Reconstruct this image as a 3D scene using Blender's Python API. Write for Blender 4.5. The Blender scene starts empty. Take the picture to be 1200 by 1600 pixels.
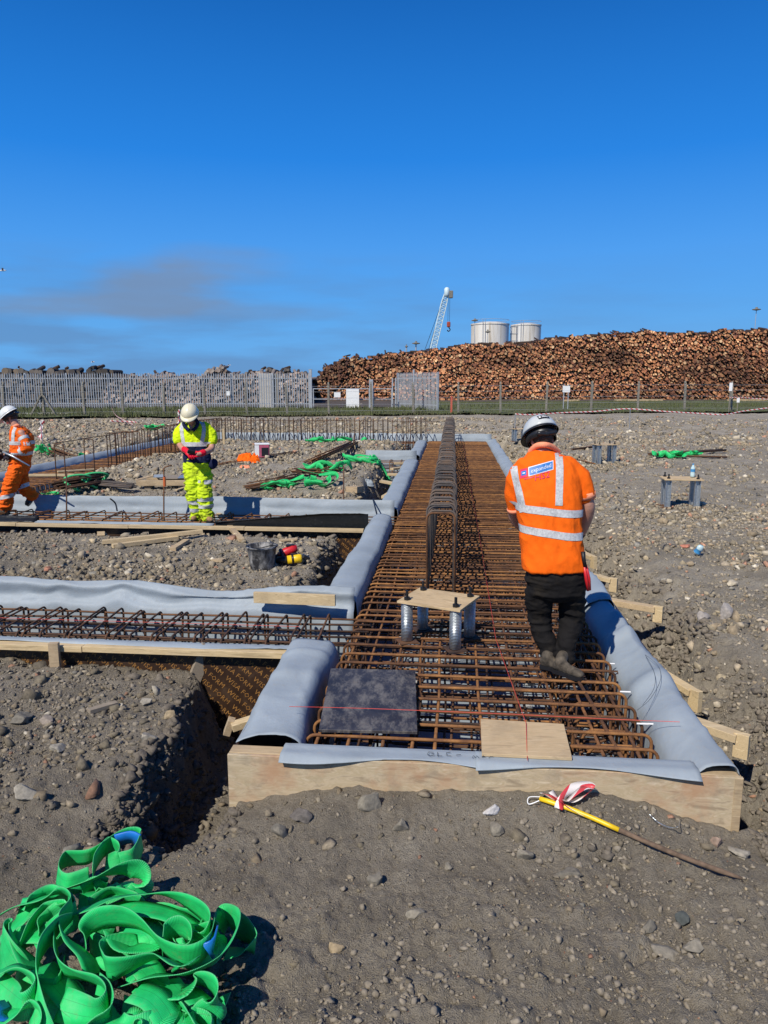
import bpy, bmesh, math, random
import numpy as np
from mathutils import Vector, Matrix, noise as mnoise
from mathutils.bvhtree import BVHTree
R = math.radians
rnd = random.Random(11)
SC = bpy.context.scene
COL = SC.collection

# ------------------------------------------------------------------ camera, light, exposure
CAM_H, PITCH, FPX = 2.05, R(10.0), 1155.0
cam_d = bpy.data.cameras.new('camera'); cam = bpy.data.objects.new('camera', cam_d); COL.objects.link(cam)
cam.location = (0, 0, CAM_H); cam.rotation_euler = (math.pi/2 - PITCH, 0, 0)
cam_d.sensor_fit = 'VERTICAL'; cam_d.sensor_height = 36; cam_d.lens = 36*FPX/1600
cam_d.clip_start = 0.05; cam_d.clip_end = 9000
SC.camera = cam
SUN_EL = R(46); SUN_DIR = Vector((0.56, 0.83, 0)).normalized()      # ground direction in which shadows fall
sun_d = bpy.data.lights.new('sun', 'SUN'); sun = bpy.data.objects.new('sun', sun_d); COL.objects.link(sun)
sun_d.energy = 5.0; sun_d.angle = R(0.53); sun_d.color = (1.0, 0.94, 0.85)
ray = Vector((SUN_DIR.x*math.cos(SUN_EL), SUN_DIR.y*math.cos(SUN_EL), -math.sin(SUN_EL)))
sun.rotation_euler = ray.to_track_quat('-Z', 'Y').to_euler()
sun.location = (-20, -30, 40)
SC.view_settings.view_transform = 'Standard'; SC.view_settings.look = 'None'
SC.view_settings.exposure = 0.0; SC.view_settings.gamma = 1.0; SC.view_settings.use_curve_mapping = False
SC.render.engine = 'CYCLES'
SC.cycles.max_bounces = 6; SC.cycles.diffuse_bounces = 3; SC.cycles.glossy_bounces = 2; SC.cycles.transmission_bounces = 4

def make_world():
    w = bpy.data.worlds.new('World'); SC.world = w; w.use_nodes = True
    nt = w.node_tree; N = nt.nodes; L = nt.links; N.clear()
    out = N.new('ShaderNodeOutputWorld'); bg = N.new('ShaderNodeBackground'); bg.inputs[1].default_value = 0.12
    sky = N.new('ShaderNodeTexSky'); sky.sky_type = 'NISHITA'; sky.sun_disc = False
    sky.sun_elevation = SUN_EL
    sd = -SUN_DIR                                   # horizontal direction towards the sun
    sky.sun_rotation = math.atan2(sd.x, sd.y)
    sky.altitude = 0; sky.air_density = 1.0; sky.dust_density = 0.25; sky.ozone_density = 4.0
    tc = N.new('ShaderNodeTexCoord'); sep = N.new('ShaderNodeSeparateXYZ'); L.new(tc.outputs['Generated'], sep.inputs[0])
    def M(op, a, b=None, c=None, clamp=False):
        n = N.new('ShaderNodeMath'); n.operation = op; n.use_clamp = clamp
        for i, v in enumerate((a, b, c)):
            if v is None: continue
            if isinstance(v, (int, float)): n.inputs[i].default_value = v
            else: L.new(v, n.inputs[i])
        return n.outputs[0]
    X, Y, Z = sep.outputs
    az = M('ARCTAN2', X, Y)
    el = M('ARCSINE', Z)
    # richer blue, as the clear polarised maritime sky has
    hs = N.new('ShaderNodeHueSaturation'); hs.inputs['Saturation'].default_value = 1.22; hs.inputs['Hue'].default_value = 0.512
    L.new(sky.outputs[0], hs.inputs['Color'])
    cv = N.new('ShaderNodeCombineXYZ'); L.new(M('MULTIPLY', az, 3.2), cv.inputs[0]); L.new(M('MULTIPLY', el, 19), cv.inputs[1])
    nz = N.new('ShaderNodeTexNoise'); L.new(cv.outputs[0], nz.inputs['Vector']); nz.inputs['Scale'].default_value = 1.6
    nz.inputs['Detail'].default_value = 6; nz.inputs['Roughness'].default_value = 0.5
    cv2 = N.new('ShaderNodeCombineXYZ'); L.new(M('MULTIPLY', az, 7), cv2.inputs[0]); L.new(M('MULTIPLY', el, 16), cv2.inputs[1])
    nz2 = N.new('ShaderNodeTexNoise'); L.new(cv2.outputs[0], nz2.inputs['Vector']); nz2.inputs['Scale'].default_value = 1.3
    nz2.inputs['Detail'].default_value = 5
    def blob(a0, e0, ra, re, amp):
        dx = M('DIVIDE', M('SUBTRACT', az, a0), ra); dy = M('DIVIDE', M('SUBTRACT', el, e0), re)
        d = M('ADD', M('MULTIPLY', dx, dx), M('MULTIPLY', dy, dy))
        d = M('ADD', d, M('MULTIPLY', M('SUBTRACT', nz2.outputs[0], 0.5), 2.2))
        return M('MULTIPLY', M('POWER', M('MINIMUM', M('DIVIDE', M('MAXIMUM', M('SUBTRACT', 1.9, d), 0), 1.9), 1.0), 1.5), amp)
    def px(a, b):
        dx = (a-600)/FPX; dz = -(b-800)/FPX
        v = Vector((dx, math.cos(PITCH)+dz*math.sin(PITCH), -math.sin(PITCH)+dz*math.cos(PITCH))).normalized()
        return math.atan2(v.x, v.y), math.asin(v.z)
    a1, e1 = px(245, 455); a2, e2 = px(345, 412); a3, e3 = px(110, 475); a4, e4 = px(230, 482)
    tot = M('ADD', blob(a1, e1, .070, .036, .86), blob(a2, e2, .080, .022, .62))
    tot = M('ADD', tot, M('ADD', blob(a3, e3, .16, .015, .42), blob(a4, e4, .22, .013, .42)))
    tot = M('MULTIPLY', tot, M('MULTIPLY_ADD', nz.outputs[0], 1.5, .12))
    # thin streaks low over the horizon, fading with height
    low = M('SUBTRACT', 1.0, M('DIVIDE', el, 0.17), clamp=True)
    st = M('MULTIPLY', M('SUBTRACT', nz.outputs[0], 0.40), 4.0, clamp=True)
    leftw = M('MULTIPLY_ADD', az, -0.9, 0.55, clamp=True)
    st = M('MULTIPLY', M('MULTIPLY', st, M('POWER', low, 0.7)), M('MULTIPLY', leftw, 1.25))
    st = M('MINIMUM', st, .62); tot = M('MINIMUM', tot, 0.72)
    # clear-air gradient blended with the physical sky (which turns yellow at sea level)
    rp = N.new('ShaderNodeValToRGB'); L.new(M('MULTIPLY', M('MAXIMUM', el, 0.0), 0.6366), rp.inputs[0])
    e = rp.color_ramp.elements
    while len(e) < 7: e.new(.5)
    for q, (p_, c_) in zip(e, [(0, (.80, 3.15, 6.8)), (.045, (.74, 3.1, 7.0)), (.101, (.57, 2.83, 7.3)), (.172, (.13, 1.94, 6.5)), (.278, (.05, 1.11, 4.26)), (.5, (.03, .5, 2.4)), (1, (.02, .25, 1.4))]):
        q.position = p_; q.color = (*[k_/8 for k_ in c_], 1)
    sc8 = N.new('ShaderNodeVectorMath'); sc8.operation = 'SCALE'; sc8.inputs['Scale'].default_value = 8.0; L.new(rp.outputs[0], sc8.inputs[0])
    g = N.new('ShaderNodeMix'); g.data_type = 'RGBA'; g.inputs[0].default_value = 0.92; L.new(hs.outputs[0], g.inputs[6]); L.new(sc8.outputs[0], g.inputs[7])
    mix = N.new('ShaderNodeMix'); mix.data_type = 'RGBA'
    L.new(tot, mix.inputs[0])
    mx0 = N.new('ShaderNodeMix'); mx0.data_type = 'RGBA'; L.new(st, mx0.inputs[0]); L.new(g.outputs[2], mx0.inputs[6]); mx0.inputs[7].default_value = (1.05, 2.15, 4.1, 1); L.new(mx0.outputs[2], mix.inputs[6])
    mix.inputs[7].default_value = (1.65, 2.35, 3.6, 1)
    L.new(mix.outputs[2], bg.inputs[0]); L.new(bg.outputs[0], out.inputs[0])
make_world()

# ------------------------------------------------------------------ coordinates: beam frame (u across, v along the long beam)
TH = R(5.25); CT, ST = math.cos(TH), math.sin(TH)
def unproj(px, py, z=0.0, Y=None):
    dx = (px-600)/FPX; dz = -(py-800)/FPX
    d = (dx, math.cos(PITCH)+dz*math.sin(PITCH), -math.sin(PITCH)+dz*math.cos(PITCH))
    t = (z-CAM_H)/d[2] if Y is None else Y/d[1]
    return Vector((d[0]*t, d[1]*t, CAM_H+d[2]*t))
OX, OY = unproj(355, 1178).x, unproj(355, 1178).y
def W(u, v, z=0.0): return Vector((OX+u*CT+v*ST, OY-u*ST+v*CT, z))
def UV(x, y):
    x = x-OX; y = y-OY
    return x*CT-y*ST, x*ST+y*CT

# ------------------------------------------------------------------ noise
def _h(ix, iy, iz, s):
    h = (ix.astype(np.int64)*374761393 + iy.astype(np.int64)*668265263 + iz.astype(np.int64)*2147483647 + s*1274126177) & 0xffffffff
    h = ((h ^ (h >> 13))*1274126177) & 0xffffffff
    h = ((h ^ (h >> 16))*2246822519) & 0xffffffff
    return ((h ^ (h >> 15)) & 0xffff)/32767.5-1
def vnoise(x, y, z=None, s=0):
    x = np.asarray(x, float); y = np.asarray(y, float); z = np.zeros_like(x) if z is None else np.asarray(z, float)+0*x
    ix, iy, iz = np.floor(x), np.floor(y), np.floor(z); fx, fy, fz = x-ix, y-iy, z-iz
    fx, fy, fz = [f*f*(3-2*f) for f in (fx, fy, fz)]
    r = 0
    flat = not np.any(fz)
    for a in (0, 1):
        for b in (0, 1):
            for c in ((0,) if flat else (0, 1)):
                w = (fx if a else 1-fx)*(fy if b else 1-fy)*(1 if flat else (fz if c else 1-fz))
                r = r+w*_h(ix+a, iy+b, iz+c, s)
    return r
def fbm(x, y, z=None, s=0, o=4, g=0.5):
    r = 0; a = 1; t = 0; k = 1.0
    for i in range(o):
        r = r+a*vnoise(np.asarray(x)*k+i*17.3, np.asarray(y)*k-i*9.1, None if z is None else np.asarray(z)*k, s+i); t += a; a *= g; k *= 2.03
    return r/t
def sst(x, a, b):
    t = np.clip((x-a)/(b-a), 0, 1); return t*t*(3-2*t)

# ------------------------------------------------------------------ mesh helpers
def link(o, parent=None):
    COL.objects.link(o)
    if parent is not None: o.parent = parent
    return o
def mesh_np(name, V, F, mat=None, smooth=False, uv=None):
    me = bpy.data.meshes.new(name)
    V = np.asarray(V, np.float32).reshape(-1, 3)
    if isinstance(F, np.ndarray):
        k = F.shape[1]; nf = len(F)
        me.vertices.add(len(V)); me.vertices.foreach_set('co', V.ravel())
        me.loops.add(nf*k); me.loops.foreach_set('vertex_index', F.astype(np.int32).ravel())
        me.polygons.add(nf); me.polygons.foreach_set('loop_start', np.arange(0, nf*k, k, dtype=np.int32))
        me.update(calc_edges=True)
    else:
        me.from_pydata([tuple(map(float, v)) for v in V], [], F)
    if smooth: me.polygons.foreach_set('use_smooth', np.ones(len(me.polygons), bool))
    if mat is not None:
        for m in (mat if isinstance(mat, (list, tuple)) else [mat]): me.materials.append(m)
    me.update(); return me
def new(name, me, parent=None, loc=None, rot=None):
    o = bpy.data.objects.new(name, me)
    if loc is not None: o.location = loc
    if rot is not None: o.rotation_euler = rot
    return link(o, parent)
def tag(o, label=None, cat=None, group=None, kind=None):
    if label: o['label'] = label
    if cat: o['category'] = cat
    if group: o['group'] = group
    if kind: o['kind'] = kind
    return o
def thing(name, label, cat, loc=(0, 0, 0), rz=0.0, group=None):
    o = bpy.data.objects.new(name, None); o.location = loc; o.rotation_euler = (0, 0, rz); o.empty_display_size = .1
    link(o); return tag(o, label, cat, group)
class MB:
    """collects boxes, tubes and grids; build() links them as one mesh object"""
    def __init__(s): s.V = []; s.F = []; s.n = 0
    def add(s, V, F):
        V = [tuple(v) for v in V]
        s.V += V; s.F += [tuple(i+s.n for i in f) for f in F]; s.n += len(V); return s
    def box(s, c, size, M=None, bev=0.0):
        x, y, z = [q/2 for q in size]
        if bev <= 0:
            vs = [Vector((a*x, b*y, d*z)) for a in (-1, 1) for b in (-1, 1) for d in (-1, 1)]
            fs = [(0, 1, 3, 2), (4, 6, 7, 5), (0, 4, 5, 1), (2, 3, 7, 6), (0, 2, 6, 4), (1, 5, 7, 3)]
        else:
            bm = bmesh.new(); bmesh.ops.create_cube(bm, size=1)
            for v in bm.verts: v.co = Vector((v.co.x*size[0], v.co.y*size[1], v.co.z*size[2]))
            bmesh.ops.bevel(bm, geom=bm.edges[:], offset=bev, segments=1, affect='EDGES')
            bm.verts.index_update(); vs = [v.co.copy() for v in bm.verts]; fs = [tuple(v.index for v in f.verts) for f in bm.faces]; bm.free()
        if M is not None: vs = [M @ v for v in vs]
        c = Vector(c); return s.add([v+c for v in vs], fs)
    def beam(s, a, b, w, h, roll=0.0, bev=0.0):
        a, b = Vector(a), Vector(b); d = b-a; L = d.length; d.normalize()
        up = Vector((0, 0, 1)) if abs(d.z) < .95 else Vector((0, 1, 0))
        sx = d.cross(up).normalized(); up = sx.cross(d)
        M = Matrix((sx, d, up)).transposed() @ Matrix.Rotation(roll, 3, 'Y')
        return s.box((a+b)/2, (w, L, h), M, bev)
    def tube(s, pts, r, n=6, caps=True, closed=False):
        pts = [Vector(p) for p in pts]; m = len(pts)
        rs = r if isinstance(r, (list, tuple)) else [r]*m
        rings = []; prev = None
        for i, p in enumerate(pts):
            if closed: t = pts[(i+1) % m]-pts[i-1]
            else: t = pts[min(i+1, m-1)]-pts[max(i-1, 0)]
            t.normalize()
            if prev is None:
                q = Vector((0, 0, 1)) if abs(t.z) < .9 else Vector((1, 0, 0)); a = t.cross(q).normalized()
            else:
                a = prev-t*prev.dot(t); a.normalize()
            prev = a; b = t.cross(a)
            rings.append([p+(a*math.cos(k*math.tau/n)+b*math.sin(k*math.tau/n))*rs[i] for k in range(n)])
        V = [v for rg in rings for v in rg]; F = []
        for i in range(m if closed else m-1):
            j = (i+1) % m
            for k in range(n): F.append((i*n+k, i*n+(k+1) % n, j*n+(k+1) % n, j*n+k))
        if caps and not closed:
            F.append(tuple(range(n))[::-1]); F.append(tuple((m-1)*n+k for k in range(n)))
        return s.add(V, F)
    def lathe(s, c, prof, n=24, axis=None, cap=True):
        c = Vector(c); M = axis if axis is not None else Matrix.Identity(3)
        V = [c+M @ Vector((r*math.cos(k*math.tau/n), r*math.sin(k*math.tau/n), z)) for r, z in prof for k in range(n)]
        F = [(i*n+k, i*n+(k+1) % n, (i+1)*n+(k+1) % n, (i+1)*n+k) for i in range(len(prof)-1) for k in range(n)]
        if cap: F.append(tuple(range(n))[::-1]); F.append(tuple((len(prof)-1)*n+k for k in range(n)))
        return s.add(V, F)
    def grid(s, P, closed=False):
        nr, nc = len(P), len(P[0]); V = [p for r_ in P for p in r_]
        F = [(i*nc+j, i*nc+j+1, (i+1)*nc+j+1, (i+1)*nc+j) for i in range(nr-1) for j in range(nc-1)]
        return s.add(V, F)
    def mesh(s, name, mat, smooth=False):
        return mesh_np(name, s.V, s.F, mat, smooth)
    def build(s, name, mat, parent=None, smooth=False, loc=None, rot=None):
        return new(name, s.mesh(name, mat, smooth), parent, loc, rot)
def smooth_path(ctrl, k=8, closed=False):
    P = [Vector(p) for p in ctrl]; n = len(P); out = []
    rng = range(n if closed else n-1)
    for i in rng:
        if closed: a, b, c, d = P[i-1], P[i], P[(i+1) % n], P[(i+2) % n]
        else: a, b, c, d = P[max(i-1, 0)], P[i], P[i+1], P[min(i+2, n-1)]
        for j in range(k):
            t = j/k
            out.append(0.5*((2*b)+(c-a)*t+(2*a-5*b+4*c-d)*t*t+(3*b-a-3*c+d)*t**3))
    if not closed: out.append(P[-1])
    return out
def solid(o, th, off=-1):
    m = o.modifiers.new('thickness', 'SOLIDIFY'); m.thickness = th; m.offset = off; return o

# ------------------------------------------------------------------ materials
class Mat:
    def __init__(s, name, rough=0.8, metal=0.0):
        s.m = bpy.data.materials.new(name); s.m.use_nodes = True; s.N = s.m.node_tree.nodes; s.L = s.m.node_tree.links
        s.b = s.N['Principled BSDF']; s.b.inputs['Roughness'].default_value = rough; s.b.inputs['Metallic'].default_value = metal
        s.tc = None
    def coord(s, kind='Object', scale=(1, 1, 1)):
        if kind == 'World':
            g = s.N.new('ShaderNodeNewGeometry'); src = g.outputs['Position']
        else:
            if s.tc is None: s.tc = s.N.new('ShaderNodeTexCoord')
            src = s.tc.outputs[kind]
        mp = s.N.new('ShaderNodeMapping'); mp.inputs['Scale'].default_value = scale; s.L.new(src, mp.inputs[0]); return mp.outputs[0]
    def noise(s, vec, scale, detail=4, rough=.55, dist=0.0):
        n = s.N.new('ShaderNodeTexNoise'); s.L.new(vec, n.inputs['Vector']); n.inputs['Scale'].default_value = scale
        n.inputs['Detail'].default_value = detail; n.inputs['Roughness'].default_value = rough; n.inputs['Distortion'].default_value = dist
        return n.outputs[0]
    def ramp(s, fac, stops):
        r = s.N.new('ShaderNodeValToRGB'); s.L.new(fac, r.inputs[0]); e = r.color_ramp.elements
        while len(e) < len(stops): e.new(.5)
        for q, (p, c) in zip(e, stops): q.position = p; q.color = (*c, 1) if len(c) == 3 else c
        return r.outputs[0]
    def mix(s, fac, a, b, mode='MIX'):
        n = s.N.new('ShaderNodeMix'); n.data_type = 'RGBA'; n.blend_type = mode
        for i, v in ((0, fac), (6, a), (7, b)):
            if isinstance(v, (int, float)): n.inputs[i].default_value = v
            elif isinstance(v, tuple): n.inputs[i].default_value = (*v, 1)
            else: s.L.new(v, n.inputs[i])
        return n.outputs[2]
    def math(s, op, a, b=0.0, clamp=False):
        n = s.N.new('ShaderNodeMath'); n.operation = op; n.use_clamp = clamp
        for i, v in enumerate((a, b)):
            if isinstance(v, (int, float)): n.inputs[i].default_value = v
            else: s.L.new(v, n.inputs[i])
        return n.outputs[0]
    def col(s, c):
        if isinstance(c, tuple): s.b.inputs['Base Color'].default_value = (*c, 1)
        else: s.L.new(c, s.b.inputs['Base Color'])
        return s
    def bump(s, h, strength=.5, dist=.01):
        n = s.N.new('ShaderNodeBump'); n.inputs['Strength'].default_value = strength; n.inputs['Distance'].default_value = dist
        s.L.new(h, n.inputs['Height']); s.L.new(n.outputs[0], s.b.inputs['Normal']); return s
    def rough(s, v): s.L.new(v, s.b.inputs['Roughness']); return s
def simple(name, c, rough=.7, metal=0., var=.12, scale=30, bump=0.2, bd=.002, kind='Object'):
    m = Mat(name, rough, metal); v = m.coord(kind); n = m.noise(v, scale, 5)
    lo = tuple(q*(1-var*1.6) for q in c); hi = tuple(min(1, q*(1+var)) for q in c)
    m.col(m.ramp(n, [(.3, lo), (.7, hi)]))
    if bump: m.bump(n, bump, bd)
    return m.m
def objrand(m):
    n = m.N.new('ShaderNodeObjectInfo'); return n.outputs['Random']

def mat_ground():
    m = Mat('soil', .95); v = m.coord('World')
    big = m.noise(v, .35, 5); mid = m.noise(v, 3.0, 6, .6); fine = m.noise(v, 38, 6, .7); vf = m.noise(v, 160, 3, .6)
    sep = m.N.new('ShaderNodeSeparateXYZ'); m.L.new(v, sep.inputs[0])
    yy = m.math('ADD', sep.outputs[1], m.math('MULTIPLY', m.math('SUBTRACT', big, .5), 6.0))
    xx = sep.outputs[0]
    # damp disturbed soil round the photographer, dry crushed rubble further out
    dry = m.math('DIVIDE', m.math('SUBTRACT', m.math('ADD', yy, m.math('MULTIPLY', xx, .9)), 4.2), 4.5, clamp=True)
    wet = m.ramp(mid, [(.3, (.180, .154, .115)), (.55, (.268, .230, .172)), (.75, (.36, .315, .24))])
    dr = m.ramp(mid, [(.28, (.240, .205, .152)), (.5, (.350, .303, .228)), (.75, (.48, .43, .335))])
    c = m.mix(dry, wet, dr)
    # packed wheel-run patches
    c = m.mix(m.ramp(big, [(.52, (0, 0, 0)), (.62, (.55, .55, .55))]), c, (.25, .215, .155))
    c = m.mix(m.ramp(fine, [(.25, (.62, .62, .62)), (.5, (0, 0, 0))]), c, (.06, .05, .034))
    c = m.mix(m.ramp(fine, [(.62, (0, 0, 0)), (.78, (.6, .6, .6))]), c, (.40, .37, .29))
    c = m.mix(m.ramp(vf, [(.56, (0, 0, 0)), (.68, (.55, .55, .55))]), c, (.42, .38, .31))
    c = m.mix(m.ramp(vf, [(.32, (.3, .3, .3)), (.42, (0, 0, 0))]), c, (.07, .058, .042))
    m.col(c)
    h = m.math('ADD', m.math('MULTIPLY', fine, 1.0), m.math('MULTIPLY', vf, .7))
    m.bump(h, 1.0, .030); return m.m
def mat_stone():
    m = Mat('stone', .9); a = m.N.new('ShaderNodeAttribute'); a.attribute_name = 'col'
    v = m.coord('World'); n = m.noise(v, 45, 5, .65)
    c = m.mix(.75, a.outputs['Color'], m.ramp(n, [(.3, (.45, .45, .45)), (.7, (1.25, 1.22, 1.2))]), 'MULTIPLY')
    m.col(c); m.bump(n, .7, .006); return m.m
def mat_wood(name, a, b, dirt=(.12, .095, .07), dirtiness=.5, grain=(2, 26, 26), knots=True):
    m = Mat(name, .75); v = m.coord('Object', grain); n = m.noise(v, 1.5, 6, .6, .6)
    v2 = m.coord('World'); d = m.noise(v2, 3.5, 6, .65)
    c = m.ramp(n, [(.36, tuple(q*.80 for q in a)), (.46, tuple((x+y)/2 for x, y in zip(a, b))), (.54, a), (.66, b)])
    r = objrand(m)
    c = m.mix(m.math('MULTIPLY', r, .35), c, (.34, .27, .19))
    c = m.mix(m.ramp(d, [(.5, (0, 0, 0)), (.72, (dirtiness,)*3)]), c, dirt)
    m.col(c); m.bump(n, .25, .002); return m.m
def mat_rust(name, a, b, c3, dust=.25):
    m = Mat(name, .82); v = m.coord('World'); n = m.noise(v, 9, 5, .65); f = m.noise(v, 120, 4, .6)
    r = objrand(m)
    k = m.math('ADD', m.math('MULTIPLY', n, .62), m.math('ADD', m.math('MULTIPLY', r, .22), m.math('MULTIPLY', f, .16)))
    c = m.ramp(k, [(.34, a), (.5, b), (.68, c3)])
    c = m.mix(m.ramp(f, [(.6, (0, 0, 0)), (.75, (dust,)*3)]), c, (.23, .16, .10))
    m.col(c); w = m.N.new('ShaderNodeTexWave'); m.L.new(v, w.inputs[0]); w.inputs['Scale'].default_value = 45
    m.bump(m.math('ADD', f, m.math('MULTIPLY', w.outputs['Fac'], .4)), .6, .003); return m.m
def mat_membrane(name, c, rough=.58, dust=.45):
    m = Mat(name, rough); v = m.coord('World'); n = m.noise(v, 2.3, 6, .6); f = m.noise(v, 26, 5, .6)
    cc = m.ramp(n, [(.3, tuple(q*.86 for q in c)), (.7, tuple(q*1.08 for q in c))])
    cc = m.mix(m.ramp(f, [(.56, (0, 0, 0)), (.75, (dust,)*3)]), cc, (.30, .29, .27))     # dust
    m.col(cc); m.rough(m.math('ADD', m.math('MULTIPLY', f, .4), rough-.17)); m.b.inputs['Specular IOR Level'].default_value = .35
    m.bump(m.math('ADD', m.math('MULTIPLY', n, .8), m.math('MULTIPLY', f, .25)), .35, .03); return m.m
def mat_fabric(name, c, rough=.85, weave=420, var=.16, dirt=None, dirtk=.5):
    m = Mat(name, rough); v = m.coord('Object'); n = m.noise(v, 14, 5, .6); f = m.noise(v, weave, 2)
    cc = m.ramp(n, [(.3, tuple(q*(1-var) for q in c)), (.65, c)])
    if dirt is not None:
        d = m.noise(v, 5.0, 5, .7); cc = m.mix(m.ramp(d, [(.5, (0, 0, 0)), (.7, (dirtk,)*3)]), cc, dirt)
    m.col(cc); m.b.inputs['Specular IOR Level'].default_value = .15
    m.bump(m.math('ADD', m.math('MULTIPLY', n, 1.0), m.math('MULTIPLY', f, .12)), .45, .012); return m.m
def mat_reflective():
    m = Mat('reflective_tape', .45); v = m.coord('Object'); n = m.noise(v, 60, 4, .6)
    m.col(m.ramp(n, [(.35, (.40, .40, .40)), (.65, (.60, .60, .59))])); m.bump(n, .3, .003); return m.m
def mat_webbing():
    m = Mat('green_webbing', .6); u = m.N.new('ShaderNodeUVMap'); u.uv_map = 'UVMap'
    sp = m.N.new('ShaderNodeSeparateXYZ'); m.L.new(u.outputs[0], sp.inputs[0])
    w = m.math('SINE', m.math('MULTIPLY', sp.outputs[1], 1300.0)); e = m.math('ABSOLUTE', m.math('SUBTRACT', sp.outputs[0], .5))
    edge = m.math('GREATER_THAN', e, .465)
    st = m.math('LESS_THAN', m.math('ABSOLUTE', m.math('SUBTRACT', e, .16)), .006)
    v = m.coord('World'); n = m.noise(v, 7, 5, .6)
    c = m.ramp(n, [(.3, (.006, .40, .10)), (.6, (.016, .62, .165)), (.8, (.12, .66, .24))])
    d = m.noise(v, 30, 5, .7)
    c = m.mix(m.ramp(d, [(.55, (0, 0, 0)), (.75, (.5, .5, .5))]), c, (.18, .30, .12))
    c = m.mix(m.math('MULTIPLY', edge, .6), c, (.10, .50, .20)); c = m.mix(m.math('MULTIPLY', st, .55), c, (.01, .12, .04))
    c = m.mix(.22, c, m.ramp(m.math('MULTIPLY_ADD' if False else 'ADD', m.math('MULTIPLY', w, .5), .5), [(0, (.25, .35, .25)), (1, (1.2, 1.2, 1.2))]), 'MULTIPLY')
    m.col(c); m.bump(w, .5, .0014); m.b.inputs['Subsurface Weight'].default_value = .0
    return m.m
def mat_grass():
    m = Mat('grass', .9); v = m.coord('World'); n = m.noise(v, 1.2, 6, .7); f = m.noise(v, 14, 4, .7)
    k = m.math('ADD', m.math('MULTIPLY', n, .6), m.math('MULTIPLY', f, .4))
    m.col(m.ramp(k, [(.34, (.14, .115, .075)), (.46, (.095, .100, .040)), (.6, (.105, .135, .038)), (.75, (.20, .19, .09))]))
    m.bump(f, .8, .08); return m.m
MT = {}
MT['ground'] = mat_ground(); MT['stone'] = mat_stone(); MT['grass'] = mat_grass()
MT['wood'] = mat_wood('sawn_timber', (.42, .30, .165), (.60, .46, .27))
MT['wood_fresh'] = mat_wood('fresh_timber', (.52, .385, .20), (.70, .55, .32), dirtiness=.25)
MT['wood_old'] = mat_wood('weathered_timber', (.20, .165, .12), (.31, .26, .19))
MT['ply'] = mat_wood('plywood', (.50, .36, .19), (.66, .50, .29), grain=(2.2, 14, 14), dirtiness=.3)
MT['rust'] = mat_rust('rusted_steel', (.060, .026, .012), (.165, .070, .024), (.36, .165, .048))
MT['rust_dark'] = mat_rust('dark_rusted_steel', (.030, .018, .013), (.085, .040, .020), (.17, .075, .028), .12)
MT['steel_new'] = mat_rust('new_bar_steel', (.050, .046, .045), (.095, .080, .072), (.17, .11, .07), .1)
MT['liner'] = mat_membrane('grey_membrane', (.295, .340, .372))
MT['liner_black'] = mat_membrane('black_membrane', (.012, .014, .016), .35, .07)
MT['web'] = mat_webbing()
MT['refl'] = mat_reflective()
MT['galv'] = simple('galvanised_steel', (.46, .50, .52), .42, .75, .18, 40)
MT['black'] = simple('black_steel', (.012, .012, .013), .5, .2)
MT['white'] = simple('white_paint', (.78, .78, .76), .5, 0, .06, 8, 0)
MT['red'] = simple('red_plastic', (.55, .015, .02), .4, 0, .1, 20, 0)
MT['yellow'] = simple('yellow_plastic', (.80, .52, .01), .4, 0, .1, 20, 0)
MT['orange_cloth'] = mat_fabric('orange_fabric', (.95, .145, .006), weave=420)
MT['orange_worn'] = mat_fabric('worn_orange_fabric', (.86, .135, .010), dirt=(.32, .08, .02), dirtk=.5)
MT['pink_cuff'] = mat_fabric('orange_ribbed_cuff', (.92, .33, .18))
MT['yellow_cloth'] = mat_fabric('yellow_fabric', (.66, .86, .012))
MT['yellow_worn'] = mat_fabric('worn_yellow_fabric', (.55, .73, .02), dirt=(.20, .21, .03), dirtk=.8)
MT['navy'] = mat_fabric('navy_fabric', (.012, .018, .055))
MT['black_cloth'] = mat_fabric('black_fabric', (.011, .010, .010), dirt=(.045, .034, .020), dirtk=.35)
MT['skin'] = simple('skin', (.50, .25, .17), .55, 0, .12, 25, .15, .002)
MT['hair'] = simple('dark_hair', (.035, .022, .015), .7, 0, .3, 90, .5, .004)
MT['glove_red'] = mat_fabric('red_glove_rubber', (.72, .012, .035), .5, 200)
MT['glove_dark'] = mat_fabric('dark_glove_fabric', (.03, .022, .028), .6, 200)
MT['boot'] = simple('dusty_boot_leather', (.085, .068, .048), .85, 0, .4, 30, .4, .004)
MT['boot_tan'] = simple('tan_boot_leather', (.30, .17, .08), .8, 0, .3, 30, .4, .004)
MT['helmet_cream'] = simple('cream_helmet_plastic', (.72, .66, .47), .35, 0, .06, 9, 0)
MT['helmet_white'] = simple('white_helmet_plastic', (.66, .67, .64), .35, 0, .06, 9, 0)
MT['helmet_grey'] = simple('grey_helmet_plastic', (.50, .52, .51), .32, 0, .08, 9, 0)
MT['black_plastic'] = simple('black_plastic', (.014, .014, .016), .4, 0, .1, 20, 0)
# ------------------------------------------------------------------ terrain
MOUND = [(355, 1275), (370, 1262), (420, 1248), (520, 1241), (570, 1232), (620, 1238), (700, 1243), (850, 1240), (960, 1246), (1040, 1263), (1100, 1287), (1163, 1318)]
_mu, _mz = [], []
for _a, _b in MOUND:
    t = (_a-355)/808.; P0 = W(2.78*t, -.02)
    dx = (_a-600)/FPX; dz = -(_b-800)/FPX
    q = P0.y/(math.cos(PITCH)+dz*math.sin(PITCH)); _mu.append(2.78*t); _mz.append(CAM_H+q*(-math.sin(PITCH)+dz*math.cos(PITCH)))
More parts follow.
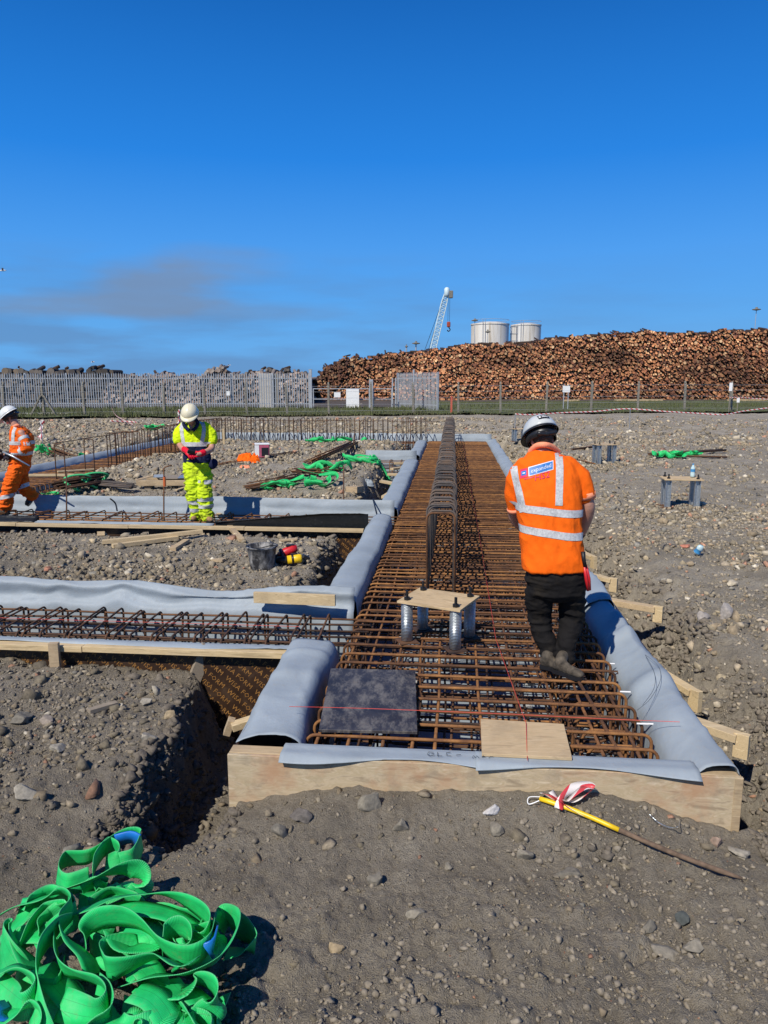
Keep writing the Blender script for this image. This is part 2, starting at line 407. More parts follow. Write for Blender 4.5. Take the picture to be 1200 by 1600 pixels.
# beams cut into the ground: u0, u1, v0, v1
RECTS = {'M': (0, 2.78, 0, 22.6), 'A': (-9, .0, 1.65, 2.80), 'B': (-9, .0, 6.45, 7.75), 'C': (-1.1, .0, 15.2, 16.2), 'F': (-8.4, .0, 21.3, 22.6),
         'E': (-8.5, -6.75, 9.6, 22.6), 'D': (-16, -8.5, 9.6, 11.1)}
def gz(x, y, detail=True):
    x = np.asarray(x, float); y = np.asarray(y, float); u, v = UV(x, y)
    base = -.06+.26*sst(y, 13, 42)+.05*fbm(x*.25, y*.25, s=5, o=2)
    left = sst(-u, .2, 1.2)*sst(-v, -1.9, -1.5)
    base = base-.12*sst(-v, -3.0, -1.7)*sst(-u, .0, .6)            # lower ground left of the corner
    base = base-.17*sst(-v, -.9, .3)*sst(u, -1.5, 0)*sst(-u, -3.6, -2.6)-.06*sst(-v, -1, .5)
    base = base+.05*sst(u, 3.8, 6.0)*sst(v, 2, 6)
    # spoil heaps and a low far ridge
    for hx, hy, hh, hr in ((-4.3, 17.3, .34, 1.7), (-5.2, 15.9, .22, 1.1), (-1.3, 17.0, .22, 1.5), (-.6, 14.6, .20, .9), (2.1, 31, .25, 4.), (4.9, 8.7, .08, 1.1), (-3.4, 21, .18, 2.5), (-.9, 22.5, .14, 1.5), (-7.5, 27, .2, 2.5)):
        base = base+hh*np.exp(-(((x-hx)/hr)**2+((y-hy)/(hr*1.1))**2))
    rr = y-(29.5+1.2*np.sin(x*.21)+.9*vnoise(x*.3, y*0, s=9))
    base = base+.24*np.exp(-(rr/1.1)**2)*(.6+.4*vnoise(x*.4, y*.4, s=3))
    wob = .13*fbm(x*1.7, y*1.7, s=21, o=3)+.05*vnoise(x*5, y*5, s=27)+.075*fbm(x*11, y*11, s=29, o=3)*(1-sst(y, 9, 16))
    z = base
    DEEP = -.80
    for k, (u0, u1, v0, v1) in RECTS.items():
        du = np.maximum(np.maximum(u0-u, u-u1), 0); dv = np.maximum(np.maximum(v0-v, v-v1), 0)
        d = np.hypot(du, dv)
        if k == 'M':
            w = np.where(u > 1.4, .10+.34*np.exp(-((v-2.75)/.5)**2)+.34*np.exp(-((v+.05)/.35)**2), .18+.20*sst(-v, -1.9, -.9))
            sl = np.where(u > 1.4, .95-.62*np.exp(-((v-2.75)/.6)**2)-.3*sst(v, 5, 9), .26+.2*sst(v, 8, 10))
            w = np.where(v < 0, .12, w)
        elif k == 'A':
            w = np.where(v < 2, .05+.50*sst(u, -1.0, -.35), .10); sl = np.where(v < 2, .12+.3*sst(u, -1., -.3), .30)
        else: w = .10; sl = .35
        t = np.clip((d+wob-w)/sl, 0, 1); t = t*t*(3-2*t) if k != 'M' else np.where(u > 1.4, 1-(1-t)**1.7, t*t*(3-2*t))
        z = np.minimum(z, DEEP+(z-DEEP)*t)
    # banked soil left against the nearest side trench and the corner
    zs = base-.03+.05*fbm(x*3, y*3, s=71, o=2); ks = sst(-u, .45, .85)*sst(v, -.2, .6)*(v < 1.66)
    z = np.where(v < 1.66, z*(1-ks)+np.maximum(z, zs)*ks, z)
    # front: soil heaped against the end board; keep the hole open at its left end
    um = np.interp(u, _mu, _mz)
    hole = sst(-u, -.06, .06)
    frontz = um+(base-um)*sst(-v, -.02, .55)
    inner = (v < .03)
    hl = np.exp(-((u+.30)/.36)**2)*sst(v, -.42, -.08)
    frontz = frontz-(.62*hl)*(hole)
    z = np.where(inner & (u > -.05) & (u < 2.9), frontz, z)
    blend = sst(-u, .05, .9)
    z = np.where(inner & (u <= -.05), np.minimum(base, DEEP+(base-DEEP)*np.clip(sst(np.hypot(np.maximum(-u-.34, 0), np.maximum(-v-.10, 0))+wob, .0, .34), 0, 1)), z)
    z = np.where(inner & (u >= 2.9), np.minimum(base-.03, DEEP+(base-.03-DEEP)*sst(np.hypot(np.maximum(u-3.12, 0), np.maximum(-v-.12, 0))+wob*.7, .02, .24)), z)
    # soil against the near face of beam A, ply left showing above it
    soil = (v < 1.66) & (u < -.35)
    if detail:
        near = 1-sst(y, 6, 20)
        act = .55+.45*sst(vnoise(x*.8, y*.8, s=41), -.3, .5)
        z = z+act*(.050*fbm(x*2.6, y*2.6, s=31, o=3)+.046*np.abs(fbm(x*8, y*8, s=33, o=3))*1.3+(.016*fbm(x*22, y*22, s=37, o=3)+.012*np.maximum(0, fbm(x*38, y*38, s=39, o=2)))*near)
        bank = np.clip((base-z)/.15, 0, 1)*np.clip((z-DEEP)/.1, 0, 1)
        z = z+bank*(.13*fbm(x*6, y*6, s=51, o=4)+.07*np.abs(fbm(x*15, y*15, s=53, o=3)))
    # never above a timber that stands in it
    inside = np.zeros_like(z, bool)
    for k, (u0, u1, v0, v1) in RECTS.items():
        inside |= (u > u0-.02) & (u < u1+.02) & (v > v0+.02) & (v < v1+.02)
    z = np.where(inside, np.minimum(z, -.74), z)
    return z
def gzf(x, y): return float(gz(np.array([x]), np.array([y]))[0])
def on_ground(px, py, dz=0.0):
    """the ground point under a line of sight"""
    z = 0.0
    for _ in range(12):
        p = unproj(px, py, z); z = .5*z+.5*gzf(p.x, p.y)
    p = unproj(px, py, z); return Vector((p.x, p.y, gzf(p.x, p.y)+dz))
def terrain():
    t = np.concatenate([-np.geomspace(9, .80, 26), np.linspace(-.78, .78, 740), np.geomspace(.80, 9, 26)])
    y = np.concatenate([np.linspace(-70, 1.3, 14)[:-1], 1.3*np.exp(np.linspace(0, math.log(34/1.3), 640)), np.geomspace(34.5, 6000, 90)])
    T, Y = np.meshgrid(t, y)
    Wd = np.maximum(Y, 1.3)*.80+1.5
    X = T*Wd; Z = gz(X, Y)
    nr, nc = X.shape; V = np.stack([X, Y, Z], -1).reshape(-1, 3)
    i = np.arange(nr-1)[:, None]*nc+np.arange(nc-1)[None, :]
    F = np.stack([i, i+1, i+nc+1, i+nc], -1).reshape(-1, 4)
    o = new('ground', mesh_np('ground', V, F, MT['ground'], True)); tag(o, kind='structure')
terrain()

def rock_proto(seed, sub):
    bm = bmesh.new(); bmesh.ops.create_icosphere(bm, subdivisions=sub, radius=1)
    r = random.Random(seed); fl = [(Vector((r.gauss(0, 1), r.gauss(0, 1), r.gauss(0, 1))).normalized(), r.uniform(.38, .78)) for _ in range(9)]
    for v in bm.verts:
        p = v.co.copy()
        for nrm, d in fl:
            e = p.dot(nrm)-d
            if e > 0: p -= nrm*e*.9
        p *= 1+.22*mnoise.noise(p*1.5+Vector((seed*3.1, 0, 0)))
        v.co = p
    bm.verts.index_update()
    V = np.array([v.co[:] for v in bm.verts]); F = np.array([[v.index for v in f.verts] for f in bm.faces]); bm.free()
    return V, F
def hull_proto(seed, n):
    r = random.Random(seed); bm = bmesh.new()
    for i in range(n):
        v = Vector((r.gauss(0, 1), r.gauss(0, 1), r.gauss(0, 1))).normalized()*r.uniform(.8, 1.1); bm.verts.new(v)
    bmesh.ops.convex_hull(bm, input=bm.verts[:]); bmesh.ops.triangulate(bm, faces=bm.faces[:])
    for v in [v for v in bm.verts if not v.link_faces]: bm.verts.remove(v)
    bmesh.ops.recalc_face_normals(bm, faces=bm.faces)
    bm.verts.index_update(); V = np.array([v.co[:] for v in bm.verts]); F = np.array([[v.index for v in f.verts] for f in bm.faces]); bm.free(); return V, F
STONE_COLS = np.array([(.26, .23, .17), (.33, .29, .225), (.21, .185, .14), (.38, .345, .275), (.27, .225, .16), (.15, .14, .12), (.56, .53, .45), (.36, .21, .145), (.27, .265, .24), (.46, .39, .27)])
def stones(name, label_, n, ymin, ymax, smin, smax, sub, seed, pw=1.1, slope=2.2, dens=None, soil=None, mult=3):
    rg = np.random.default_rng(seed); protos = [hull_proto(seed*7+i, 11 if sub else 8) for i in range(6)]
    y = (ymin**(1-pw)+rg.random(n*mult)*(ymax**(1-pw)-ymin**(1-pw)))**(1/(1-pw)) if abs(pw-1) > 1e-3 else ymin*(ymax/ymin)**rg.random(n*mult)
    x = (rg.random(n*mult)*2-1)*(.60*y+1.5)
    u, v = UV(x, y); keep = np.ones(len(x), bool)
    for k, (u0, u1, v0, v1) in RECTS.items():
        keep &= ~((u > u0-.06) & (u < u1+.06) & (v > v0-.045) & (v < v1+.045))
    cl = fbm(x*.9, y*.9, s=seed+3, o=3)
    keep &= rg.random(len(x)) < np.clip(.45+1.5*cl, .10, 1)
    if dens is not None: keep &= rg.random(len(x)) < dens(x, y, u, v)
    x, y = x[keep][:n], y[keep][:n]; n = len(x); v = UV(x, y)[1]
    z = gz(x, y)
    s = smin*(smax/smin)**(rg.random(n)**slope)*(1+.055*np.maximum(y-4, 0))
    s = np.minimum(s, .15)*np.where(v < 0, .8, 1)
    ang = rg.random(n)*6.283; tilt = rg.normal(0, .5, n); asp = rg.uniform(.45, .95, n); asp2 = rg.uniform(.65, 1., n)
    which = rg.integers(0, 6, n)
    ci = rg.choice(len(STONE_COLS), n, p=[.24, .17, .18, .07, .16, .07, .022, .03, .04, .018])
    damp = np.clip((y+.9*x-3.5)/4.5, 0, 1)
    colr = STONE_COLS[ci]*rg.uniform(.75, 1.2, (n, 1))*(.66+.44*damp)[:, None]*np.array([1.12, 1.07, .98])
    if soil is not None: colr = np.array(soil)*rg.uniform(.85, 1.15, (n, 1))*(1+.25*damp)[:, None]
    Vs, Fs, Cs = [], [], []; off = 0
    for k in range(6):
        m = which == k; PV, PF = protos[k]; q = m.sum()
        if not q: continue
        ca, sa = np.cos(ang[m]), np.sin(ang[m]); ct, st_ = np.cos(tilt[m]), np.sin(tilt[m])
        P = PV[None]*np.stack([s[m], s[m]*asp2[m], s[m]*asp[m]], -1)[:, None]
        X, Y, Z = P[..., 0], P[..., 1], P[..., 2]
        Y, Z = Y*ct[:, None]-Z*st_[:, None], Y*st_[:, None]+Z*ct[:, None]
        X, Y = X*ca[:, None]-Y*sa[:, None], X*sa[:, None]+Y*ca[:, None]
        V = np.stack([X+x[m][:, None], Y+y[m][:, None], Z+(z[m]+s[m]*.12)[:, None]], -1)
        Vs.append(V.reshape(-1, 3)); Fs.append((PF[None]+(off+np.arange(q)*len(PV))[:, None, None]).reshape(-1, 3)); off += q*len(PV)
        Cs.append(np.repeat(colr[m], len(PV), 0))
    me = mesh_np(name, np.concatenate(Vs), np.concatenate(Fs), MT['stone'])
    ca_ = me.color_attributes.new('col', 'FLOAT_COLOR', 'POINT'); C = np.concatenate(Cs)
    ca_.data.foreach_set('color', np.concatenate([C, np.ones((len(C), 1))], 1).astype(np.float32).ravel())
    tag(new(name, me), label_, 'rubble', kind='stuff')
def far_ok(x, y, u, v):
    d = np.where((u > 3.2) & (v > 9) & (fbm(x*.2, y*.2, s=77, o=2) > .02), .35, 1.)
    return d*np.where(v < .2, .50, 1)*np.where((u < -.3) & (v < 1.6) & (v > -1), 1.6, 1)
def fg(x, y, u, v): return np.where(v < .1, .75, 1)*np.where(fbm(x*1.3, y*1.3, s=88, o=3) > .05, 1, .55)
stones('gravel', 'small grey and brown grit scattered over the damp soil', 44000, 2.2, 8, .002, .009, 0, 5, pw=.9, slope=1.6)
stones('soil_clods', 'crumbly soil clods over the damp ground', 24000, 2.2, 11, .003, .030, 1, 15, pw=1.0, slope=2.6, dens=fg, soil=(.245, .212, .160), mult=5)
stones('pebbles', 'broken pebbles over the whole site', 40000, 2.3, 38, .007, .034, 1, 6, pw=.75, slope=2.5, dens=far_ok)
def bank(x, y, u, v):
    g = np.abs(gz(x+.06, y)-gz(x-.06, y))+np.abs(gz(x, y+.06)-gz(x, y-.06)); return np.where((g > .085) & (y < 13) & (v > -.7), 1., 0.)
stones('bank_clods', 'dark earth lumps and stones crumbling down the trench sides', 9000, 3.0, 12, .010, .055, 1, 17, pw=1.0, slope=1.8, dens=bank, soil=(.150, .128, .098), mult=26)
stones('rubble_clods', 'lumpy dry rubble covering the islands between the trenches and the right side', 36000, 6, 36, .016, .060, 0, 9, pw=.3, slope=1.8, dens=far_ok)
stones('rubble', 'crushed concrete and stone rubble of mixed grey lumps', 4200, 3.2, 38, .018, .080, 1, 8, pw=.75, slope=3.0, dens=far_ok)

# named single stones; px, py of the foot, size, flatness, colour, label
def single_stone(px, py, s, flat, c, label, seed, name='stone', rz=0., sub=3):
    V, F = rock_proto(seed, sub); V = V*(1+.10*np.array([mnoise.noise(Vector(q)*3.5+Vector((seed, 0, 0))) for q in V]))[:, None]*np.array([s, s*.8, s*flat])
    p = on_ground(px, py)
    me = mesh_np(name, V, F, MT['stone'], True); me.set_sharp_from_angle(angle=R(28))
    a = me.color_attributes.new('col', 'FLOAT_COLOR', 'POINT'); a.data.foreach_set('color', np.tile(np.array([*c, 1], np.float32), len(V)))
    o = new(name, me, None, (p.x, p.y, p.z+s*flat*.42), (rnd.uniform(-.3, .3), rnd.uniform(-.3, .3), rz+rnd.uniform(-.6, .6)))
    return tag(o, label, 'stone')
G1, G2, G3, GB = (.25, .225, .175), (.17, .155, .125), (.33, .30, .24), (.32, .25, .15)
for a in [(577, 1262, .068, 1.0, G1, 'upright pale grey stone leaning against the middle of the plywood end board', 3),
          (768, 1272, .048, .8, (.62, .60, .57), 'white broken concrete lump below the end board', 4),
          (776, 1298, .052, .75, G1, 'rounded grey stone just below the white concrete lump', 5),
          (628, 1296, .052, .9, G1, 'grey stone on soil below the left half of the end board', 6),
          (588, 1378, .045, .75, G2, 'dark grey pointed stone lying alone in the foreground soil', 7),
          (822, 1340, .052, .7, G1, 'flat topped grey stone in the foreground left of the yellow stake', 8),
          (888, 1368, .065, .45, G2, 'wide flat dark stone sunk in soil under the yellow stake', 9),
          (1158, 1336, .075, .35, G3, 'flat grey slab of stone near the right end of the board', 10),
          (1118, 1318, .050, .6, (.30, .22, .17), 'reddish brown stone at the lower right corner of the end board', 11),
          (38, 1248, .085, .7, G3, 'large pale boulder at the left edge above the green straps', 12),
          (32, 1128, .085, .55, G2, 'dark banded stone at the left edge on the bank', 13),
          (72, 1128, .060, .6, (.26, .22, .18), 'brown grey stone touching the dark banded stone', 14),
          (92, 1172, .060, .4, G3, 'flat bluish grey stone on the left bank', 15),
          (228, 1098, .055, .5, G3, 'smooth oval pale stone on top of the left bank', 16),
          (266, 1122, .055, .8, GB, 'tan square stone on the left bank edge', 17),
          (232, 1158, .065, .7, G3, 'pale wedge stone at the lip of the dark hole', 18),
          (338, 1120, .050, .9, G2, 'rounded dark stone on the bank below the printed plywood', 19),
          (440, 1305, .055, .8, G2, 'dark stone on the heaped soil near the board left end', 20),
          (470, 1278, .070, .7, (.14, .125, .11), 'large earthy clod on the heaped soil below the grey strip', 21),
          (1040, 1490, .060, .5, G1, 'flat round stone in the cluster at lower right', 22),
          (1085, 1485, .055, .55, G1, 'grey stone at the right of the lower right cluster', 23),
          (1065, 1440, .045, .6, (.07, .08, .075), 'nearly black stone topping the lower right cluster', 24),
          (1012, 1455, .040, .9, G2, 'narrow upright stone at the left of the lower right cluster', 25),
          (650, 1432, .045, .8, G1, 'mottled grey pebble in the middle of the foreground', 26),
          (525, 1485, .040, .6, GB, 'pale tan pebble in the left middle foreground', 27),
          (1135, 965, .085, 1.3, (.36, .33, .30), 'tall broken concrete block standing on the right hand rubble', 28),
          (1100, 968, .070, .8, (.34, .31, .28), 'cube of broken concrete beside the tall broken block', 29),
          (1142, 915, .075, .8, (.48, .42, .31), 'cream sandstone lump on the right hand rubble', 30),
          (1070, 855, .075, .5, (.50, .20, .13), 'brick red lump beside the crushed blue can', 31),
          (700, 1355, .03, .6, G1, 'small pebble cluster stone in centre foreground soil', 32),
          (75, 892, .06, .6, (.46, .22, .14), 'brick red fragment on the rubble between the two side trenches', 33)]:
    single_stone(*a)
# ------------------------------------------------------------------ formwork
def wbox(mb, u0, u1, v0, v1, z0, z1, bev=.002):
    """box aligned with the beam frame"""
    c = W((u0+u1)/2, (v0+v1)/2, (z0+z1)/2); M = Matrix.Rotation(-TH, 3, 'Z')
    return mb.box(c, (abs(u1-u0), abs(v1-v0), abs(z1-z0)), M, bev)
def local(mb, o):
    """move the collected world vertices into the frame of thing o"""
    Mi = (Matrix.Translation(o.location) @ o.rotation_euler.to_matrix().to_4x4()).inverted()
    mb.V = [tuple(Mi @ Vector(v)) for v in mb.V]; return mb
def part(mb, name, mat, parent, smooth=False): return local(mb, parent).build(name, mat, parent, smooth)
def text_mesh(txt, size, align='CENTER', res=2, spacing=1.0, space_line=1.0):
    c = bpy.data.curves.new('print', 'FONT'); c.body = txt; c.size = size; c.align_x = align; c.align_y = 'CENTER'; c.resolution_u = res
    c.space_character = spacing; c.space_line = space_line
    o = bpy.data.objects.new('print', c); COL.objects.link(o); bpy.context.view_layer.update()
    me = bpy.data.meshes.new_from_object(o); V = [v.co.copy() for v in me.vertices]; F = [tuple(p.vertices) for p in me.polygons]
    bpy.data.objects.remove(o); bpy.data.meshes.remove(me); return V, F
def mat_board_end():
    m = Mat('stained_plywood', .75); v = m.coord('World', (2.5, 2.5, 10)); n = m.noise(v, 2.2, 6, .6, .8); d = m.noise(m.coord('World'), 2.6, 6, .65)
    d2 = m.noise(m.coord('World', (1, 1, 1.4)), 7, 5, .6)
    c = m.ramp(n, [(.34, (.31, .24, .15)), (.47, (.50, .40, .26)), (.55, (.42, .33, .20)), (.68, (.60, .50, .35))])
    c = m.mix(m.ramp(d, [(.47, (0, 0, 0)), (.62, (.62, .62, .62))]), c, (.40, .20, .10))
    c = m.mix(m.ramp(d2, [(.52, (0, 0, 0)), (.7, (.5, .5, .5))]), c, (.20, .165, .12)); m.col(c); m.bump(n, .2, .002); return m.m
MT['endboard'] = mat_board_end()
def mat_film():
    m = Mat('brown_film_plywood', .45); n = m.noise(m.coord('World'), 6, 5, .6)
    c = m.ramp(n, [(.35, (.022, .011, .006)), (.7, (.050, .026, .014))])
    c = m.mix(m.ramp(n, [(.55, (0, 0, 0)), (.8, (.4, .4, .4))]), c, (.11, .085, .06)); m.col(c); m.bump(n, .2, .003); return m.m
MT['film'] = mat_film(); MT['print'] = simple('film_print_ochre', (.30, .145, .035), .6, 0, .2, 30, 0)

eb = thing('formwork_end_panel', 'long stained plywood end board closing the near end of the big trench', 'formwork', W(0, 0, 0), -TH)
m = MB(); m.box((0, 0, 0), (1, 1, 1)); m = MB(); wbox(m, 0, 2.78, -.0, .021, -.80, -.003); part(m, 'face_board', MT['endboard'], eb)
m = MB(); wbox(m, .003, 1.36, .024, .110, -.05, 0); part(m, 'top_rail', MT['wood'], eb)
m = MB(); wbox(m, 1.364, 2.775, .024, .108, -.05, -.002); part(m, 'top_rail', MT['wood'], eb)
m = MB(); wbox(m, 2.735, 2.777, -.004, -.0015, -.62, -.004); part(m, 'edge_batten', MT['wood'], eb)

def side_form(name, label, u0, u1, v0, v1, along, outer, segs, prints=None, rail=True, zt=-.055):
    """a run of printed film ply with a timber rail on its top; outer is +1/-1, the side the soil is on"""
    t = thing(name, label, 'formwork', W((u0+u1)/2, (v0+v1)/2, 0), -TH, 'film faced formwork lining the trenches')
    L0, L1 = (u0, u1) if along == 'u' else (v0, v1); step = (L1-L0)/segs
    for i in range(segs):
        a, b = L0+i*step+.002, L0+(i+1)*step-.002
        m = MB()
        if along == 'u': wbox(m, a, b, v0, v0+.018, -.80, zt+.0)
        else: wbox(m, u0, u0+.018, a, b, -.80, zt+.0)
        part(m, 'panel', MT['film'], t)
        if rail:
            m = MB(); o0 = .0 if outer > 0 else .0
            if along == 'u':
                vo = v0-.092 if outer < 0 else v0+.020
                wbox(m, a+.001, b-.001, vo, vo+.090, zt+.004-.0+(.004 if i % 2 else 0), -.004+(.003 if i % 2 else 0))
            else:
                uo = u0-.048 if outer < 0 else u0+.020
                wbox(m, uo, uo+.046, a+.001, b-.001, zt+.004, -.004+(.003 if i % 2 else 0))
            part(m, 'rail', MT['wood_fresh'], t)
    return t
fA = side_form('formwork_run', 'dark brown printed formwork with pale rail along the nearest side trench', -6.6, .0, 1.65, 0, 'u', -1, 4)
fB = side_form('formwork_run', 'dark formwork with pale rail along the side trench under the yellow worker', -8.6, .0, 6.50, 0, 'u', -1, 5)
side_form('formwork_run', 'formwork hidden behind the big grey sheet of the nearest side trench', -6.6, .0, 2.78, 0, 'u', 1, 3, rail=False)
side_form('formwork_run', 'formwork behind the grey sheet of the second side trench', -8.6, .0, 7.72, 0, 'u', 1, 4, rail=False)
side_form('formwork_run', 'right side formwork of the long main trench', 2.76, 0, .12, 22.5, 'v', 1, 9, rail=False, zt=-.02)
side_form('formwork_run', 'short left formwork beside the dark hole in the foreground', .0, 0, .12, 1.64, 'v', -1, 1, rail=False, zt=-.02)
side_form('formwork_run', 'left formwork of the main trench beside the island with the bucket', .03, 0, 2.80, 6.49, 'v', -1, 2, rail=False, zt=-.02)
side_form('formwork_run', 'left formwork of the main trench beside the far rubble island', .0, 0, 7.75, 22.5, 'v', -1, 6, rail=False, zt=-.02)

def film_print(parent, along, u0, u1, v, ztop, zbot):
    """rows of the plywood maker's lettering, slanted, on the film face"""
    V, F = text_mesh('WISA FORM', .058, 'CENTER', 1, 1.05)
    w = max(p.x for p in V)-min(p.x for p in V)
    mb = MB(); ang = R(-42); ca, sa = math.cos(ang), math.sin(ang)
    rows = int((u1-u0+.9)/.112)
    for r_ in range(rows):
        for k in range(-3, 4):
            bx = u0-.4+r_*.112; off = k*(w+.04)+(.5*w if r_ % 2 else 0)
            cx = bx+ca*off; cz = (ztop+zbot)/2+sa*off
            P = [(cx+ca*p.x-sa*p.y, cz+sa*p.x+ca*p.y) for p in V]
            if max(q[0] for q in P) < u0 or min(q[0] for q in P) > u1 or min(q[1] for q in P) > ztop or max(q[1] for q in P) < zbot: continue
            Fk = [f for f in F if all(u0+.005 < P[i][0] < u1-.005 and zbot < P[i][1] < ztop-.004 for i in f)]
            if Fk: mb.add([W(a, v, b) for a, b in P], Fk)
    if mb.n: part(mb, 'lettering', MT['print'], parent)['kind'] = 'stuff'
film_print(fA, 'u', -6.5, -.01, 1.6485, -.058, -.66)
film_print(fB, 'u', -1.6, -.01, 6.4985, -.058, -.60)

# pegs and props of the near side trench
def peg(name, a, b, w, h, label, mat='wood', cat='timber', group=None, roll=0.):
    a, b = Vector(a), Vector(b); m = MB(); c = (a+b)/2
    m.beam(a-c, b-c, w, h, roll, .0015); o = m.build(name, MT[mat], None, loc=c); return tag(o, label, cat, group)
p = W(-1.86, 1.528, 0); peg('timber_stake', (p.x, p.y, -.42), (p.x, p.y, .035), .075, .045, 'square timber stake standing against the rail of the nearest side trench', 'wood', 'stake', roll=R(5))
p = unproj(322, 1030, -.12); peg('timber_stake', (p.x-.11, p.y-.05, -.32), (p.x+.02, p.y+.01, .0), .05, .10, 'slanted pointed board end poking from the bank at the printed plywood', 'wood_old', 'stake')

# ------------------------------------------------------------------ membranes
def sheet(name, label, path, prof, mat='liner', amp=.02, crease=1.0, edge=.04, seed=1, thick=.004, folds=(), lab_cat='membrane', group='grey membrane lining the trench walls', freq=1.6, n_per=14, prof_k=4):
    """path: list of (u,v) along the trench; prof(s): list of (across, z) - across is measured to the right of the walking direction"""
    P = [Vector((*q, 0)) for q in path]; L = [0]
    for i in range(1, len(P)): L.append(L[-1]+(P[i]-P[i-1]).length)
    n = max(4, int(L[-1]*n_per)); S = [L[-1]*k/n for k in range(n+1)]
    prs = [smooth_path([Vector((float(x), float(z), 0)) for x, z in (prof(s) if callable(prof) else prof)], prof_k) for s in S]
    m = len(prs[0]); sg = np.repeat(S, m); fg = np.tile(np.arange(m)/(m-1), n+1); one = np.ones_like(sg)
    NZ = fbm(sg*freq, fg*2.2+seed*5, s=seed, o=3); NH = fbm(sg*freq*.8, one*seed*7.7, s=seed+9, o=2)
    RG = np.maximum(0, 1-np.abs(vnoise(sg*freq*1.7+fg*.8, fg*1.3+seed, s=seed+4))-.72)*3.2
    CR = np.zeros_like(sg)
    for cs in range(3):       # sharp diagonal creases of stiff sheeting
        ph = sg*(1.1+.5*cs)*(1 if cs != 1 else -.7)+fg*(1.6-1.1*cs)+.35*fbm(sg*1.3, fg*1.5, s=seed+30+cs, o=2)+seed*.37
        tri = np.abs((ph % 1)-.5)*2; CR = CR+np.maximum(0, 1-tri*7.5)*(.35+.65*vnoise(sg*.9, fg+cs*9, s=seed+40+cs))*(.6, .5, .4)[cs]
    rows = []; q_ = 0
    for k in range(n+1):
        s = S[k]; i = min(max(j for j in range(len(L)) if L[j] <= s+1e-9), len(P)-2)
        t = (s-L[i])/(L[i+1]-L[i]); c = P[i].lerp(P[i+1], t); d = (P[i+1]-P[i]).normalized()
        a = Vector((d.y, -d.x, 0)); row = []
        for j, q in enumerate(prs[k]):
            f = j/(m-1); nz = float(NZ[q_]); nh = float(NH[q_]); ridge = float(RG[q_]); cr = float(CR[q_])*crease; q_ += 1
            dx = amp*nz*1.2+edge*nh*f*f; dz = amp*nz*.5+amp*ridge*.35+.026*cr; dx += .010*cr
            wall = 1 if q.y < -.25 else 0
            for (s0, w0, h0) in folds:
                dz += h0*math.exp(-((s-s0-f*.1)/w0)**2)*math.sin(math.pi*min(1, f))
            g = c+a*(q.x+dx*(1-wall*.7)); row.append(W(g.x, g.y, q.y+dz*(1-wall)))
        rows.append(row)
    mb = MB(); mb.grid(rows); c = rows[len(rows)//2][len(rows[0])//2].copy(); mb.V = [tuple(Vector(v)-c) for v in mb.V]
    ob = mb.build(name, MT[mat], None, True, loc=c); solid(ob, thick, 0); tag(ob, label, lab_cat, group); return ob
# right side of the main trench: rises from the trench floor and lops over the formwork
def profR(s):
    k = .5+.5*math.sin(s*1.9+.6)
    wide = .30-.10*sst(np.array(s), 3.2, 6)
    return [(-.37, -.66), (-.345, -.35), (-.325, -.10), (-.27, .0+.02*k), (-.16, .045+.02*k), (-.06, .06+.02*k), (-.02, .04), (.0, -.03-.02*k)]
sheet('membrane_sheet', 'wide grey sheet folded over the right wall beside the near steel mat', [(2.76, .02), (2.76, 3.15)], lambda s: [(-.31, -.66), (-.305, -.32), (-.295, -.14), (-.26, -.055+.015*math.sin(s*3)), (-.17, .02+.02*math.sin(s*2.1+1)), (-.09, .052), (-.045+.012*math.sin(s*1.3+.5), .045), (-.012+.015*math.sin(s*1.3), .0)], amp=.020, edge=.03, seed=3, folds=((.55, .18, .03), (1.15, .10, .045), (2.05, .10, .06), (2.45, .2, .03)), n_per=34, prof_k=3)
sheet('membrane_sheet', 'long grey sheet on the right wall running back past the man in orange', [(2.76, 3.0), (2.76, 22.5)], profR, amp=.022, edge=.03, seed=4, n_per=12)
EN = lambda s: float(sst(np.array(s), .95, 1.60))
# left side of the main trench, near piece
sheet('membrane_sheet', 'pillow shaped grey sheet over the wall corner at the dark hole', [(.0, 1.74), (.0, .17)], lambda s: [(-.38-.04*EN(s), -.66), (-.365-.04*EN(s), -.30), (-.35-.04*EN(s), -.06), (-.30-.05*EN(s), .012+.02*(1-EN(s))), (-.22-.05*EN(s), .024+.026*(1-EN(s))+.012*math.sin(s*5)), (-.10-.07*EN(s), .030+.030*(1-EN(s))+.014*math.sin(s*4.2)), (-.01-.08*EN(s), .018+.02*(1-EN(s))), (.025-.06*EN(s), -.03+.03*EN(s)), (.045-.04*EN(s), -.09+.07*EN(s))], amp=.016, edge=.02, seed=5, n_per=30, prof_k=3, folds=((.25, .05, .022), (.62, .07, .018)))
sheet('membrane_sheet', 'grey sheet curling up at the corner beside the island with the bucket', [(.0, 6.75), (.0, 2.78)], lambda s: [(-.40, -.66), (-.385, -.2), (-.37, .03+.05*math.exp(-s*2)), (-.32, .085+.06*math.exp(-s*1.5)), (-.17, .105+.06*math.exp(-s*1.5)), (-.06, .06), (-.01, -.06)], amp=.018, edge=.02, seed=6, n_per=20, prof_k=2)
sheet('membrane_sheet', 'grey sheet on the left wall beside the far rubble island', [(.0, 15.1), (.0, 7.72)], [(-.42, -.66), (-.40, -.2), (-.38, .02), (-.33, .085), (-.16, .095), (-.05, .06), (-.01, -.06)], amp=.026, edge=.03, seed=7, n_per=12, prof_k=2)
sheet('membrane_sheet', 'farthest grey sheet on the left wall ending at the row of tall bars', [(.0, 21.3), (.0, 16.2)], [(-.42, -.66), (-.40, -.2), (-.38, .02), (-.33, .085), (-.16, .095), (-.05, .06), (-.01, -.06)], amp=.028, edge=.03, seed=8, n_per=10, prof_k=2)
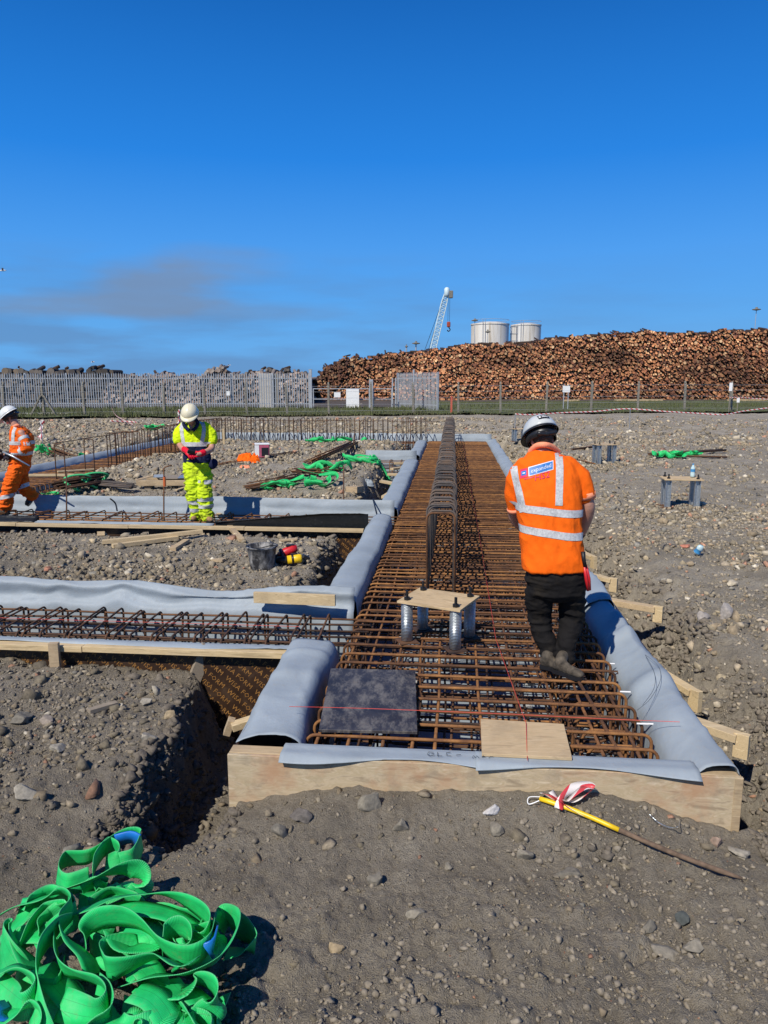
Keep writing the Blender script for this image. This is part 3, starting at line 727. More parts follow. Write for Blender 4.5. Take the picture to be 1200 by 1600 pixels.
# strip over the end board
sheet('membrane_strip', 'narrow grey strip lying along the top of the plywood end board', [(.30, .125), (1.40, .125)], lambda s: [(-.02, -.42), (-.018, -.04), (-.005, .006), (.05, .008), (.11+.012*math.sin(s*5), .010), (.140+.026*math.sin(s*5+1), -.004-.012*math.sin(s*5+1))], amp=.003, crease=.25, edge=.01, seed=9, n_per=40, group=None, thick=.003)
sheet('membrane_strip', 'second grey strip on the end board with pen scribbles', [(1.38, .127), (2.56, .127)], lambda s: [(-.02, -.42), (-.018, -.04), (-.005, .008), (.05, .012), (.11+.012*math.sin(s*5), .014), (.142+.026*math.sin(s*4.4+2.2), -.002-.012*math.sin(s*4.4+2.2))], amp=.003, crease=.25, edge=.01, seed=10, n_per=40, group=None, thick=.003)
def scribble(px0, py0, sc, strokes, label, z=.022):
    p0 = unproj(px0, py0, z); mb = MB()
    for st in strokes:
        mb.tube([Vector((p0.x+a*sc, p0.y+b*sc, z)) for a, b in st], .0016, 4)
    mb.V = [tuple(Vector(v)-p0) for v in mb.V]
    return tag(mb.build('pen_mark', MT['black'], None, loc=p0), label, 'pen mark')
scribble(668, 1181, .045, [[(.8, .9), (.2, 1), (0, .4), (.3, 0), (.8, .2), (.8, .5), (.5, .5)], [(1.3, .9), (1.2, 0), (1.8, 0)], [(2.9, .9), (2.4, .8), (2.3, .2), (2.9, 0)], [(3.5, .2), (4.1, .3)]], 'black pen letters on the grey strip near its joint')
scribble(738, 1184, .03, [[(0, 0), (.3, .8), (.6, 0), (.9, .8), (1.2, 0)], [(1.8, .3), (2.4, .3), (2.1, .8), (1.8, .3)], [(3, 0), (3.4, .5), (3.9, .4)]], 'small pen scribble on the grey strip left of the plywood square')
scribble(1062, 1130, .03, [[(0, 0), (.5, .2)], [(.1, .5), (.6, .6), (.4, .9)]], 'tiny pen mark beside the red string on the right grey sheet', z=.05)
# side trench A: tall far sheet, and near strip over the rail
def profAf(s):
    top = .18+.035*math.sin(s*1.9+.5)+.02*math.sin(s*4.3)
    return [(.02, -.66), (.02, -.3), (.02, -.05), (-.02, .02), (-.045, .075), (-.03, top-.04), (-.10, top)]
sheet('membrane_sheet', 'broad wavy grey sheet standing behind the bars of the nearest side trench', [(-6.4, 2.66), (.36, 2.66)], profAf, amp=.022, edge=.04, seed=12, n_per=20, folds=((3.9, .10, .04), (4.5, .12, .07), (4.95, .2, -.03), (6.2, .1, .03)), prof_k=6)
sheet('membrane_strip', 'thin grey strip draped over the rail of the nearest side trench', [(-6.4, 1.67), (.06, 1.67)], lambda s: [(-.06, -.66), (-.055, -.30), (-.045, -.03), (-.02, .006), (.03, .008), (.058+.02*math.sin(s*2.6), -.004-.012*math.sin(s*2.6+1))], amp=.004, edge=.008, seed=13, n_per=22)
# side trench B
sheet('membrane_sheet', 'smooth grey sheet standing behind the bars under the yellow worker', [(-8.4, 7.62), (.34, 7.62)], lambda s: [(.02, -.66), (.02, -.3), (.01, -.04), (-.02, .06), (-.03, .14), (-.06, .225+.01*math.sin(s*1.3))], amp=.016, edge=.03, seed=14, n_per=14)
sheet('membrane_strip', 'thin black strip flopped over the rail near the orange walking worker', [(-8.4, 6.56), (-4.9, 6.56)], lambda s: [(-.06, -.66), (-.05, -.2), (-.04, .06), (.0, .05), (.075, .004)], mat='liner_black', amp=.012, edge=.03, seed=15, n_per=14, group='black membrane of the second side trench')
sheet('membrane_strip', 'low grey strip on the rail at the yellow worker feet', [(-4.9, 6.53), (-2.2, 6.53)], lambda s: [(-.06, -.66), (-.05, -.2), (-.03, .0), (.0, .01), (.06, .0)], amp=.005, edge=.01, seed=16, n_per=12)
sheet('membrane_sheet', 'upright shiny black sheet on the rail right of the yellow worker', [(-2.2, 6.56), (.05, 6.56)], lambda s: [(-.06, -.66), (-.05, -.2), (-.03, .02+.05*min(1, s/1.2)), (-.02, .04+.13*min(1, s/1.6)), (.0, .03+.16*min(1, s/1.6))], mat='liner_black', amp=.006, edge=.01, seed=17, n_per=16, group='black membrane of the second side trench')
# C, far end and the left beam
sheet('membrane_sheet', 'flat grey sheet across the short gap in the far left wall', [(-1.1, 16.1), (.28, 16.1)], [(.02, -.6), (.02, -.2), (.0, .02), (-.02, .1), (-.05, .22)], amp=.02, edge=.03, seed=18, n_per=6)
sheet('membrane_sheet', 'pale sheet closing the far end of the main trench', [(-8.4, 22.45), (2.6, 22.45)], [(.04, -.6), (.03, -.2), (.01, .0), (-.02, .12), (-.06, .24)], amp=.03, edge=.05, seed=19, n_per=6)
sheet('membrane_sheet', 'grey sheet on the far side of the rusty mat behind the orange walker', [(-8.35, 9.7), (-8.35, 22.3)], [(.14, -.6), (.12, -.1), (.08, .04), (-.04, .14), (-.16, .10), (-.22, -.02)], amp=.05, edge=.08, seed=20, n_per=7)
for k, o in RECTS.items():       # membrane on the trench floors
    u0, u1, v0, v1 = o; mb = MB(); nu = max(2, int((u1-u0)/.25)); nv = max(2, int((v1-v0)/.25)); rows = []
    if k == 'M': v0, v1 = .14, v1
    for i in range(nv+1):
        rows.append([W(u0+.04+(u1-u0-.08)*j/nu, v0+.04+(v1-v0-.08)*i/nv, -.655+.012*math.sin(j*2.3+i*1.7)) for j in range(nu+1)])
    mb.grid(rows); c = rows[0][0].copy(); mb.V = [tuple(Vector(v)-c) for v in mb.V]
    ob = mb.build('floor_membrane', MT['liner'], None, True, loc=c); solid(ob, .004); tag(ob, {'M': 'grey membrane on the bottom of the long main trench', 'A': 'grey membrane on the bottom of the nearest side trench', 'B': 'membrane on the bottom of the trench under the yellow worker', 'C': 'membrane on the bottom of the short gap trench at far left', 'F': 'membrane under the far row of tall bars', 'E': 'membrane under the rusty mat at far left', 'D': 'membrane under the rusty mat behind the walking worker'}[k], 'membrane')

# ------------------------------------------------------------------ reinforcement
def hoop_pts(w, h, r=.055, k=5, close=True, z0=0.):
    """rounded rectangle in the local xz plane, top at z0"""
    pts = []
    for cx, cz, a0 in ((w/2-r, z0-r, 0), (-w/2+r, z0-r, 90), (-w/2+r, z0-h+r, 180), (w/2-r, z0-h+r, 270)):
        for i in range(k+1):
            a = R(a0+90*i/k); pts.append((cx+r*math.cos(a), 0, cz+r*math.sin(a)))
    return pts
def ubar_pts(w, h, r=.06, k=5, zb=-.4, zt=.84):
    pts = [(w/2, 0, zb)]
    for cx, a0 in ((w/2-r, 0), (-w/2+r, 90)):
        for i in range(k+1):
            a = R(a0+90*i/k); pts.append((cx+r*math.cos(a), 0, zt-r+r*math.sin(a)))
    return pts+[(-w/2, 0, zb)]
HM1 = MB().tube(hoop_pts(2.03, .50), .0105, 7, closed=True).mesh('hoop', MT['rust'], True)
HM2 = MB().tube(hoop_pts(1.90, .40, .05, 4), .008, 5, closed=True).mesh('inner_hoop', MT['rust_dark'], True)
HM3 = MB().tube(hoop_pts(1.30, .46, .05, 4), .008, 5, closed=True).mesh('inner_hoop', MT['rust_dark'], True)
cage = thing('reinforcement_cage', 'long rusty steel bar cage filling the main trench', 'rebar cage', W(1.39, 0, 0), -TH)
vs = []
v = .30
while v < 3.3: vs.append(v); v += .19
while v < 22.3: vs.append(v); v += .150
vs = [q for q in vs]
for q in vs:
    j = rnd.uniform
    o = new('hoop', HM1, cage, (j(-.012, .012)+.02, q+j(-.01, .01), -.012+j(-.004, .004)), (j(-.01, .01), j(-.004, .004), j(-.006, .006)))
    q2 = q+.07
    new('inner_hoop', HM3 if int(q*10) % 3 else HM2, cage, (j(-.05, .05)+.03, q2+j(-.02, .02), -.045+j(-.01, .01)), (j(-.05, .05), j(-.006, .006), j(-.012, .012)))
def longbar(name, pts, r, mat, parent, n=6): return part(MB().tube(pts, r, n), name, MT[mat], parent, True)
def wob_line(u, z, v0, v1, a=.012, step=.8, sd=0):
    r = random.Random(int(u*1000)+sd); n = int((v1-v0)/step)+1
    return [W(u+r.uniform(-a, a), v0+(v1-v0)*i/n, z+r.uniform(-.003, .003)) for i in range(n+1)]
tops = [.47, .645, .84, 1.02, 1.16, 1.44, 1.68, 1.90, 2.10, 2.30]
for i, u in enumerate(tops):
    longbar('long_bar', wob_line(u, -.034, .17+.03*(i % 3), 22.2, sd=i), .0105, 'rust', cage)
for i, u in enumerate([.55, .78, 1.0, 1.25, 1.5, 1.75, 2.0, 2.22]):
    longbar('lower_bar', wob_line(u, -.098, .25, 22.2, .02, sd=i+30), .009, 'rust_dark', cage, 5)
for i, u in enumerate([.45, .6, .8, 1.0, 1.2, 1.4, 1.6, 1.8, 2.0, 2.2, 2.36]):
    longbar('bottom_bar', wob_line(u, -.49, .22, 22.2, .015, sd=i+60), .010, 'rust_dark', cage, 5)
for u in (.41, 2.37):
    for z in (-.16, -.27, -.38):
        longbar('side_bar', wob_line(u, z, .2, 22.2, .008, sd=int(z*-100)), .008, 'rust_dark', cage, 5)
# bottom mat and random link bars that fill the depth of the cage
for i in range(100):
    v = .35+i*.215; m = MB().tube([W(.42, v, -.515), W(2.38, v+rnd.uniform(-.03, .03), -.515)], .008, 5); part(m, 'bottom_cross_bar', MT['rust_dark'], cage, True)
for i in range(110):
    v = 1.2+i*.19; u = rnd.choice([1.35, 1.5, 1.72, 1.9, 2.05, 2.2]); L_ = rnd.uniform(.4, .8)
    m = MB().tube([W(u-L_/2, v, -.16-rnd.uniform(0, .1)), W(u-L_/2+.03, v, -.07), W(u+L_/2-.03, v+.02, -.07), W(u+L_/2, v, -.2)], .007, 5); part(m, 'link_bar', MT['rust_dark'], cage, True)
# near right corner: stacked curved side hoops
sideh = MB().tube(hoop_pts(.34, .44, .08, 5), .010, 6, closed=True).mesh('side_link', MT['rust'], True)
for i in range(16):
    o = new('side_link', sideh, cage, (.82+rnd.uniform(-.02, .02), .38+i*.19, -.045), (rnd.uniform(-.1, .1), 0, rnd.uniform(-.12, .12)))
b = part(MB().tube([W(2.22, .15, -.055), W(2.16, .9, -.02), W(2.10, 1.55, .0)], .0125, 7), 'long_bar', MT['rust'], cage, True)
# white and yellow spacers
SPW = MB().tube([(-.035, 0, 0), (.035, 0, 0)], .006, 6).mesh('spacer', MT['white'])
for (a, b) in ((953, 1037), (977, 1081), (1004, 1131), (1012, 1131)):
    p = unproj(a, b, -.03); q = p-cage.location; q.rotate(Matrix.Rotation(TH, 3, 'Z')); new('spacer', SPW, cage, q)
SP2 = MB().box((0, 0, 0), (.05, .09, .04), None, .006).mesh('spacer_block', simple('grey_spacer_concrete', (.42, .42, .40), .9))
for i in range(60):
    new('spacer_block', SP2, cage, (rnd.uniform(-.5, .85), rnd.choice([.3, .6, 1., 1.5, 2., 2.6, 3.2, 3.8, 4.5])+rnd.uniform(0, .5), -.56), (0, 0, rnd.uniform(0, 3)))

# row of tall link bars down the middle
row = thing('starter_bar_row', 'dense row of tall upright hooped bars down the middle of the main trench', 'starter bars', W(1.14, 0, 0), -TH)
UM = MB().tube(ubar_pts(.265, 0), .0105, 7).mesh('upright_hoop', MT['steel_new'], True)
UMR = MB().tube(ubar_pts(.265, 0), .0105, 7).mesh('upright_hoop', MT['rust'], True)
v = 3.12; i = 0
while v < 22.2:
    new('upright_hoop', UMR if i == 0 else UM, row, (rnd.uniform(-.014, .014), v+rnd.uniform(-.03, .03), rnd.uniform(-.05, .015)), (rnd.uniform(-.03, .03), rnd.uniform(-.012, .012), rnd.uniform(-.05, .05))); v += .105; i += 1
for u_, z_ in ((-.125, .30), (.125, .30), (-.125, .62), (.125, .62)):
    pass
# side trench A cage
def cross_cage(name, label, u0, u1, v0, v1, du, zt, h, tb, mat='rust', r=.0085, seed=0):
    t = thing(name, label, 'rebar cage', W(u0, (v0+v1)/2, 0), -TH); w = v1-v0; rr = random.Random(seed)
    hm = MB().tube([(0, p[0], p[2]) for p in hoop_pts(w, h, .045, 4)], r, 6, closed=True).mesh('hoop', MT[mat], True)
    n = int((u1-u0)/du)
    for i in range(n+1):
        new('hoop', hm, t, (i*du+rr.uniform(-.02, .02), 0, zt+rr.uniform(-.008, .008)), (rr.uniform(-.03, .03), rr.uniform(-.06, .06), rr.uniform(-.04, .04)))
        if i % 2 == 0: new('hoop', hm, t, (i*du+.035, 0, zt-.012), (0, .03, rr.uniform(-.05, .05)))
    for z in [zt-.03, zt-h+.03]:
        for k in range(tb):
            v = v0+.05+(w-.1)*k/(tb-1); m = MB()
            m.tube([W(u0+(u1+.25-u0)*q/8, v+rr.uniform(-.012, .012), z+rr.uniform(-.006, .006)) for q in range(9)], r, 6); part(m, 'long_bar', MT[mat], t, True)
    for z in (zt-h*.35, zt-h*.65):
        for v in (v0+.02, v1-.02):
            m = MB(); m.tube([W(u0, v, z), W(u1+.25, v, z)], r, 6); part(m, 'side_bar', MT['rust_dark'], t, True)
    return t
cross_cage('reinforcement_cage', 'low cage of rusty hoops in the nearest side trench', -4.6, .30, 1.80, 2.52, .19, .012, .44, 5, 'rust_dark', .0095, 4)
cross_cage('reinforcement_cage', 'low cage of rusty hoops at the feet of the yellow worker', -8.2, .28, 6.68, 7.46, .30, .022, .44, 4, 'rust', .010, 5)
cross_cage('reinforcement_cage', 'low cage of rusty hoops in the short gap trench', -1.0, .2, 15.35, 16.0, .30, .0, .40, 3, 'rust', .009, 6)
# left far mats with tall bars
def mat_cage(name, label, u0, u1, v0, v1, seed):
    t = thing(name, label, 'rebar cage', W((u0+u1)/2, v0, 0), -TH); w = u1-u0
    hm = MB().tube(hoop_pts(w, .42, .05, 4), .010, 5, closed=True).mesh('hoop', MT['rust'], True)
    n = min(140, int((v1-v0)/.16))
    for i in range(n): new('hoop', hm, t, (rnd.uniform(-.02, .02), i*(v1-v0)/n, .01+rnd.uniform(-.01, .01)), (0, 0, rnd.uniform(-.02, .02)))
    for k in range(7): part(MB().tube(wob_line(u0+.06+(w-.12)*k/6, -.012, v0, v1, .02, 1.6, seed+k), .010, 5), 'long_bar', MT['rust'], t, True)
    return t
mat_cage('reinforcement_cage', 'rusty orange steel mat running back behind the hooped bars at left', -8.15, -6.95, 9.9, 22.3, 90)
mat_cage('reinforcement_cage', 'rusty steel mat behind the legs of the orange walker', -13.5, -8.4, 9.75, 10.9, 120)
cross_cage('reinforcement_cage', 'rusty steel mat under the far cross row of bars', -6.8, .2, 21.45, 22.3, .32, .0, .42, 4, 'rust', .010, 8)
r2 = thing('starter_bar_row', 'row of thin upright hooped bars behind the yellow worker to the left', 'starter bars', W(-7.05, 0, 0), -TH)
U2 = MB().tube(ubar_pts(.20, 0, .05, 4, -.4, .80), .012, 6).mesh('upright_hoop', MT['rust_dark'], True)
for v in [11.15, 12.55]+[13.55+.30*i for i in range(29)]:
    new('upright_hoop', U2, r2, (rnd.uniform(-.03, .03), v+rnd.uniform(-.04, .04), rnd.uniform(-.05, .02)), (rnd.uniform(-.03, .03), rnd.uniform(-.03, .03), rnd.uniform(-.15, .15)+.2))
part(MB().tube([W(-7.13, 11.1+.5*i, .775-.006*(i % 3)) for i in range(23)], .010, 5), 'top_rail', MT['rust_dark'], r2, True)
r3 = thing('starter_bar_row', 'far cross row of tall upright bars with a thin top rail', 'starter bars', W(0, 21.9, 0), -TH)
U3 = MB().tube([(0, p[0], p[2]) for p in ubar_pts(.30, 0, .05, 4, -.4, .80)], .012, 6).mesh('upright_hoop', MT['rust_dark'], True)
for i in range(46):
    new('upright_hoop', U3, r3, (-7.1+.165*i+rnd.uniform(-.02, .02), rnd.uniform(-.03, .03), rnd.uniform(-.06, .03)), (rnd.uniform(-.02, .02), rnd.uniform(-.02, .02), rnd.uniform(-.25, .25)))
part(MB().tube([W(-7.2+.5*i, 21.76, .72-.006*(i % 3)) for i in range(17)], .010, 5), 'top_rail', MT['rust_dark'], r3, True)
# ------------------------------------------------------------------ boards, strings and bolt cages on the near mat
def slab_quad(name, corners, z, th, mat, label, cat, group=None, zs=None):
    P = [unproj(a, b, z if zs is None else zs[i]) for i, (a, b) in enumerate(corners)]
    c = sum(P, Vector())/4; m = MB(); top = [p-c for p in P]; bot = [p-c-Vector((0, 0, th)) for p in P]
    m.add(top+bot, [(0, 1, 2, 3), (7, 6, 5, 4), (0, 4, 5, 1), (1, 5, 6, 2), (2, 6, 7, 3), (3, 7, 4, 0)])
    me = m.mesh(name, MT[mat] if isinstance(mat, str) else mat); bm = bmesh.new(); bm.from_mesh(me); bmesh.ops.recalc_face_normals(bm, faces=bm.faces)
    bmesh.ops.bevel(bm, geom=bm.edges[:], offset=.0015, segments=1, affect='EDGES'); bm.to_mesh(me); bm.free()
    return tag(new(name, me, None, c), label, cat, group)
def mat_dirtyfilm():
    m = Mat('scuffed_film_board', .5); v = m.coord('World'); n = m.noise(v, 5, 6, .65, .4); n2 = m.noise(m.coord('World', (2.2, 1, 1)), 4.5, 10, .82, .15); f = m.noise(m.coord('World', (40, 8, 8)), 3, 4, .6)
    c = m.ramp(n, [(.3, (.016, .014, .016)), (.7, (.045, .040, .042))])
    c = m.mix(m.ramp(n2, [(.47, (0, 0, 0)), (.60, (.70, .70, .70))]), c, (.20, .18, .15))
    c = m.mix(m.ramp(f, [(.6, (0, 0, 0)), (.8, (.4, .4, .4))]), c, (.2, .18, .16)); m.col(c); m.bump(n2, .2, .002); return m.m
fbd = slab_quad('film_board', [(517, 1044), (649, 1047), (652, 1143), (498, 1140)], .032, .018, mat_dirtyfilm(), 'scuffed black film faced plywood square lying on the near steel mat', 'board')
pbd = slab_quad('plywood_board', [(751, 1123), (881, 1131), (894, 1184), (753, 1177)], .034, .018, 'ply', 'clean pale plywood square lying on the near right of the steel mat', 'board')
p = unproj(460, 936, .055)
_y = W(-.3, 2.50, 0).y; peg('timber_batten', unproj(397, 933, Y=_y+.09), unproj(524, 938, Y=_y-.04), .032, .100, 'pale timber batten resting on the bars of the nearest side trench', 'wood_fresh', 'timber')

def mat_string():
    m = Mat('red_string', .6); m.col((.62, .06, .035)); return m.m
MT['string'] = mat_string()
def string(pts, label, r=.0018, mat='string'):
    c = Vector(pts[0]); m = MB(); m.tube([Vector(p)-c for p in pts], r, 4); return tag(m.build('string_line', MT[mat], None, loc=c), label, 'string')
string([unproj(452, 1104, .11), unproj(500, 1105, .075), unproj(575, 1107, .056), unproj(652, 1110, .05), unproj(800, 1116, .035), unproj(960, 1124, .03), unproj(1010, 1126, .05), unproj(1062, 1128, .10)], 'red string line stretched across the near mat from sheet to sheet')
string([unproj(824, 1188, .03), unproj(822, 1130, .045), W(1.60, 2.0, .012), W(1.61, 6, .010), W(1.60, 12, .012), W(1.6, 21, .012)], 'red string line running lengthways along the main trench mat', r=.0018)
string([W(-.02, 2.1, .03), W(-2, 2.12, .02), W(-4.6, 2.1, .03)], 'red string line running along the nearest side trench')
# thin dark tie wire looping on the right grey sheet
string(smooth_path([unproj(995, 1110, .03), unproj(1016, 1092, .07), unproj(1032, 1062, .09), unproj(1028, 1040, .09), unproj(1008, 1023, .085)], 6)+smooth_path([unproj(1008, 1023, .085), unproj(1022, 1050, .09), unproj(1022, 1075, .09), unproj(1004, 1102, .07)], 6)[1:], 'thin dark wire curling on the right grey sheet', .0013, 'black')

def mat_galvtube():
    m = Mat('galvanised_duct', .38, .8); v = m.coord('Object', (1, 1, 1)); w = m.N.new('ShaderNodeTexWave'); m.L.new(v, w.inputs[0]); w.bands_direction = 'Z'; w.inputs['Scale'].default_value = 26; w.inputs['Distortion'].default_value = .4
    n = m.noise(v, 12, 5, .6); m.col(m.ramp(n, [(.3, (.40, .45, .47)), (.7, (.62, .66, .67))])); m.bump(w.outputs['Fac'], .6, .006); return m.m
MT['duct'] = mat_galvtube()
def bolt_cage(loc, rz, label, size=(.40, .26), h=.33, tube_r=.045, plate_over=.05, box=False, long=True, ply_scale=1.0, foot=.075):
    t = thing('anchor_bolt_set', label, 'anchor bolts', loc, rz, 'anchor bolt sets under plywood templates')
    a, b = size[0]/2, size[1]/2
    m = MB(); pw, pd = (size[0]+plate_over*2)*ply_scale, (size[1]+plate_over*2)*ply_scale
    m.box((0, 0, h+.010), (pw, pd, .020), None, .002); m.build('template_board', MT['ply'], t)
    for i, (x, y) in enumerate(((-a, -b), (a, -b), (a, b), (-a, b))):
        if not box:
            m = MB(); m.lathe((x, y, .012), [(tube_r, 0), (tube_r, h-.013)], 20); m.build('duct', MT['duct'], t, True)
        else:
            m = MB()
            for dx in (-.036, .036): m.box((x+dx, y, h/2+.006), (.012, .075, h-.014))
            m.box((x, y, h/2+.006), (.06, .012, h-.014)); m.build('duct', MT['galv'], t)
        m = MB(); m.box((x, y, .005), (foot*2, foot*2, .010), Matrix.Rotation(R(45), 3, 'Z'), .001); m.build('foot_plate', MT['rust_dark'], t)
        m = MB(); m.lathe((x, y, h+.0205), [(.026, 0), (.026, .022), (.0125, .0221), (.0125, .075)], 6); m.build('bolt', MT['black'], t)
    return t
# near one: template corners in the photograph give its size
zt = .335
P = [unproj(628, 941, zt), unproj(728, 957, zt), unproj(741, 932, zt), unproj(648, 920, zt)]
c = sum(P, Vector())/4; dx = (P[1]-P[0]+P[2]-P[3])/2; dy = (P[3]-P[0]+P[2]-P[1])/2
bolt_cage((c.x, c.y, .002), math.atan2(dx.y, dx.x), 'anchor bolt set standing on the main steel mat in front of the tall hooped bars', (dx.length-.12, dy.length-.11), .325, .046, .06)
for (px, py, wpx, lab, hh) in ((1067, 793, 62, 'anchor bolt set on the right with a water bottle on its plywood top', .46), (946, 726, 36, 'anchor bolt set standing behind and right of the helmet of the man in orange', .50), (812, 690, 22, 'most distant anchor bolt set, beside the end of the main trench', .42)):
    g = on_ground(px, py); s = wpx/FPX*g.y*1.02
    bolt_cage((g.x, g.y+.15, g.z-.01), R(-8 if px > 1000 else 12), lab, (s*.70, s*.42), hh, .045, s*.12, True, foot=.08)
MT['clear'] = simple('clear_bottle_plastic', (.50, .66, .68), .12, 0, .1, 10, 0)
MT['blue_label'] = simple('blue_label', (.05, .25, .50), .4, 0, .1, 10, 0)
g = on_ground(1067, 793); q = Vector((unproj(1080, 770, Y=g.y+.2).x, g.y+.2, g.z+.48))
t = thing('water_bottle', 'clear plastic water bottle standing on the plywood of the right bolt set', 'bottle', q)
MB().lathe((0, 0, 0), [(.030, 0), (.036, .01), (.036, .06), (.032, .07), (.036, .08), (.036, .13), (.030, .16), (.013, .185), (.013, .20)], 18).build('body', MT['clear'], t, True)
MB().lathe((0, 0, .085), [(.0368, 0), (.0368, .045)], 18, cap=False).build('label_band', MT['blue_label'], t, True)
MB().lathe((0, 0, .2001), [(.015, 0), (.015, .02)], 14).build('cap', MT['blue_label'], t)
g = on_ground(1087, 868); t = thing('crushed_can', 'crushed blue and clear drinks bottle lying on the right hand rubble', 'litter', g+Vector((0, 0, .02)))
m = MB(); m.lathe((0, 0, 0), [(.03, 0), (.042, .02), (.030, .05), (.044, .08), (.036, .11), (.02, .13)], 12); V = [Vector(v) for v in m.V]; m.V = [(v.x*(1+.3*mnoise.noise(v*20)), v.y*.8, v.z) for v in V]; o = m.build('body', MT['clear'], t, True); o.rotation_euler = (.3, .4, 0)
o = MB().lathe((0, 0, .025), [(.045, 0), (.036, .03), (.046, .05)], 12, cap=False).build('label_band', MT['blue_label'], t, True); o.rotation_euler = (.3, .4, 0)

# ------------------------------------------------------------------ timber props outside the formwork
def prop_timber(a, b, za, zb, w, h, label, block=True, mat='wood_fresh'):
    A = unproj(*a, za); B = unproj(*b, zb); t = thing('timber_prop', label, 'timber', A, 0, 'timber props holding the formwork')
    m = MB(); m.beam(A, B, w, h, 0, .002); part(m, 'strut', MT[mat], t)
    if block:
        d = (B-A).normalized(); s = d.cross(Vector((0, 0, 1))).normalized(); m = MB(); c = B+d*.026
        m.beam(c-Vector((0, 0, .12)), c+Vector((0, 0, .035)), .085, .045, math.atan2(d.y, d.x), .002); part(m, 'peg', MT['wood_fresh'], t)
    return t
prop_timber((1082, 1128), (1152, 1152), -.05, -.07, .085, .05, 'pale timber prop with two end blocks at the right corner of the near mat')
prop_timber((1022, 1045), (1082, 1082), -.05, -.10, .080, .045, 'short timber prop with peg right of the folded grey sheet')
prop_timber((942, 938), (1024, 952), -.04, -.05, .085, .055, 'timber prop crossed by the shadow of the man in orange', mat='wood')
prop_timber((915, 897), (955, 907), -.05, -.08, .08, .045, 'thin timber prop just behind the shaded prop')
prop_timber((905, 862), (926, 872), -.05, -.06, .08, .045, 'small timber prop end beside the hip of the man in orange')
for i, v in enumerate([8.9, 9.9, 10.9, 11.9, 12.9, 13.9, 15.0, 16.2]):
    A = W(2.80, v, -.05); B = W(3.25+.05*(i % 3), v+rnd.uniform(-.1, .1), -.02); o = peg('timber_prop', A, B, .11, .05, ('%s short timber prop beyond the shoulder of the man in orange, counting away' % ('first', 'second', 'third', 'fourth', 'fifth', 'sixth', 'seventh', 'last')[i]), 'wood_fresh', 'timber', 'short props along the far right sheet')
for i, (a, b, lab) in enumerate([((640, 752), (600, 777), 'lowest slanted timber prop on the far left of the main trench'), ((628, 758), (596, 752), 'pale timber prop poking out of the shade of the far left bank'), ((636, 742), (606, 741), 'timber prop in the shaded gap beside the far left sheet'), ((648, 728), (612, 733), 'long pale timber prop below the short gap trench'), ((650, 723), (616, 724), 'timber prop just under the grey sheet of the short gap trench'), ((660, 712), (640, 716), 'small timber prop beside the farthest left sheet'), ((668, 702), (652, 705), 'timber prop near the red cloth'), ((670, 696), (655, 698), 'most distant small timber prop on the left wall')]):
    peg('timber_prop', unproj(*a, -.04), unproj(*b, -.04), .11, .05, lab, 'wood_fresh')
# near left: broken prop end with a small block
t = thing('timber_prop', 'broken timber prop with a small square block below the pillow shaped sheet', 'timber', unproj(375, 1130, -.12))
m = MB(); m.beam(unproj(362, 1136, -.12), unproj(408, 1121, -.09), .07, .045, 0, .002); part(m, 'strut', MT['wood_fresh'], t)
A = unproj(358, 1134, -.13); m = MB(); m.beam(A-Vector((.02, -.01, .06)), A+Vector((.02, 0, .045)), .055, .045, .4, .002); part(m, 'block', MT['wood'], t)
# loose timbers on the island
def loose(a, b, w, h, dz, label, mat='wood', dz2=None):
    A = on_ground(*a, dz); B = on_ground(*b, dz if dz2 is None else dz2); return peg('loose_timber', A, B, w, h, label, mat, 'timber')
loose((160, 851), (317, 838), .075, .05, .035, 'longest pale timber of the loose heap in front of the yellow worker', 'wood_fresh', .07)
loose((176, 858), (278, 846), .075, .05, .04, 'pale timber lying just in front of the longest loose timber', 'wood_fresh', .05)
loose((158, 838), (182, 822), .10, .06, .04, 'thick short block at the left end of the loose timber heap', 'wood')
loose((182, 830), (212, 822), .075, .045, .03, 'grey brown offcut between the thick block and the heap', 'wood_old')
loose((256, 832), (273, 824), .075, .04, .05, 'short brown offcut standing behind the longest loose timber', 'wood_old')
loose((270, 862), (292, 848), .08, .045, .03, 'brown offcut sticking out from under the longest loose timber', 'wood')
loose((280, 834), (302, 830), .07, .035, .03, 'small pale offcut behind the right end of the heap', 'wood')
loose((330, 833), (378, 847), .075, .045, .025, 'loose grey timber lying alone in front of the yellow worker', 'wood')
loose((210, 832), (228, 836), .08, .05, .02, 'stubby pale wood block in the middle behind the heap', 'wood_old')
loose((332, 877), (350, 878), .07, .03, .02, 'small square wood chip on the rubble left of the bucket', 'wood')
loose((492, 838), (519, 831), .05, .02, .03, 'thin bright splinter of timber on the island near its right end', 'wood_fresh')
loose((478, 842), (497, 840), .06, .02, .02, 'short flat offcut beside the thin bright splinter', 'wood')
loose((437, 848), (463, 846), .08, .02, .03, 'orange brown offcut behind the red power tool', 'wood')
loose((139, 1118), (183, 1105), .05, .03, .03, 'grey weathered board piece on the left bank', 'wood_old')
peg('timber_rail', unproj(-90, 743, .05), unproj(145, 742, .05), .06, .05, 'long pale timber lying on the mat behind the orange walker', 'wood_fresh', 'timber')
peg('timber_batten', unproj(90, 737, .05), unproj(148, 733, .05), .09, .03, 'short pale batten on the rusty mat under the hooped bars', 'wood_fresh', 'timber')
peg('timber_batten', unproj(238, 709, .05), unproj(272, 709, .05), .10, .03, 'small pale board on the rusty mat left of the yellow worker', 'wood_fresh', 'timber')
g = on_ground(350, 695); peg('timber_stake', (g.x, g.y, g.z-.2), (g.x, g.y, g.z+.52), .07, .05, 'bright upright timber stake right of the yellow worker', 'wood_fresh', 'stake')
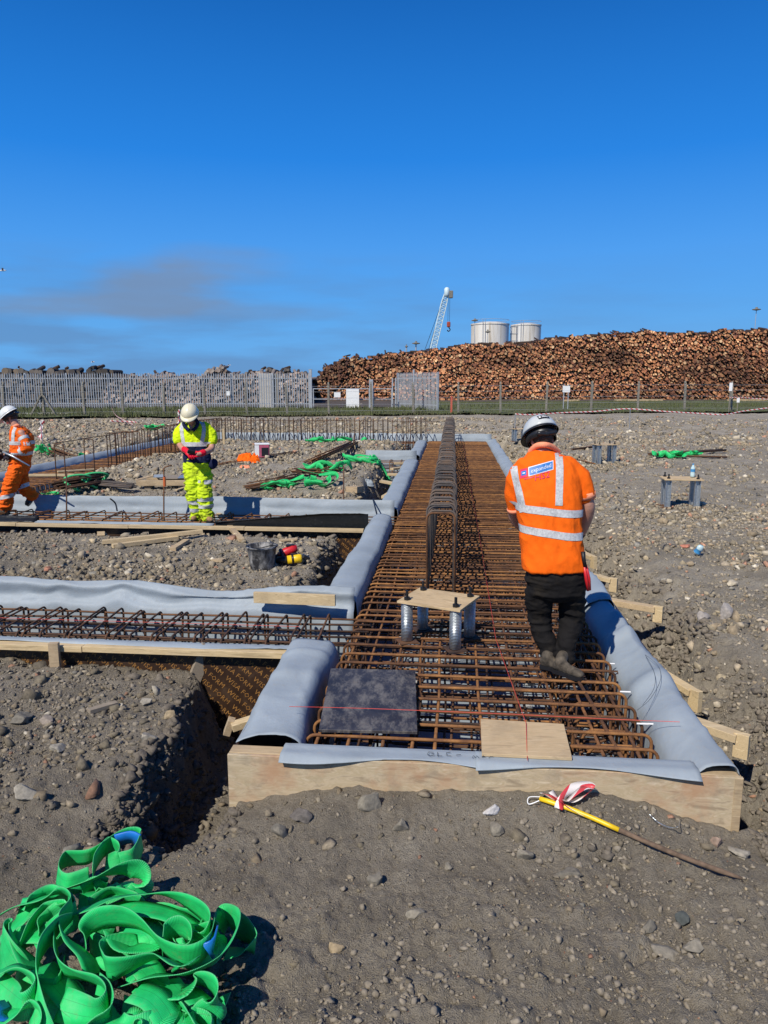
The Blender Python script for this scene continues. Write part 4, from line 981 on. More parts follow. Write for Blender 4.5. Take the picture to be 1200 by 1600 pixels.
# pallet like stack left of the yellow worker
g = on_ground(255, 765); t = thing('timber_stack', 'small stack of planks and sheet offcuts left of the yellow worker', 'timber', g, R(2))
m = MB(); m.box((0, 0, .13), (1.0, .09, .10), None, .003); m.build('plank', MT['wood'], t)
m = MB(); m.box((.02, .55, .16), (.95, .09, .08), None, .003); m.build('plank', MT['wood'], t)
for k, (x, y, w, d, mt_) in enumerate(((.1, .3, .35, .5, 'wood_old'), (.38, .28, .25, .45, 'galv'), (-.15, .3, .2, .4, 'liner'))): m = MB(); m.box((x, y, .205+.012*k), (w, d, .01), Matrix.Rotation(.1*k, 3, 'Z')); m.build('sheet_offcut', MT[mt_], t)
o = MB().box((0, 0, 0), (.34, .10, .02), None, .001).build('plank', MT['wood'], t, loc=(-.38, .12, .215), rot=(0, -.2, .5))
m = MB(); m.box((-.3, .1, .04), (.12, .2, .08)); m.build('bearer', MT['wood_old'], t); m = MB(); m.box((.35, .1, .04), (.12, .2, .08)); m.build('bearer', MT['wood_old'], t)
loose((275, 768), (292, 762), .06, .02, .03, 'pale splinter on rubble below the plank stack', 'wood_fresh')

# ------------------------------------------------------------------ loose rods and clamps
def rod(px, py0, py1, label, r=.011, hook=None, z=None):
    g = on_ground(px, py0) if z is None else unproj(px, py0, z); top = unproj(px, py1, Y=g.y); c = g.copy()
    pts = [(0, 0, -.35), (0, 0, 0), (top.x-g.x, 0, top.z-g.z)]
    if hook: pts += [(top.x-g.x+.02, 0, top.z-g.z+.02), (top.x-g.x+hook, .02, top.z-g.z+.05)]
    t = thing('steel_rod', label, 'steel rod', c); MB().tube(pts, r, 6).build('bar', MT['rust_dark'], t, True); return t, top-g
t, d = rod(256, 805, 732, 'thin upright rod with bent top and orange clamp left of the yellow worker', hook=.12, z=0)
MB().tube([(d.x, 0, d.z*.62), (d.x, 0, d.z*.82)], .022, 8).build('clamp', simple('orange_paint', (.55, .12, .03), .6), t)
rod(104, 812, 736, 'upright rod in front of the black bar bundle at left', z=0)
rod(537, 800, 728, 'upright rod at the right of the second side trench', z=0)
rod(620, 722, 676, 'thin upright rod at the short gap trench'); rod(553, 706, 680, 'thin rod among the scattered rust coloured bars'); rod(467, 712, 690, 'short rod beside the white box')
def bar_bundle(px0, py0, px1, py1, n, label, bend=0, r=.012, mat='rust_dark', spread=.12, lift=.05, zabs=None):
    A = on_ground(px0, py0, lift); B = on_ground(px1, py1, lift)
    if zabs is not None: A, B = unproj(px0, py0, zabs), unproj(px1, py1, zabs)
    t = thing('bar_bundle', label, 'steel bars', A)
    d = (B-A); s = d.normalized().cross(Vector((0, 0, 1))).normalized(); rr = random.Random(px0)
    for i in range(n):
        o = s*(rr.uniform(-1, 1)*spread); z = Vector((0, 0, abs(rr.gauss(0, .6))*spread*.55)); k = rr.uniform(-.04, .04)
        pts = [o+z+d*k, o*rr.uniform(.9, 1.1)+z+d*(.5+k), o*rr.uniform(.8, 1.15)+z+d*(1+k*.5)]
        if bend: pts = [pts[0]-d.normalized()*.05+s*bend*rr.uniform(.8, 1)]+pts
        MB().tube(pts, r, 5).build('bar', MT[mat], t, True)
    return t
bar_bundle(90, 764, 165, 752, 40, 'thick bundle of black bars tied with two green slings behind the second trench', mat='rust_dark', spread=.22, zabs=.10)
bar_bundle(130, 757, 206, 764, 16, 'grey bars fanning out at the right of the black bundle', mat='steel_new', spread=.14, zabs=.06)
bar_bundle(80, 712, 138, 726, 22, 'dark bundle of bars lying on the sheet beyond the rusty mat', mat='rust_dark', spread=.22, lift=.10)
bar_bundle(388, 768, 470, 752, 26, 'bundle of dark bent bars in front on the far island', mat='rust_dark', spread=.16)
bar_bundle(462, 742, 522, 744, 24, 'bundle of dark bars lying behind the green slings', mat='rust_dark', spread=.18)
bar_bundle(485, 728, 552, 712, 22, 'sheaf of reddish bars stacked on the far island', mat='rust', spread=.16, lift=.08)
bar_bundle(498, 744, 530, 738, 20, 'short pile of rusty links beside the green slings', mat='rust', spread=.14)
bar_bundle(552, 712, 565, 722, 14, 'upright tangle of orange rusty ends behind the slings', mat='rust', spread=.12, lift=.08)
bar_bundle(1020, 716, 1134, 708, 5, 'long dark bars lying with a green sling on the right', mat='rust_dark', spread=.12, r=.02)
bar_bundle(1030, 714, 1134, 718, 3, 'second pair of dark bars lying nearer on the right', mat='rust_dark', spread=.06, r=.02)
bar_bundle(893, 706, 928, 702, 2, 'dark bar lying left of the bolt set behind the helmet', mat='rust_dark', spread=.05, r=.02)
bar_bundle(905, 722, 930, 728, 2, 'rusty bar stub lying in front of the bolt set behind the helmet', mat='rust', spread=.04, r=.018)
bar_bundle(330, 735, 460, 712, 3, 'thin rusty bars lying across the rubble right of the yellow worker', mat='rust', spread=.15, r=.010, lift=.03)
bar_bundle(455, 745, 410, 760, 3, 'stray thin bars in front of the bent bundle', mat='rust', spread=.10, r=.009, lift=.02)
# curled bar ends leaning on the second trench
for a in ((180, 786, 172, 779), (588, 800, 583, 780)):
    string(smooth_path([unproj(a[0]+3, a[1]+12, .05), unproj(a[0], a[1], .14), unproj(a[2], a[3], .23)], 4), 'dark hooked bar leaning on the grey sheet left of the yellow worker' if a[0] < 200 else 'dark hooked bar leaning on the grey sheet near the main trench corner', .012, 'black')

# ------------------------------------------------------------------ buckets, tools, cloths
g = on_ground(410, 888, 0); t = thing('bucket', 'black mortar bucket smeared with grey cement on the island', 'bucket', g)
def mat_bucket():
    m = Mat('cement_smeared_rubber', .6); v = m.coord('Object', (1, 1, .5)); n = m.noise(v, 14, 6, .7, .5)
    m.col(m.ramp(n, [(.42, (.022, .022, .024)), (.52, (.13, .13, .13)), (.7, (.38, .37, .35))])); m.bump(n, .4, .004); return m.m
MT['bucket'] = mat_bucket()
MB().lathe((0, 0, .0), [(.130, 0), (.150, .12), (.168, .25), (.185, .258), (.185, .27), (.160, .27), (.142, .12), (.12, .02)], 32, cap=False).build('shell', MT['bucket'], t, True)
MB().lathe((0, 0, .0), [(.001, .01), (.13, .012), (.13, .02), (.001, .03)], 24, cap=False).build('base', MT['bucket'], t)
MB().tube(smooth_path([(-.185, 0, .262), (-.13, -.13, .30), (0, -.20, .285), (.13, -.13, .30), (.185, 0, .262)], 6), .005, 5).build('handle', MT['black'], t, True)
g = on_ground(452, 884, 0); t = thing('nail_gun', 'red and black power tool lying beside the bucket', 'power tool', g+Vector((-.02, .12, 0)), .3)
m = MB(); m.tube([(-.12, 0, .10), (-.05, 0, .13), (.05, 0, .17), (.10, 0, .18)], [.04, .055, .055, .04], 12); m.build('housing', MT['red'], t, True)
m = MB(); m.tube([(.02, 0, .15), (.10, -.03, .08), (.15, -.05, .04)], [.03, .028, .03], 10); m.build('grip', MT['black_plastic'], t, True)
m = MB(); m.box((.19, -.05, .06), (.09, .09, .07), Matrix.Rotation(.5, 3, 'Y'), .01); m.build('battery', MT['black_plastic'], t)
m = MB(); m.tube([(-.12, 0, .10), (-.20, .01, .07)], [.03, .018], 10); m.build('nozzle', MT['black_plastic'], t, True)
m = MB(); m.tube(smooth_path([(-.02, -.01, .10), (.03, -.03, .05), (.09, -.05, .035)], 4), .014, 8); m.build('guard', MT['red'], t, True)
m = MB(); m.box((.02, 0, .215), (.10, .05, .03), None, .008); m.build('top_vent', MT['black_plastic'], t)
m = MB(); m.tube([(-.075, 0, .122), (-.055, 0, .13)], [.058, .058], 14); m.build('collar_ring', MT['black_plastic'], t, True)
m = MB(); m.tube([(-.16, -.02, .05), (-.02, -.05, .055)], [.035, .035], 10); m.build('magazine', MT['black_plastic'], t, True)
t = thing('spray_canister', 'yellow and black power tool lying in front of the red one', 'power tool', on_ground(452, 885, .05), .15)
MB().tube([(-.02, 0, .03), (.13, 0, .045), (.15, 0, .047)], [.05, .052, .04], 16).build('body', MT['yellow'], t, True)
MB().tube([(-.02, 0, .03), (-.06, 0, .03), (-.14, 0, .04)], [.046, .045, .03], 14).build('head', MT['black_plastic'], t, True)
MB().box((.06, .02, .09), (.08, .05, .03), None, .006).build('latch', MT['black_plastic'], t)
MB().tube([(-.06, .0, .05), (-.09, .05, .10), (-.10, .10, .13)], [.022, .020, .022], 10).build('grip', MT['black_plastic'], t, True)
MB().tube([(.03, 0, .037), (.055, 0, .040)], [.0535, .0545], 16).build('dark_band', MT['black_plastic'], t, True)
g = on_ground(410, 716); t = thing('paint_tub', 'white and pink square tub standing beside the orange cloth', 'tub', g, .2)
MB().box((0, 0, .17), (.34, .30, .34), None, .02).build('body', simple('pink_tub', (.45, .10, .16), .5), t)
MB().box((-.13, -.152, .20), (.10, .006, .26)).build('label_panel', MT['white'], t); MB().box((0, 0, .35), (.35, .31, .025), None, .005).build('lid', MT['white'], t)
MB().box((.06, -.153, .17), (.16, .006, .20)).build('label_panel', MT['black_plastic'], t)
def cloth(px, py, w, d, h, label, mat='orange_cloth', seed=1):
    g = on_ground(px, py); n = 40; m = MB(); rows = []
    for i in range(n+1):
        row = []
        for j in range(n+1):
            x, y = (i/n-.5), (j/n-.5); rr = math.hypot(x, y)*2; e = max(0, 1-rr**3)
            k = abs(mnoise.noise(Vector((x*7+seed, y*7, seed))))*1.3+.5*abs(mnoise.noise(Vector((x*15, y*15+seed, 3))))
            row.append(((x*w)*(1+.18*mnoise.noise(Vector((x*2, y*2, seed*2.))))*(1-.25*max(0, rr-.75)), (y*d)*(1+.18*mnoise.noise(Vector((x*2, y*2, seed*4.))))*(1-.25*max(0, rr-.75)), h*e*(.5+k)+.005-.03*(rr > .9)))
        rows.append(row)
    m.grid(rows); o = m.build('crumpled_cloth', MT[mat], None, True, loc=g); solid(o, .004, 1); return tag(o, label, 'cloth')
cloth(388, 720, .62, .40, .14, 'crumpled orange jacket dropped on the rubble right of the yellow worker', seed=2)
cloth(638, 692, .62, .45, .16, 'small crumpled red orange jacket near the far row of bars', 'orange_worn', seed=5)
cloth(383, 731, .3, .2, .05, 'faded pinkish rag beside the orange jacket', 'pink_cuff', seed=8)
cloth(574, 757, .3, .18, .10, 'crumpled blue grey rag on the far island', 'liner', seed=9)
loose((549, 770), (560, 769), .22, .12, .05, 'tan block of broken board on the far island front', 'wood')

# ------------------------------------------------------------------ yellow stake, barrier tape
A = on_ground(843, 1256, .03); B = on_ground(1160, 1377, .02); d = B-A
lift_ = max(max(gzf(A.x+d.x*f, A.y+d.y*f)+.012-(A.z+d.z*f) for f in np.linspace(0.03, .97, 30)), 0); A.z += lift_*.6; B.z += lift_*.6; d = B-A
t = thing('marker_stake', 'long rusty stake with yellow painted end lying in the foreground soil', 'stake', A)
MT['dull_rust'] = simple('dull_muddy_rust', (.15, .10, .065), .9, 0, .3, 25, .4, .003, 'World')
MB().tube([d*(.0+.42*i/8)+Vector((0, 0, .01*math.sin(i*.4))) for i in range(9)], [.013]*9, 10).build('painted_end', MT['yellow'], t, True)
MB().tube([d*(.42+.58*i/12)+Vector((0, 0, .01*math.sin(3.2+i*.25))) for i in range(13)], [.0125]*11+[.010, .006], 10).build('shaft', MT['dull_rust'], t, True)
def mat_tape():
    m = Mat('red_white_tape', .4); u = m.N.new('ShaderNodeUVMap'); u.uv_map = 'UVMap'; sp = m.N.new('ShaderNodeSeparateXYZ'); m.L.new(u.outputs[0], sp.inputs[0])
    k = m.math('ADD', m.math('MULTIPLY', sp.outputs[1], 5.0), m.math('MULTIPLY', sp.outputs[0], .5)); f = m.math('GREATER_THAN', m.math('FRACT', k), .58)
    m.col(m.mix(f, (.70, .66, .62), (.55, .05, .06))); return m.m
MT['tape'] = mat_tape()
def ribbon(name, pts, width, mat, parent=None, k=8, thick=.003, nw=3, closed=False):
    """pts: (x,y,z,roll) - roll 0 lies flat, 90 stands on edge"""
    P = smooth_path([(p[0], p[1], p[2]) for p in pts], k, closed); Rr = smooth_path([(p[3], 0, 0) for p in pts], k, closed)
    n = len(P); V = []; UVs = []; L = 0
    for i, p in enumerate(P):
        a = P[i-1] if (closed or i > 0) else P[i]; b = P[(i+1) % n] if (closed or i < n-1) else P[i]
        t = (b-a).normalized(); s = t.cross(Vector((0, 0, 1)))
        s = s.normalized() if s.length > 1e-4 else Vector((1, 0, 0)); up = s.cross(t)
        r = R(Rr[i].x); ax = s*math.cos(r)+up*math.sin(r)
        if i: L += (p-P[i-1]).length
        for j in range(nw):
            f = j/(nw-1)-.5; V.append(p+ax*width*f); UVs.append((j/(nw-1), L))
    F = []
    m_ = n if closed else n-1
    for i in range(m_):
        for j in range(nw-1): F.append((i*nw+j, i*nw+j+1, ((i+1) % n)*nw+j+1, ((i+1) % n)*nw+j))
    c = V[0].copy() if parent is None else Vector((0, 0, 0)); V = [v-c for v in V]
    me = mesh_np(name, V, F, MT[mat], True); uvl = me.uv_layers.new(name='UVMap')
    for lp in me.loops: uvl.data[lp.index].uv = UVs[lp.vertex_index]
    o = new(name, me, parent, None if parent is not None else c); solid(o, thick, 0); return o
q = on_ground(890, 1262)
t = thing('tape_scrap', 'crumpled red and white barrier tape knotted on the yellow stake end', 'tape', q)
for k_, pts in enumerate([[(845, 1252, .05, 20), (865, 1262, .05, 70), (895, 1262, .04, 10), (925, 1252, .07, 60), (905, 1250, .09, 10), (880, 1262, .07, 80), (872, 1272, .03, 0)],
                          [(860, 1258, .08, 0), (885, 1275, .05, 50), (905, 1278, .03, 10), (935, 1285, .02, 0)], [(885, 1268, .06, 30), (910, 1256, .09, 10), (928, 1250, .06, 30)]]):
    ribbon('tape', [tuple((on_ground(a, b, z)-q))+(r,) for a, b, z, r in pts], .045, 'tape', t, 6, .0008)
string(smooth_path([on_ground(843, 1256, .04), on_ground(826, 1254, .03), on_ground(826, 1262, .02), on_ground(842, 1262, .04)], 6), 'white cord loop on the tip of the yellow stake', .003, 'white')
string(smooth_path([on_ground(1035, 1243, .10), on_ground(1055, 1265, .06), on_ground(1061, 1295, .035), on_ground(1050, 1303, .035), on_ground(1030, 1296, .035), on_ground(1014, 1282, .035)], 6), 'thin grey wire loop lying on the soil below the end board', .0025, 'duct')
# barrier tape lines
def tape_line(pts, label, w=.07, sag=0.05):
    P = [on_ground(a, b, 0) for a, b, _ in pts]; P = [unproj(a, c_, Y=p.y) for (a, b, c_), p in zip(pts, P)]
    return tag(ribbon('barrier_tape', [tuple(p)+(80,) for p in P], w, 'tape', None, 6, .001), label, 'barrier tape')
tape_line([(805, 668, 647), (830, 668, 648), (880, 668, 645), (930, 668, 643), (980, 668, 639), (1040, 668, 643), (1090, 668, 646), (1130, 668, 648), (1165, 668, 642), (1230, 668, 634)], 'red and white barrier tape strung low across the right side of the site', .05)
tape_line([(1140, 650, 621), (1170, 650, 622), (1215, 650, 625)], 'short red and white tape hanging at the right edge by the signpost', .04)
tape_line([(174, 652, 636), (180, 654, 648), (190, 662, 655), (208, 668, 664)], 'white and red tape trailing down from the fence at left', .07)
tape_line([(172, 668, 658), (200, 668, 659), (214, 668, 660)], 'flat length of red tape on the ground left of the yellow worker', .06)
tape_line([(-10, 672, 658), (5, 672, 659), (14, 674, 662)], 'red and white tape behind the head of the orange walker', .10)
tape_line([(281, 668, 640), (279, 668, 648), (281, 668, 656), (277, 668, 664)], 'bunch of tape hanging behind the shoulder of the yellow worker', .10)
t = tape_line([(65, 690, 657), (67, 690, 664), (63, 690, 672), (67, 690, 678), (62, 690, 684), (65, 690, 690)], 'bunched red and white tape on a thin cane beyond the orange walker', .16)
def cane(px, pyb, pyt, label, r=.012, mat='galv'):
    g = on_ground(px, pyb); top = unproj(px, pyt, Y=g.y); m = MB(); m.tube([(0, 0, -.2), (0, 0, top.z-g.z)], r, 6); return tag(m.build('cane', MT[mat], None, loc=g), label, 'stake')
cane(67, 695, 657, 'thin cane carrying the bunched tape'); cane(983, 670, 637, 'thin pale cane holding up the barrier tape at right'); cane(804, 680, 648, 'leaning thin cane at the left end of the barrier tape')
cane(1199, 672, 632, 'thin cane at the right edge of the picture')
# ------------------------------------------------------------------ slings
MT['sling_blue'] = simple('blue_sling_label', (.01, .16, .55), .4, 0, .15, 20, 0)
PG = Vector((0, 0, -.26))
q0 = on_ground(200, 1480)
sl = thing('sling_tangle', 'big tangled heap of flat green webbing slings in the near left corner', 'lifting slings', q0)
ZG = q0.z
def SP(cx, cy, h): return unproj(cx/2.857, 1280+cy/2.857, ZG+h)-q0
STR = [
 [(400, 262, .05, 80), (300, 290, .05, 85), (256, 250, .05, 80), (290, 180, .05, 75), (400, 165, .06, 70), (500, 95, .07, 60), (585, 66, .08, 70), (632, 90, .06, 85), (600, 170, .05, 85), (540, 200, .04, 60)],
 [(415, 255, .05, 88), (425, 190, .06, 85), (480, 120, .06, 80), (532, 140, .05, 85), (540, 185, .04, 70), (470, 205, .03, 20)],
 [(240, 330, .04, 20), (330, 300, .09, 30), (430, 262, .13, 35), (540, 222, .15, 60), (615, 228, .13, 88), (640, 285, .07, 88), (610, 330, .03, 80)],
 [(370, 330, .06, 80), (420, 300, .07, 85), (475, 305, .06, 85), (440, 330, .05, 60), (560, 300, .05, 10), (470, 345, .05, 5), (350, 372, .05, 5)],
 [(330, 420, .10, 10), (400, 395, .14, 20), (520, 350, .17, 30), (700, 335, .18, 40), (840, 372, .19, 75), (930, 440, .18, 88), (930, 520, .15, 88), (870, 570, .10, 80)],
 [(385, 600, .10, 88), (385, 500, .15, 88), (450, 440, .19, 85), (560, 435, .20, 80), (650, 480, .19, 70), (730, 570, .18, 75), (840, 612, .17, 85), (930, 560, .17, 80), (945, 470, .14, 70)],
 [(400, 440, .12, 5), (560, 400, .15, 5), (720, 415, .16, 12), (840, 470, .14, 20), (900, 540, .12, 30)],
 [(725, 585, .15, 85), (745, 510, .17, 88), (800, 480, .18, 88), (845, 510, .17, 88), (855, 575, .14, 80), (800, 600, .12, 60)],
 [(510, 510, .15, 40), (560, 580, .15, 30), (680, 560, .13, 10), (660, 500, .13, 10), (560, 490, .12, 5)],
 [(620, 560, .12, 10), (480, 590, .15, 60), (475, 660, .18, 88), (560, 650, .20, 70), (700, 610, .21, 50), (800, 655, .20, 40), (840, 640, .17, 30)],
 [(550, 745, .16, 40), (680, 700, .19, 35), (830, 690, .19, 45), (960, 630, .18, 50), (1030, 540, .16, 60), (1060, 460, .12, 80), (1010, 435, .08, 85), (975, 490, .05, 80)],
 [(1010, 600, .04, 15), (1080, 590, .05, 30), (1140, 560, .06, 80), (1110, 500, .06, 85), (1060, 470, .04, 70)],
 [(740, 720, .12, 15), (800, 780, .15, 20), (880, 720, .16, 60), (960, 750, .17, 88), (965, 830, .14, 88), (900, 880, .10, 80), (830, 960, .08, 40)],
 [(600, 770, .18, 5), (680, 800, .18, 5), (740, 880, .15, 10), (770, 990, .10, 5)],
 [(-20, 440, .08, 30), (80, 385, .12, 30), (200, 350, .15, 25), (290, 330, .17, 60), (322, 390, .17, 88), (270, 470, .17, 88), (320, 550, .16, 50), (385, 620, .15, 45), (412, 690, .12, 50)],
 [(95, 580, .08, 80), (140, 480, .12, 80), (200, 410, .14, 70), (290, 400, .14, 80), (230, 440, .12, 88), (180, 490, .11, 88), (190, 540, .09, 70)],
 [(70, 680, .08, 20), (30, 600, .11, 60), (10, 520, .13, 80), (50, 500, .12, 80), (90, 580, .11, 50), (150, 670, .09, 30)],
 [(190, 1000, .10, 30), (165, 860, .15, 60), (160, 700, .18, 85), (180, 580, .19, 85), (240, 500, .19, 80), (290, 470, .16, 60)],
 [(250, 540, .14, 85), (262, 640, .17, 80), (340, 690, .19, 60), (450, 735, .20, 70), (480, 810, .19, 88), (420, 860, .17, 80), (270, 825, .14, 40)],
 [(-60, 700, .12, 30), (40, 670, .16, 20), (110, 690, .17, 60), (165, 760, .17, 88), (110, 830, .15, 80), (30, 790, .12, 40), (-30, 740, .1, 20)],
 [(-40, 920, .10, 10), (80, 860, .14, 20), (150, 840, .15, 70), (185, 900, .13, 88), (180, 1000, .08, 60)],
 [(260, 1000, .08, 5), (370, 920, .13, 10), (480, 870, .17, 60), (490, 790, .18, 85), (430, 760, .16, 60)],
 [(500, 1000, .10, 10), (600, 880, .16, 10), (650, 900, .15, 60), (650, 1000, .10, 60)],
 [(180, 660, .10, 10), (260, 740, .12, 10), (340, 830, .12, 15), (420, 880, .10, 10)],
 [(560, 700, .12, 5), (640, 660, .14, 5), (690, 740, .14, 10), (660, 830, .12, 10)],
 [(860, 900, .03, 85), (900, 960, .03, 85), (960, 900, .05, 60), (970, 800, .05, 20)],
]
for pts in STR:
    ribbon('webbing_strap', [tuple(SP(a, b, h))+(r,) for a, b, h, r in pts], .106, 'web', sl, 9, .0028, 5)
rr = random.Random(5)
for i in range(16):
    cx, cy = rr.uniform(60, 900), rr.uniform(420, 1000); a0 = rr.uniform(0, 6.28)
    if cx > 700 and cy < 520: cy += 120
    h = .03+.10*rr.random(); pts = []
    for k in range(6):
        a = a0+k*.9; rad = rr.uniform(70, 190); pts.append((cx+rad*math.cos(a), cy+rad*.75*math.sin(a), h+rr.uniform(-.02, .03), rr.choice([5, 20, 60, 85, 100])))
    ribbon('webbing_strap', [tuple(SP(a, b, h_))+(r,) for a, b, h_, r in pts], .095, 'web', sl, 7, .0035, 4)
for pts in ([(520, 95, .075, 70), (585, 80, .085, 72), (618, 96, .07, 86)], [(925, 590, .16, 85), (950, 570, .168, 80), (960, 520, .155, 75)], [(-30, 820, .15, 30), (0, 860, .14, 25), (20, 880, .12, 20)]):
    ribbon('sling_tag', [tuple(SP(a, b, h))+(r,) for a, b, h, r in pts], .085, 'sling_blue', sl, 5, .008, 3)
def small_sling(px, py, w, d, n, label, seed, width=.07, hh=.10, lift=0.):
    g = on_ground(px, py); t = thing('lifting_sling', label, 'lifting sling', g); r = random.Random(seed)
    for i in range(n):
        cx, cy = r.uniform(-w, w)*.5, r.uniform(-d, d)*.5; a0 = r.uniform(0, 6.28); pts = []
        for k in range(7):
            a = a0+k*.95; rad = r.uniform(.4, 1.0)
            x = cx+rad*w*.45*math.cos(a); y = cy+rad*d*.5*math.sin(a); pts.append((x, y, gzf(g.x+x, g.y+y)-g.z+.03+lift+r.random()*hh, r.choice([10, 40, 80, 95])))
        ribbon('webbing_strap', pts, width, 'web', t, 5, .004, 3)
    return t
small_sling(465, 764, .95, .5, 5, 'green sling heaped over the dark bent bars on the far island', 1, .085, .16)
small_sling(505, 742, .8, .4, 4, 'green sling looped round the bar bundle in the middle of the far island', 2, .09, .26)
small_sling(578, 725, 1.1, .5, 5, 'green sling lying by the orange rusty ends on the far island', 3, .08, .16)
small_sling(507, 693, .95, .5, 5, 'green sling on the rubble left of centre near the far row', 4, .10, .14)
small_sling(575, 691, .95, .5, 5, 'green sling lying to the left of the small red cloth', 5, .10, .14)
small_sling(242, 690, .5, .5, 4, 'green sling seen through the hooped bars beside the yellow worker', 6, .10, .18)
small_sling(72, 712, .4, .4, 4, 'green and blue sling hanging by the elbow of the orange walker', 7, .09, .30)
small_sling(136, 722, .5, .4, 3, 'dark green sling on the bar bundle beyond the rusty mat', 8, .08, .25)
small_sling(80, 773, .3, .3, 2, 'scrap of green sling on the soil beside the shoe of the orange walker', 9, .05, .05)
small_sling(1042, 716, .6, .4, 5, 'green sling at the left end of the dark bars on the right', 10, .12, .14)
small_sling(1090, 714, .5, .3, 3, 'smaller green sling draped over the dark bars on the right', 11, .08, .12)
def hoop_sling(px, py, rx, rz, label, rz_=0.3):
    g = unproj(px, py, .0); t = thing('lifting_sling', label, 'lifting sling', g)
    pts = [(.05*math.sin(a*2), rx*math.cos(a)*.9, rz*math.sin(a)+rz*1.1, 90) for a in [k*math.tau/9 for k in range(9)]]
    P = [(p[1]*math.sin(rz_)+p[0], p[1]*math.cos(rz_), max(.01, p[2])) for p in pts]
    m = MB(); m.tube(smooth_path(P, 4, True), .02, 6, closed=True)
    for v in range(len(m.V)): x, y, z = m.V[v]; m.V[v] = (x*2.0, y, z)
    m.build('webbing_strap', MT['web'], t, True); return t
hoop_sling(122, 768, .25, .15, 'green sling choking the black bar bundle at its left', .2)
hoop_sling(150, 764, .25, .15, 'green sling choking the black bar bundle at its right', .2)

# ------------------------------------------------------------------ far ground surfaces
def flat(name, pts, mat, label=None, dz=.004, kind='structure', n=1):
    m = MB(); P = [(x, y, gzf(x, y)+dz) for x, y in pts]; m.add(P, [tuple(range(len(P)))]); o = m.build(name, MT[mat]); return tag(o, label, kind=kind)
def strip(name, x0, x1, ya, yb, mat, dz, nx=60, ny=14, amp=0., kind='structure', label=None):
    rows = []
    for j in range(ny+1):
        f = j/ny; X = np.linspace(x0, x1, nx+1); Y = ya(X)*(1-f)+yb(X)*f
        Z = gz(X, Y, False)+dz+amp*np.abs(fbm(X*.9, Y*.9, s=4, o=3))
        rows.append(list(zip(X, Y, Z)))
    m = MB(); m.grid(rows); return tag(m.build(name, MT[mat], None, True), label, kind=kind)
MT['yard'] = simple('dark_yard_surface', (.085, .068, .055), .9, 0, .3, .8, .3, .02, 'World')
strip('yard', -60, 110, lambda X: 53+0*X, lambda X: 260+0*X, 'yard', .06)
strip('grass', -60, 95, lambda X: 40.5+.16*X.clip(-20, 30)+.9*vnoise(X*.7, X*0, s=6), lambda X: np.where(X < 4, 50.5, 66)+0*X, 'grass', .09, 220, 24, .10, 'stuff', 'rough grass strip along the site fences')
def grass_blades():
    rg = np.random.default_rng(3); n = 26000; x = rg.uniform(-32, 42, n); ya = 40.2+.16*np.clip(x, -20, 30); yb = np.where(x < 4, 50, 65)
    y = ya+(yb-ya)*rg.random(n)**1.2; z = gz(x, y, False)+.07; h = rg.uniform(.06, .22, n)*(1+.8*(vnoise(x*.5, y*.5, s=8) > .3)); a = rg.random(n)*6.28; w = .03
    A = np.stack([x-w*np.cos(a), y-w*np.sin(a), z], -1); B = np.stack([x+w*np.cos(a), y+w*np.sin(a), z], -1); C = np.stack([x+rg.normal(0, .05, n), y, z+h], -1)
    V = np.stack([A, B, C], 1).reshape(-1, 3); F = np.arange(n*3).reshape(-1, 3)
    tag(new('grass_tufts', mesh_np('grass_tufts', V, F, MT['grass'])), 'tufts of coarse grass growing by the site fences', kind='stuff')
grass_blades()
MT['concrete'] = simple('pale_concrete', (.42, .40, .36), .85, 0, .15, 6, .2, .003, 'World')
MT['conc_post'] = simple('weathered_concrete', (.20, .185, .15), .9, 0, .2, 10, .2, .003)
MT['fence_galv'] = simple('dull_galvanised', (.42, .44, .46), .5, .35, .12, 6, 0)
A = unproj(-80, 648, Y=41); B = unproj(335, 648, Y=41.5); m = MB(); c = (A+B)/2; m.beam(A-c, B-c, .12, .16, 0, .01); tag(m.build('kerb', MT['concrete'], None, loc=c), kind='structure')

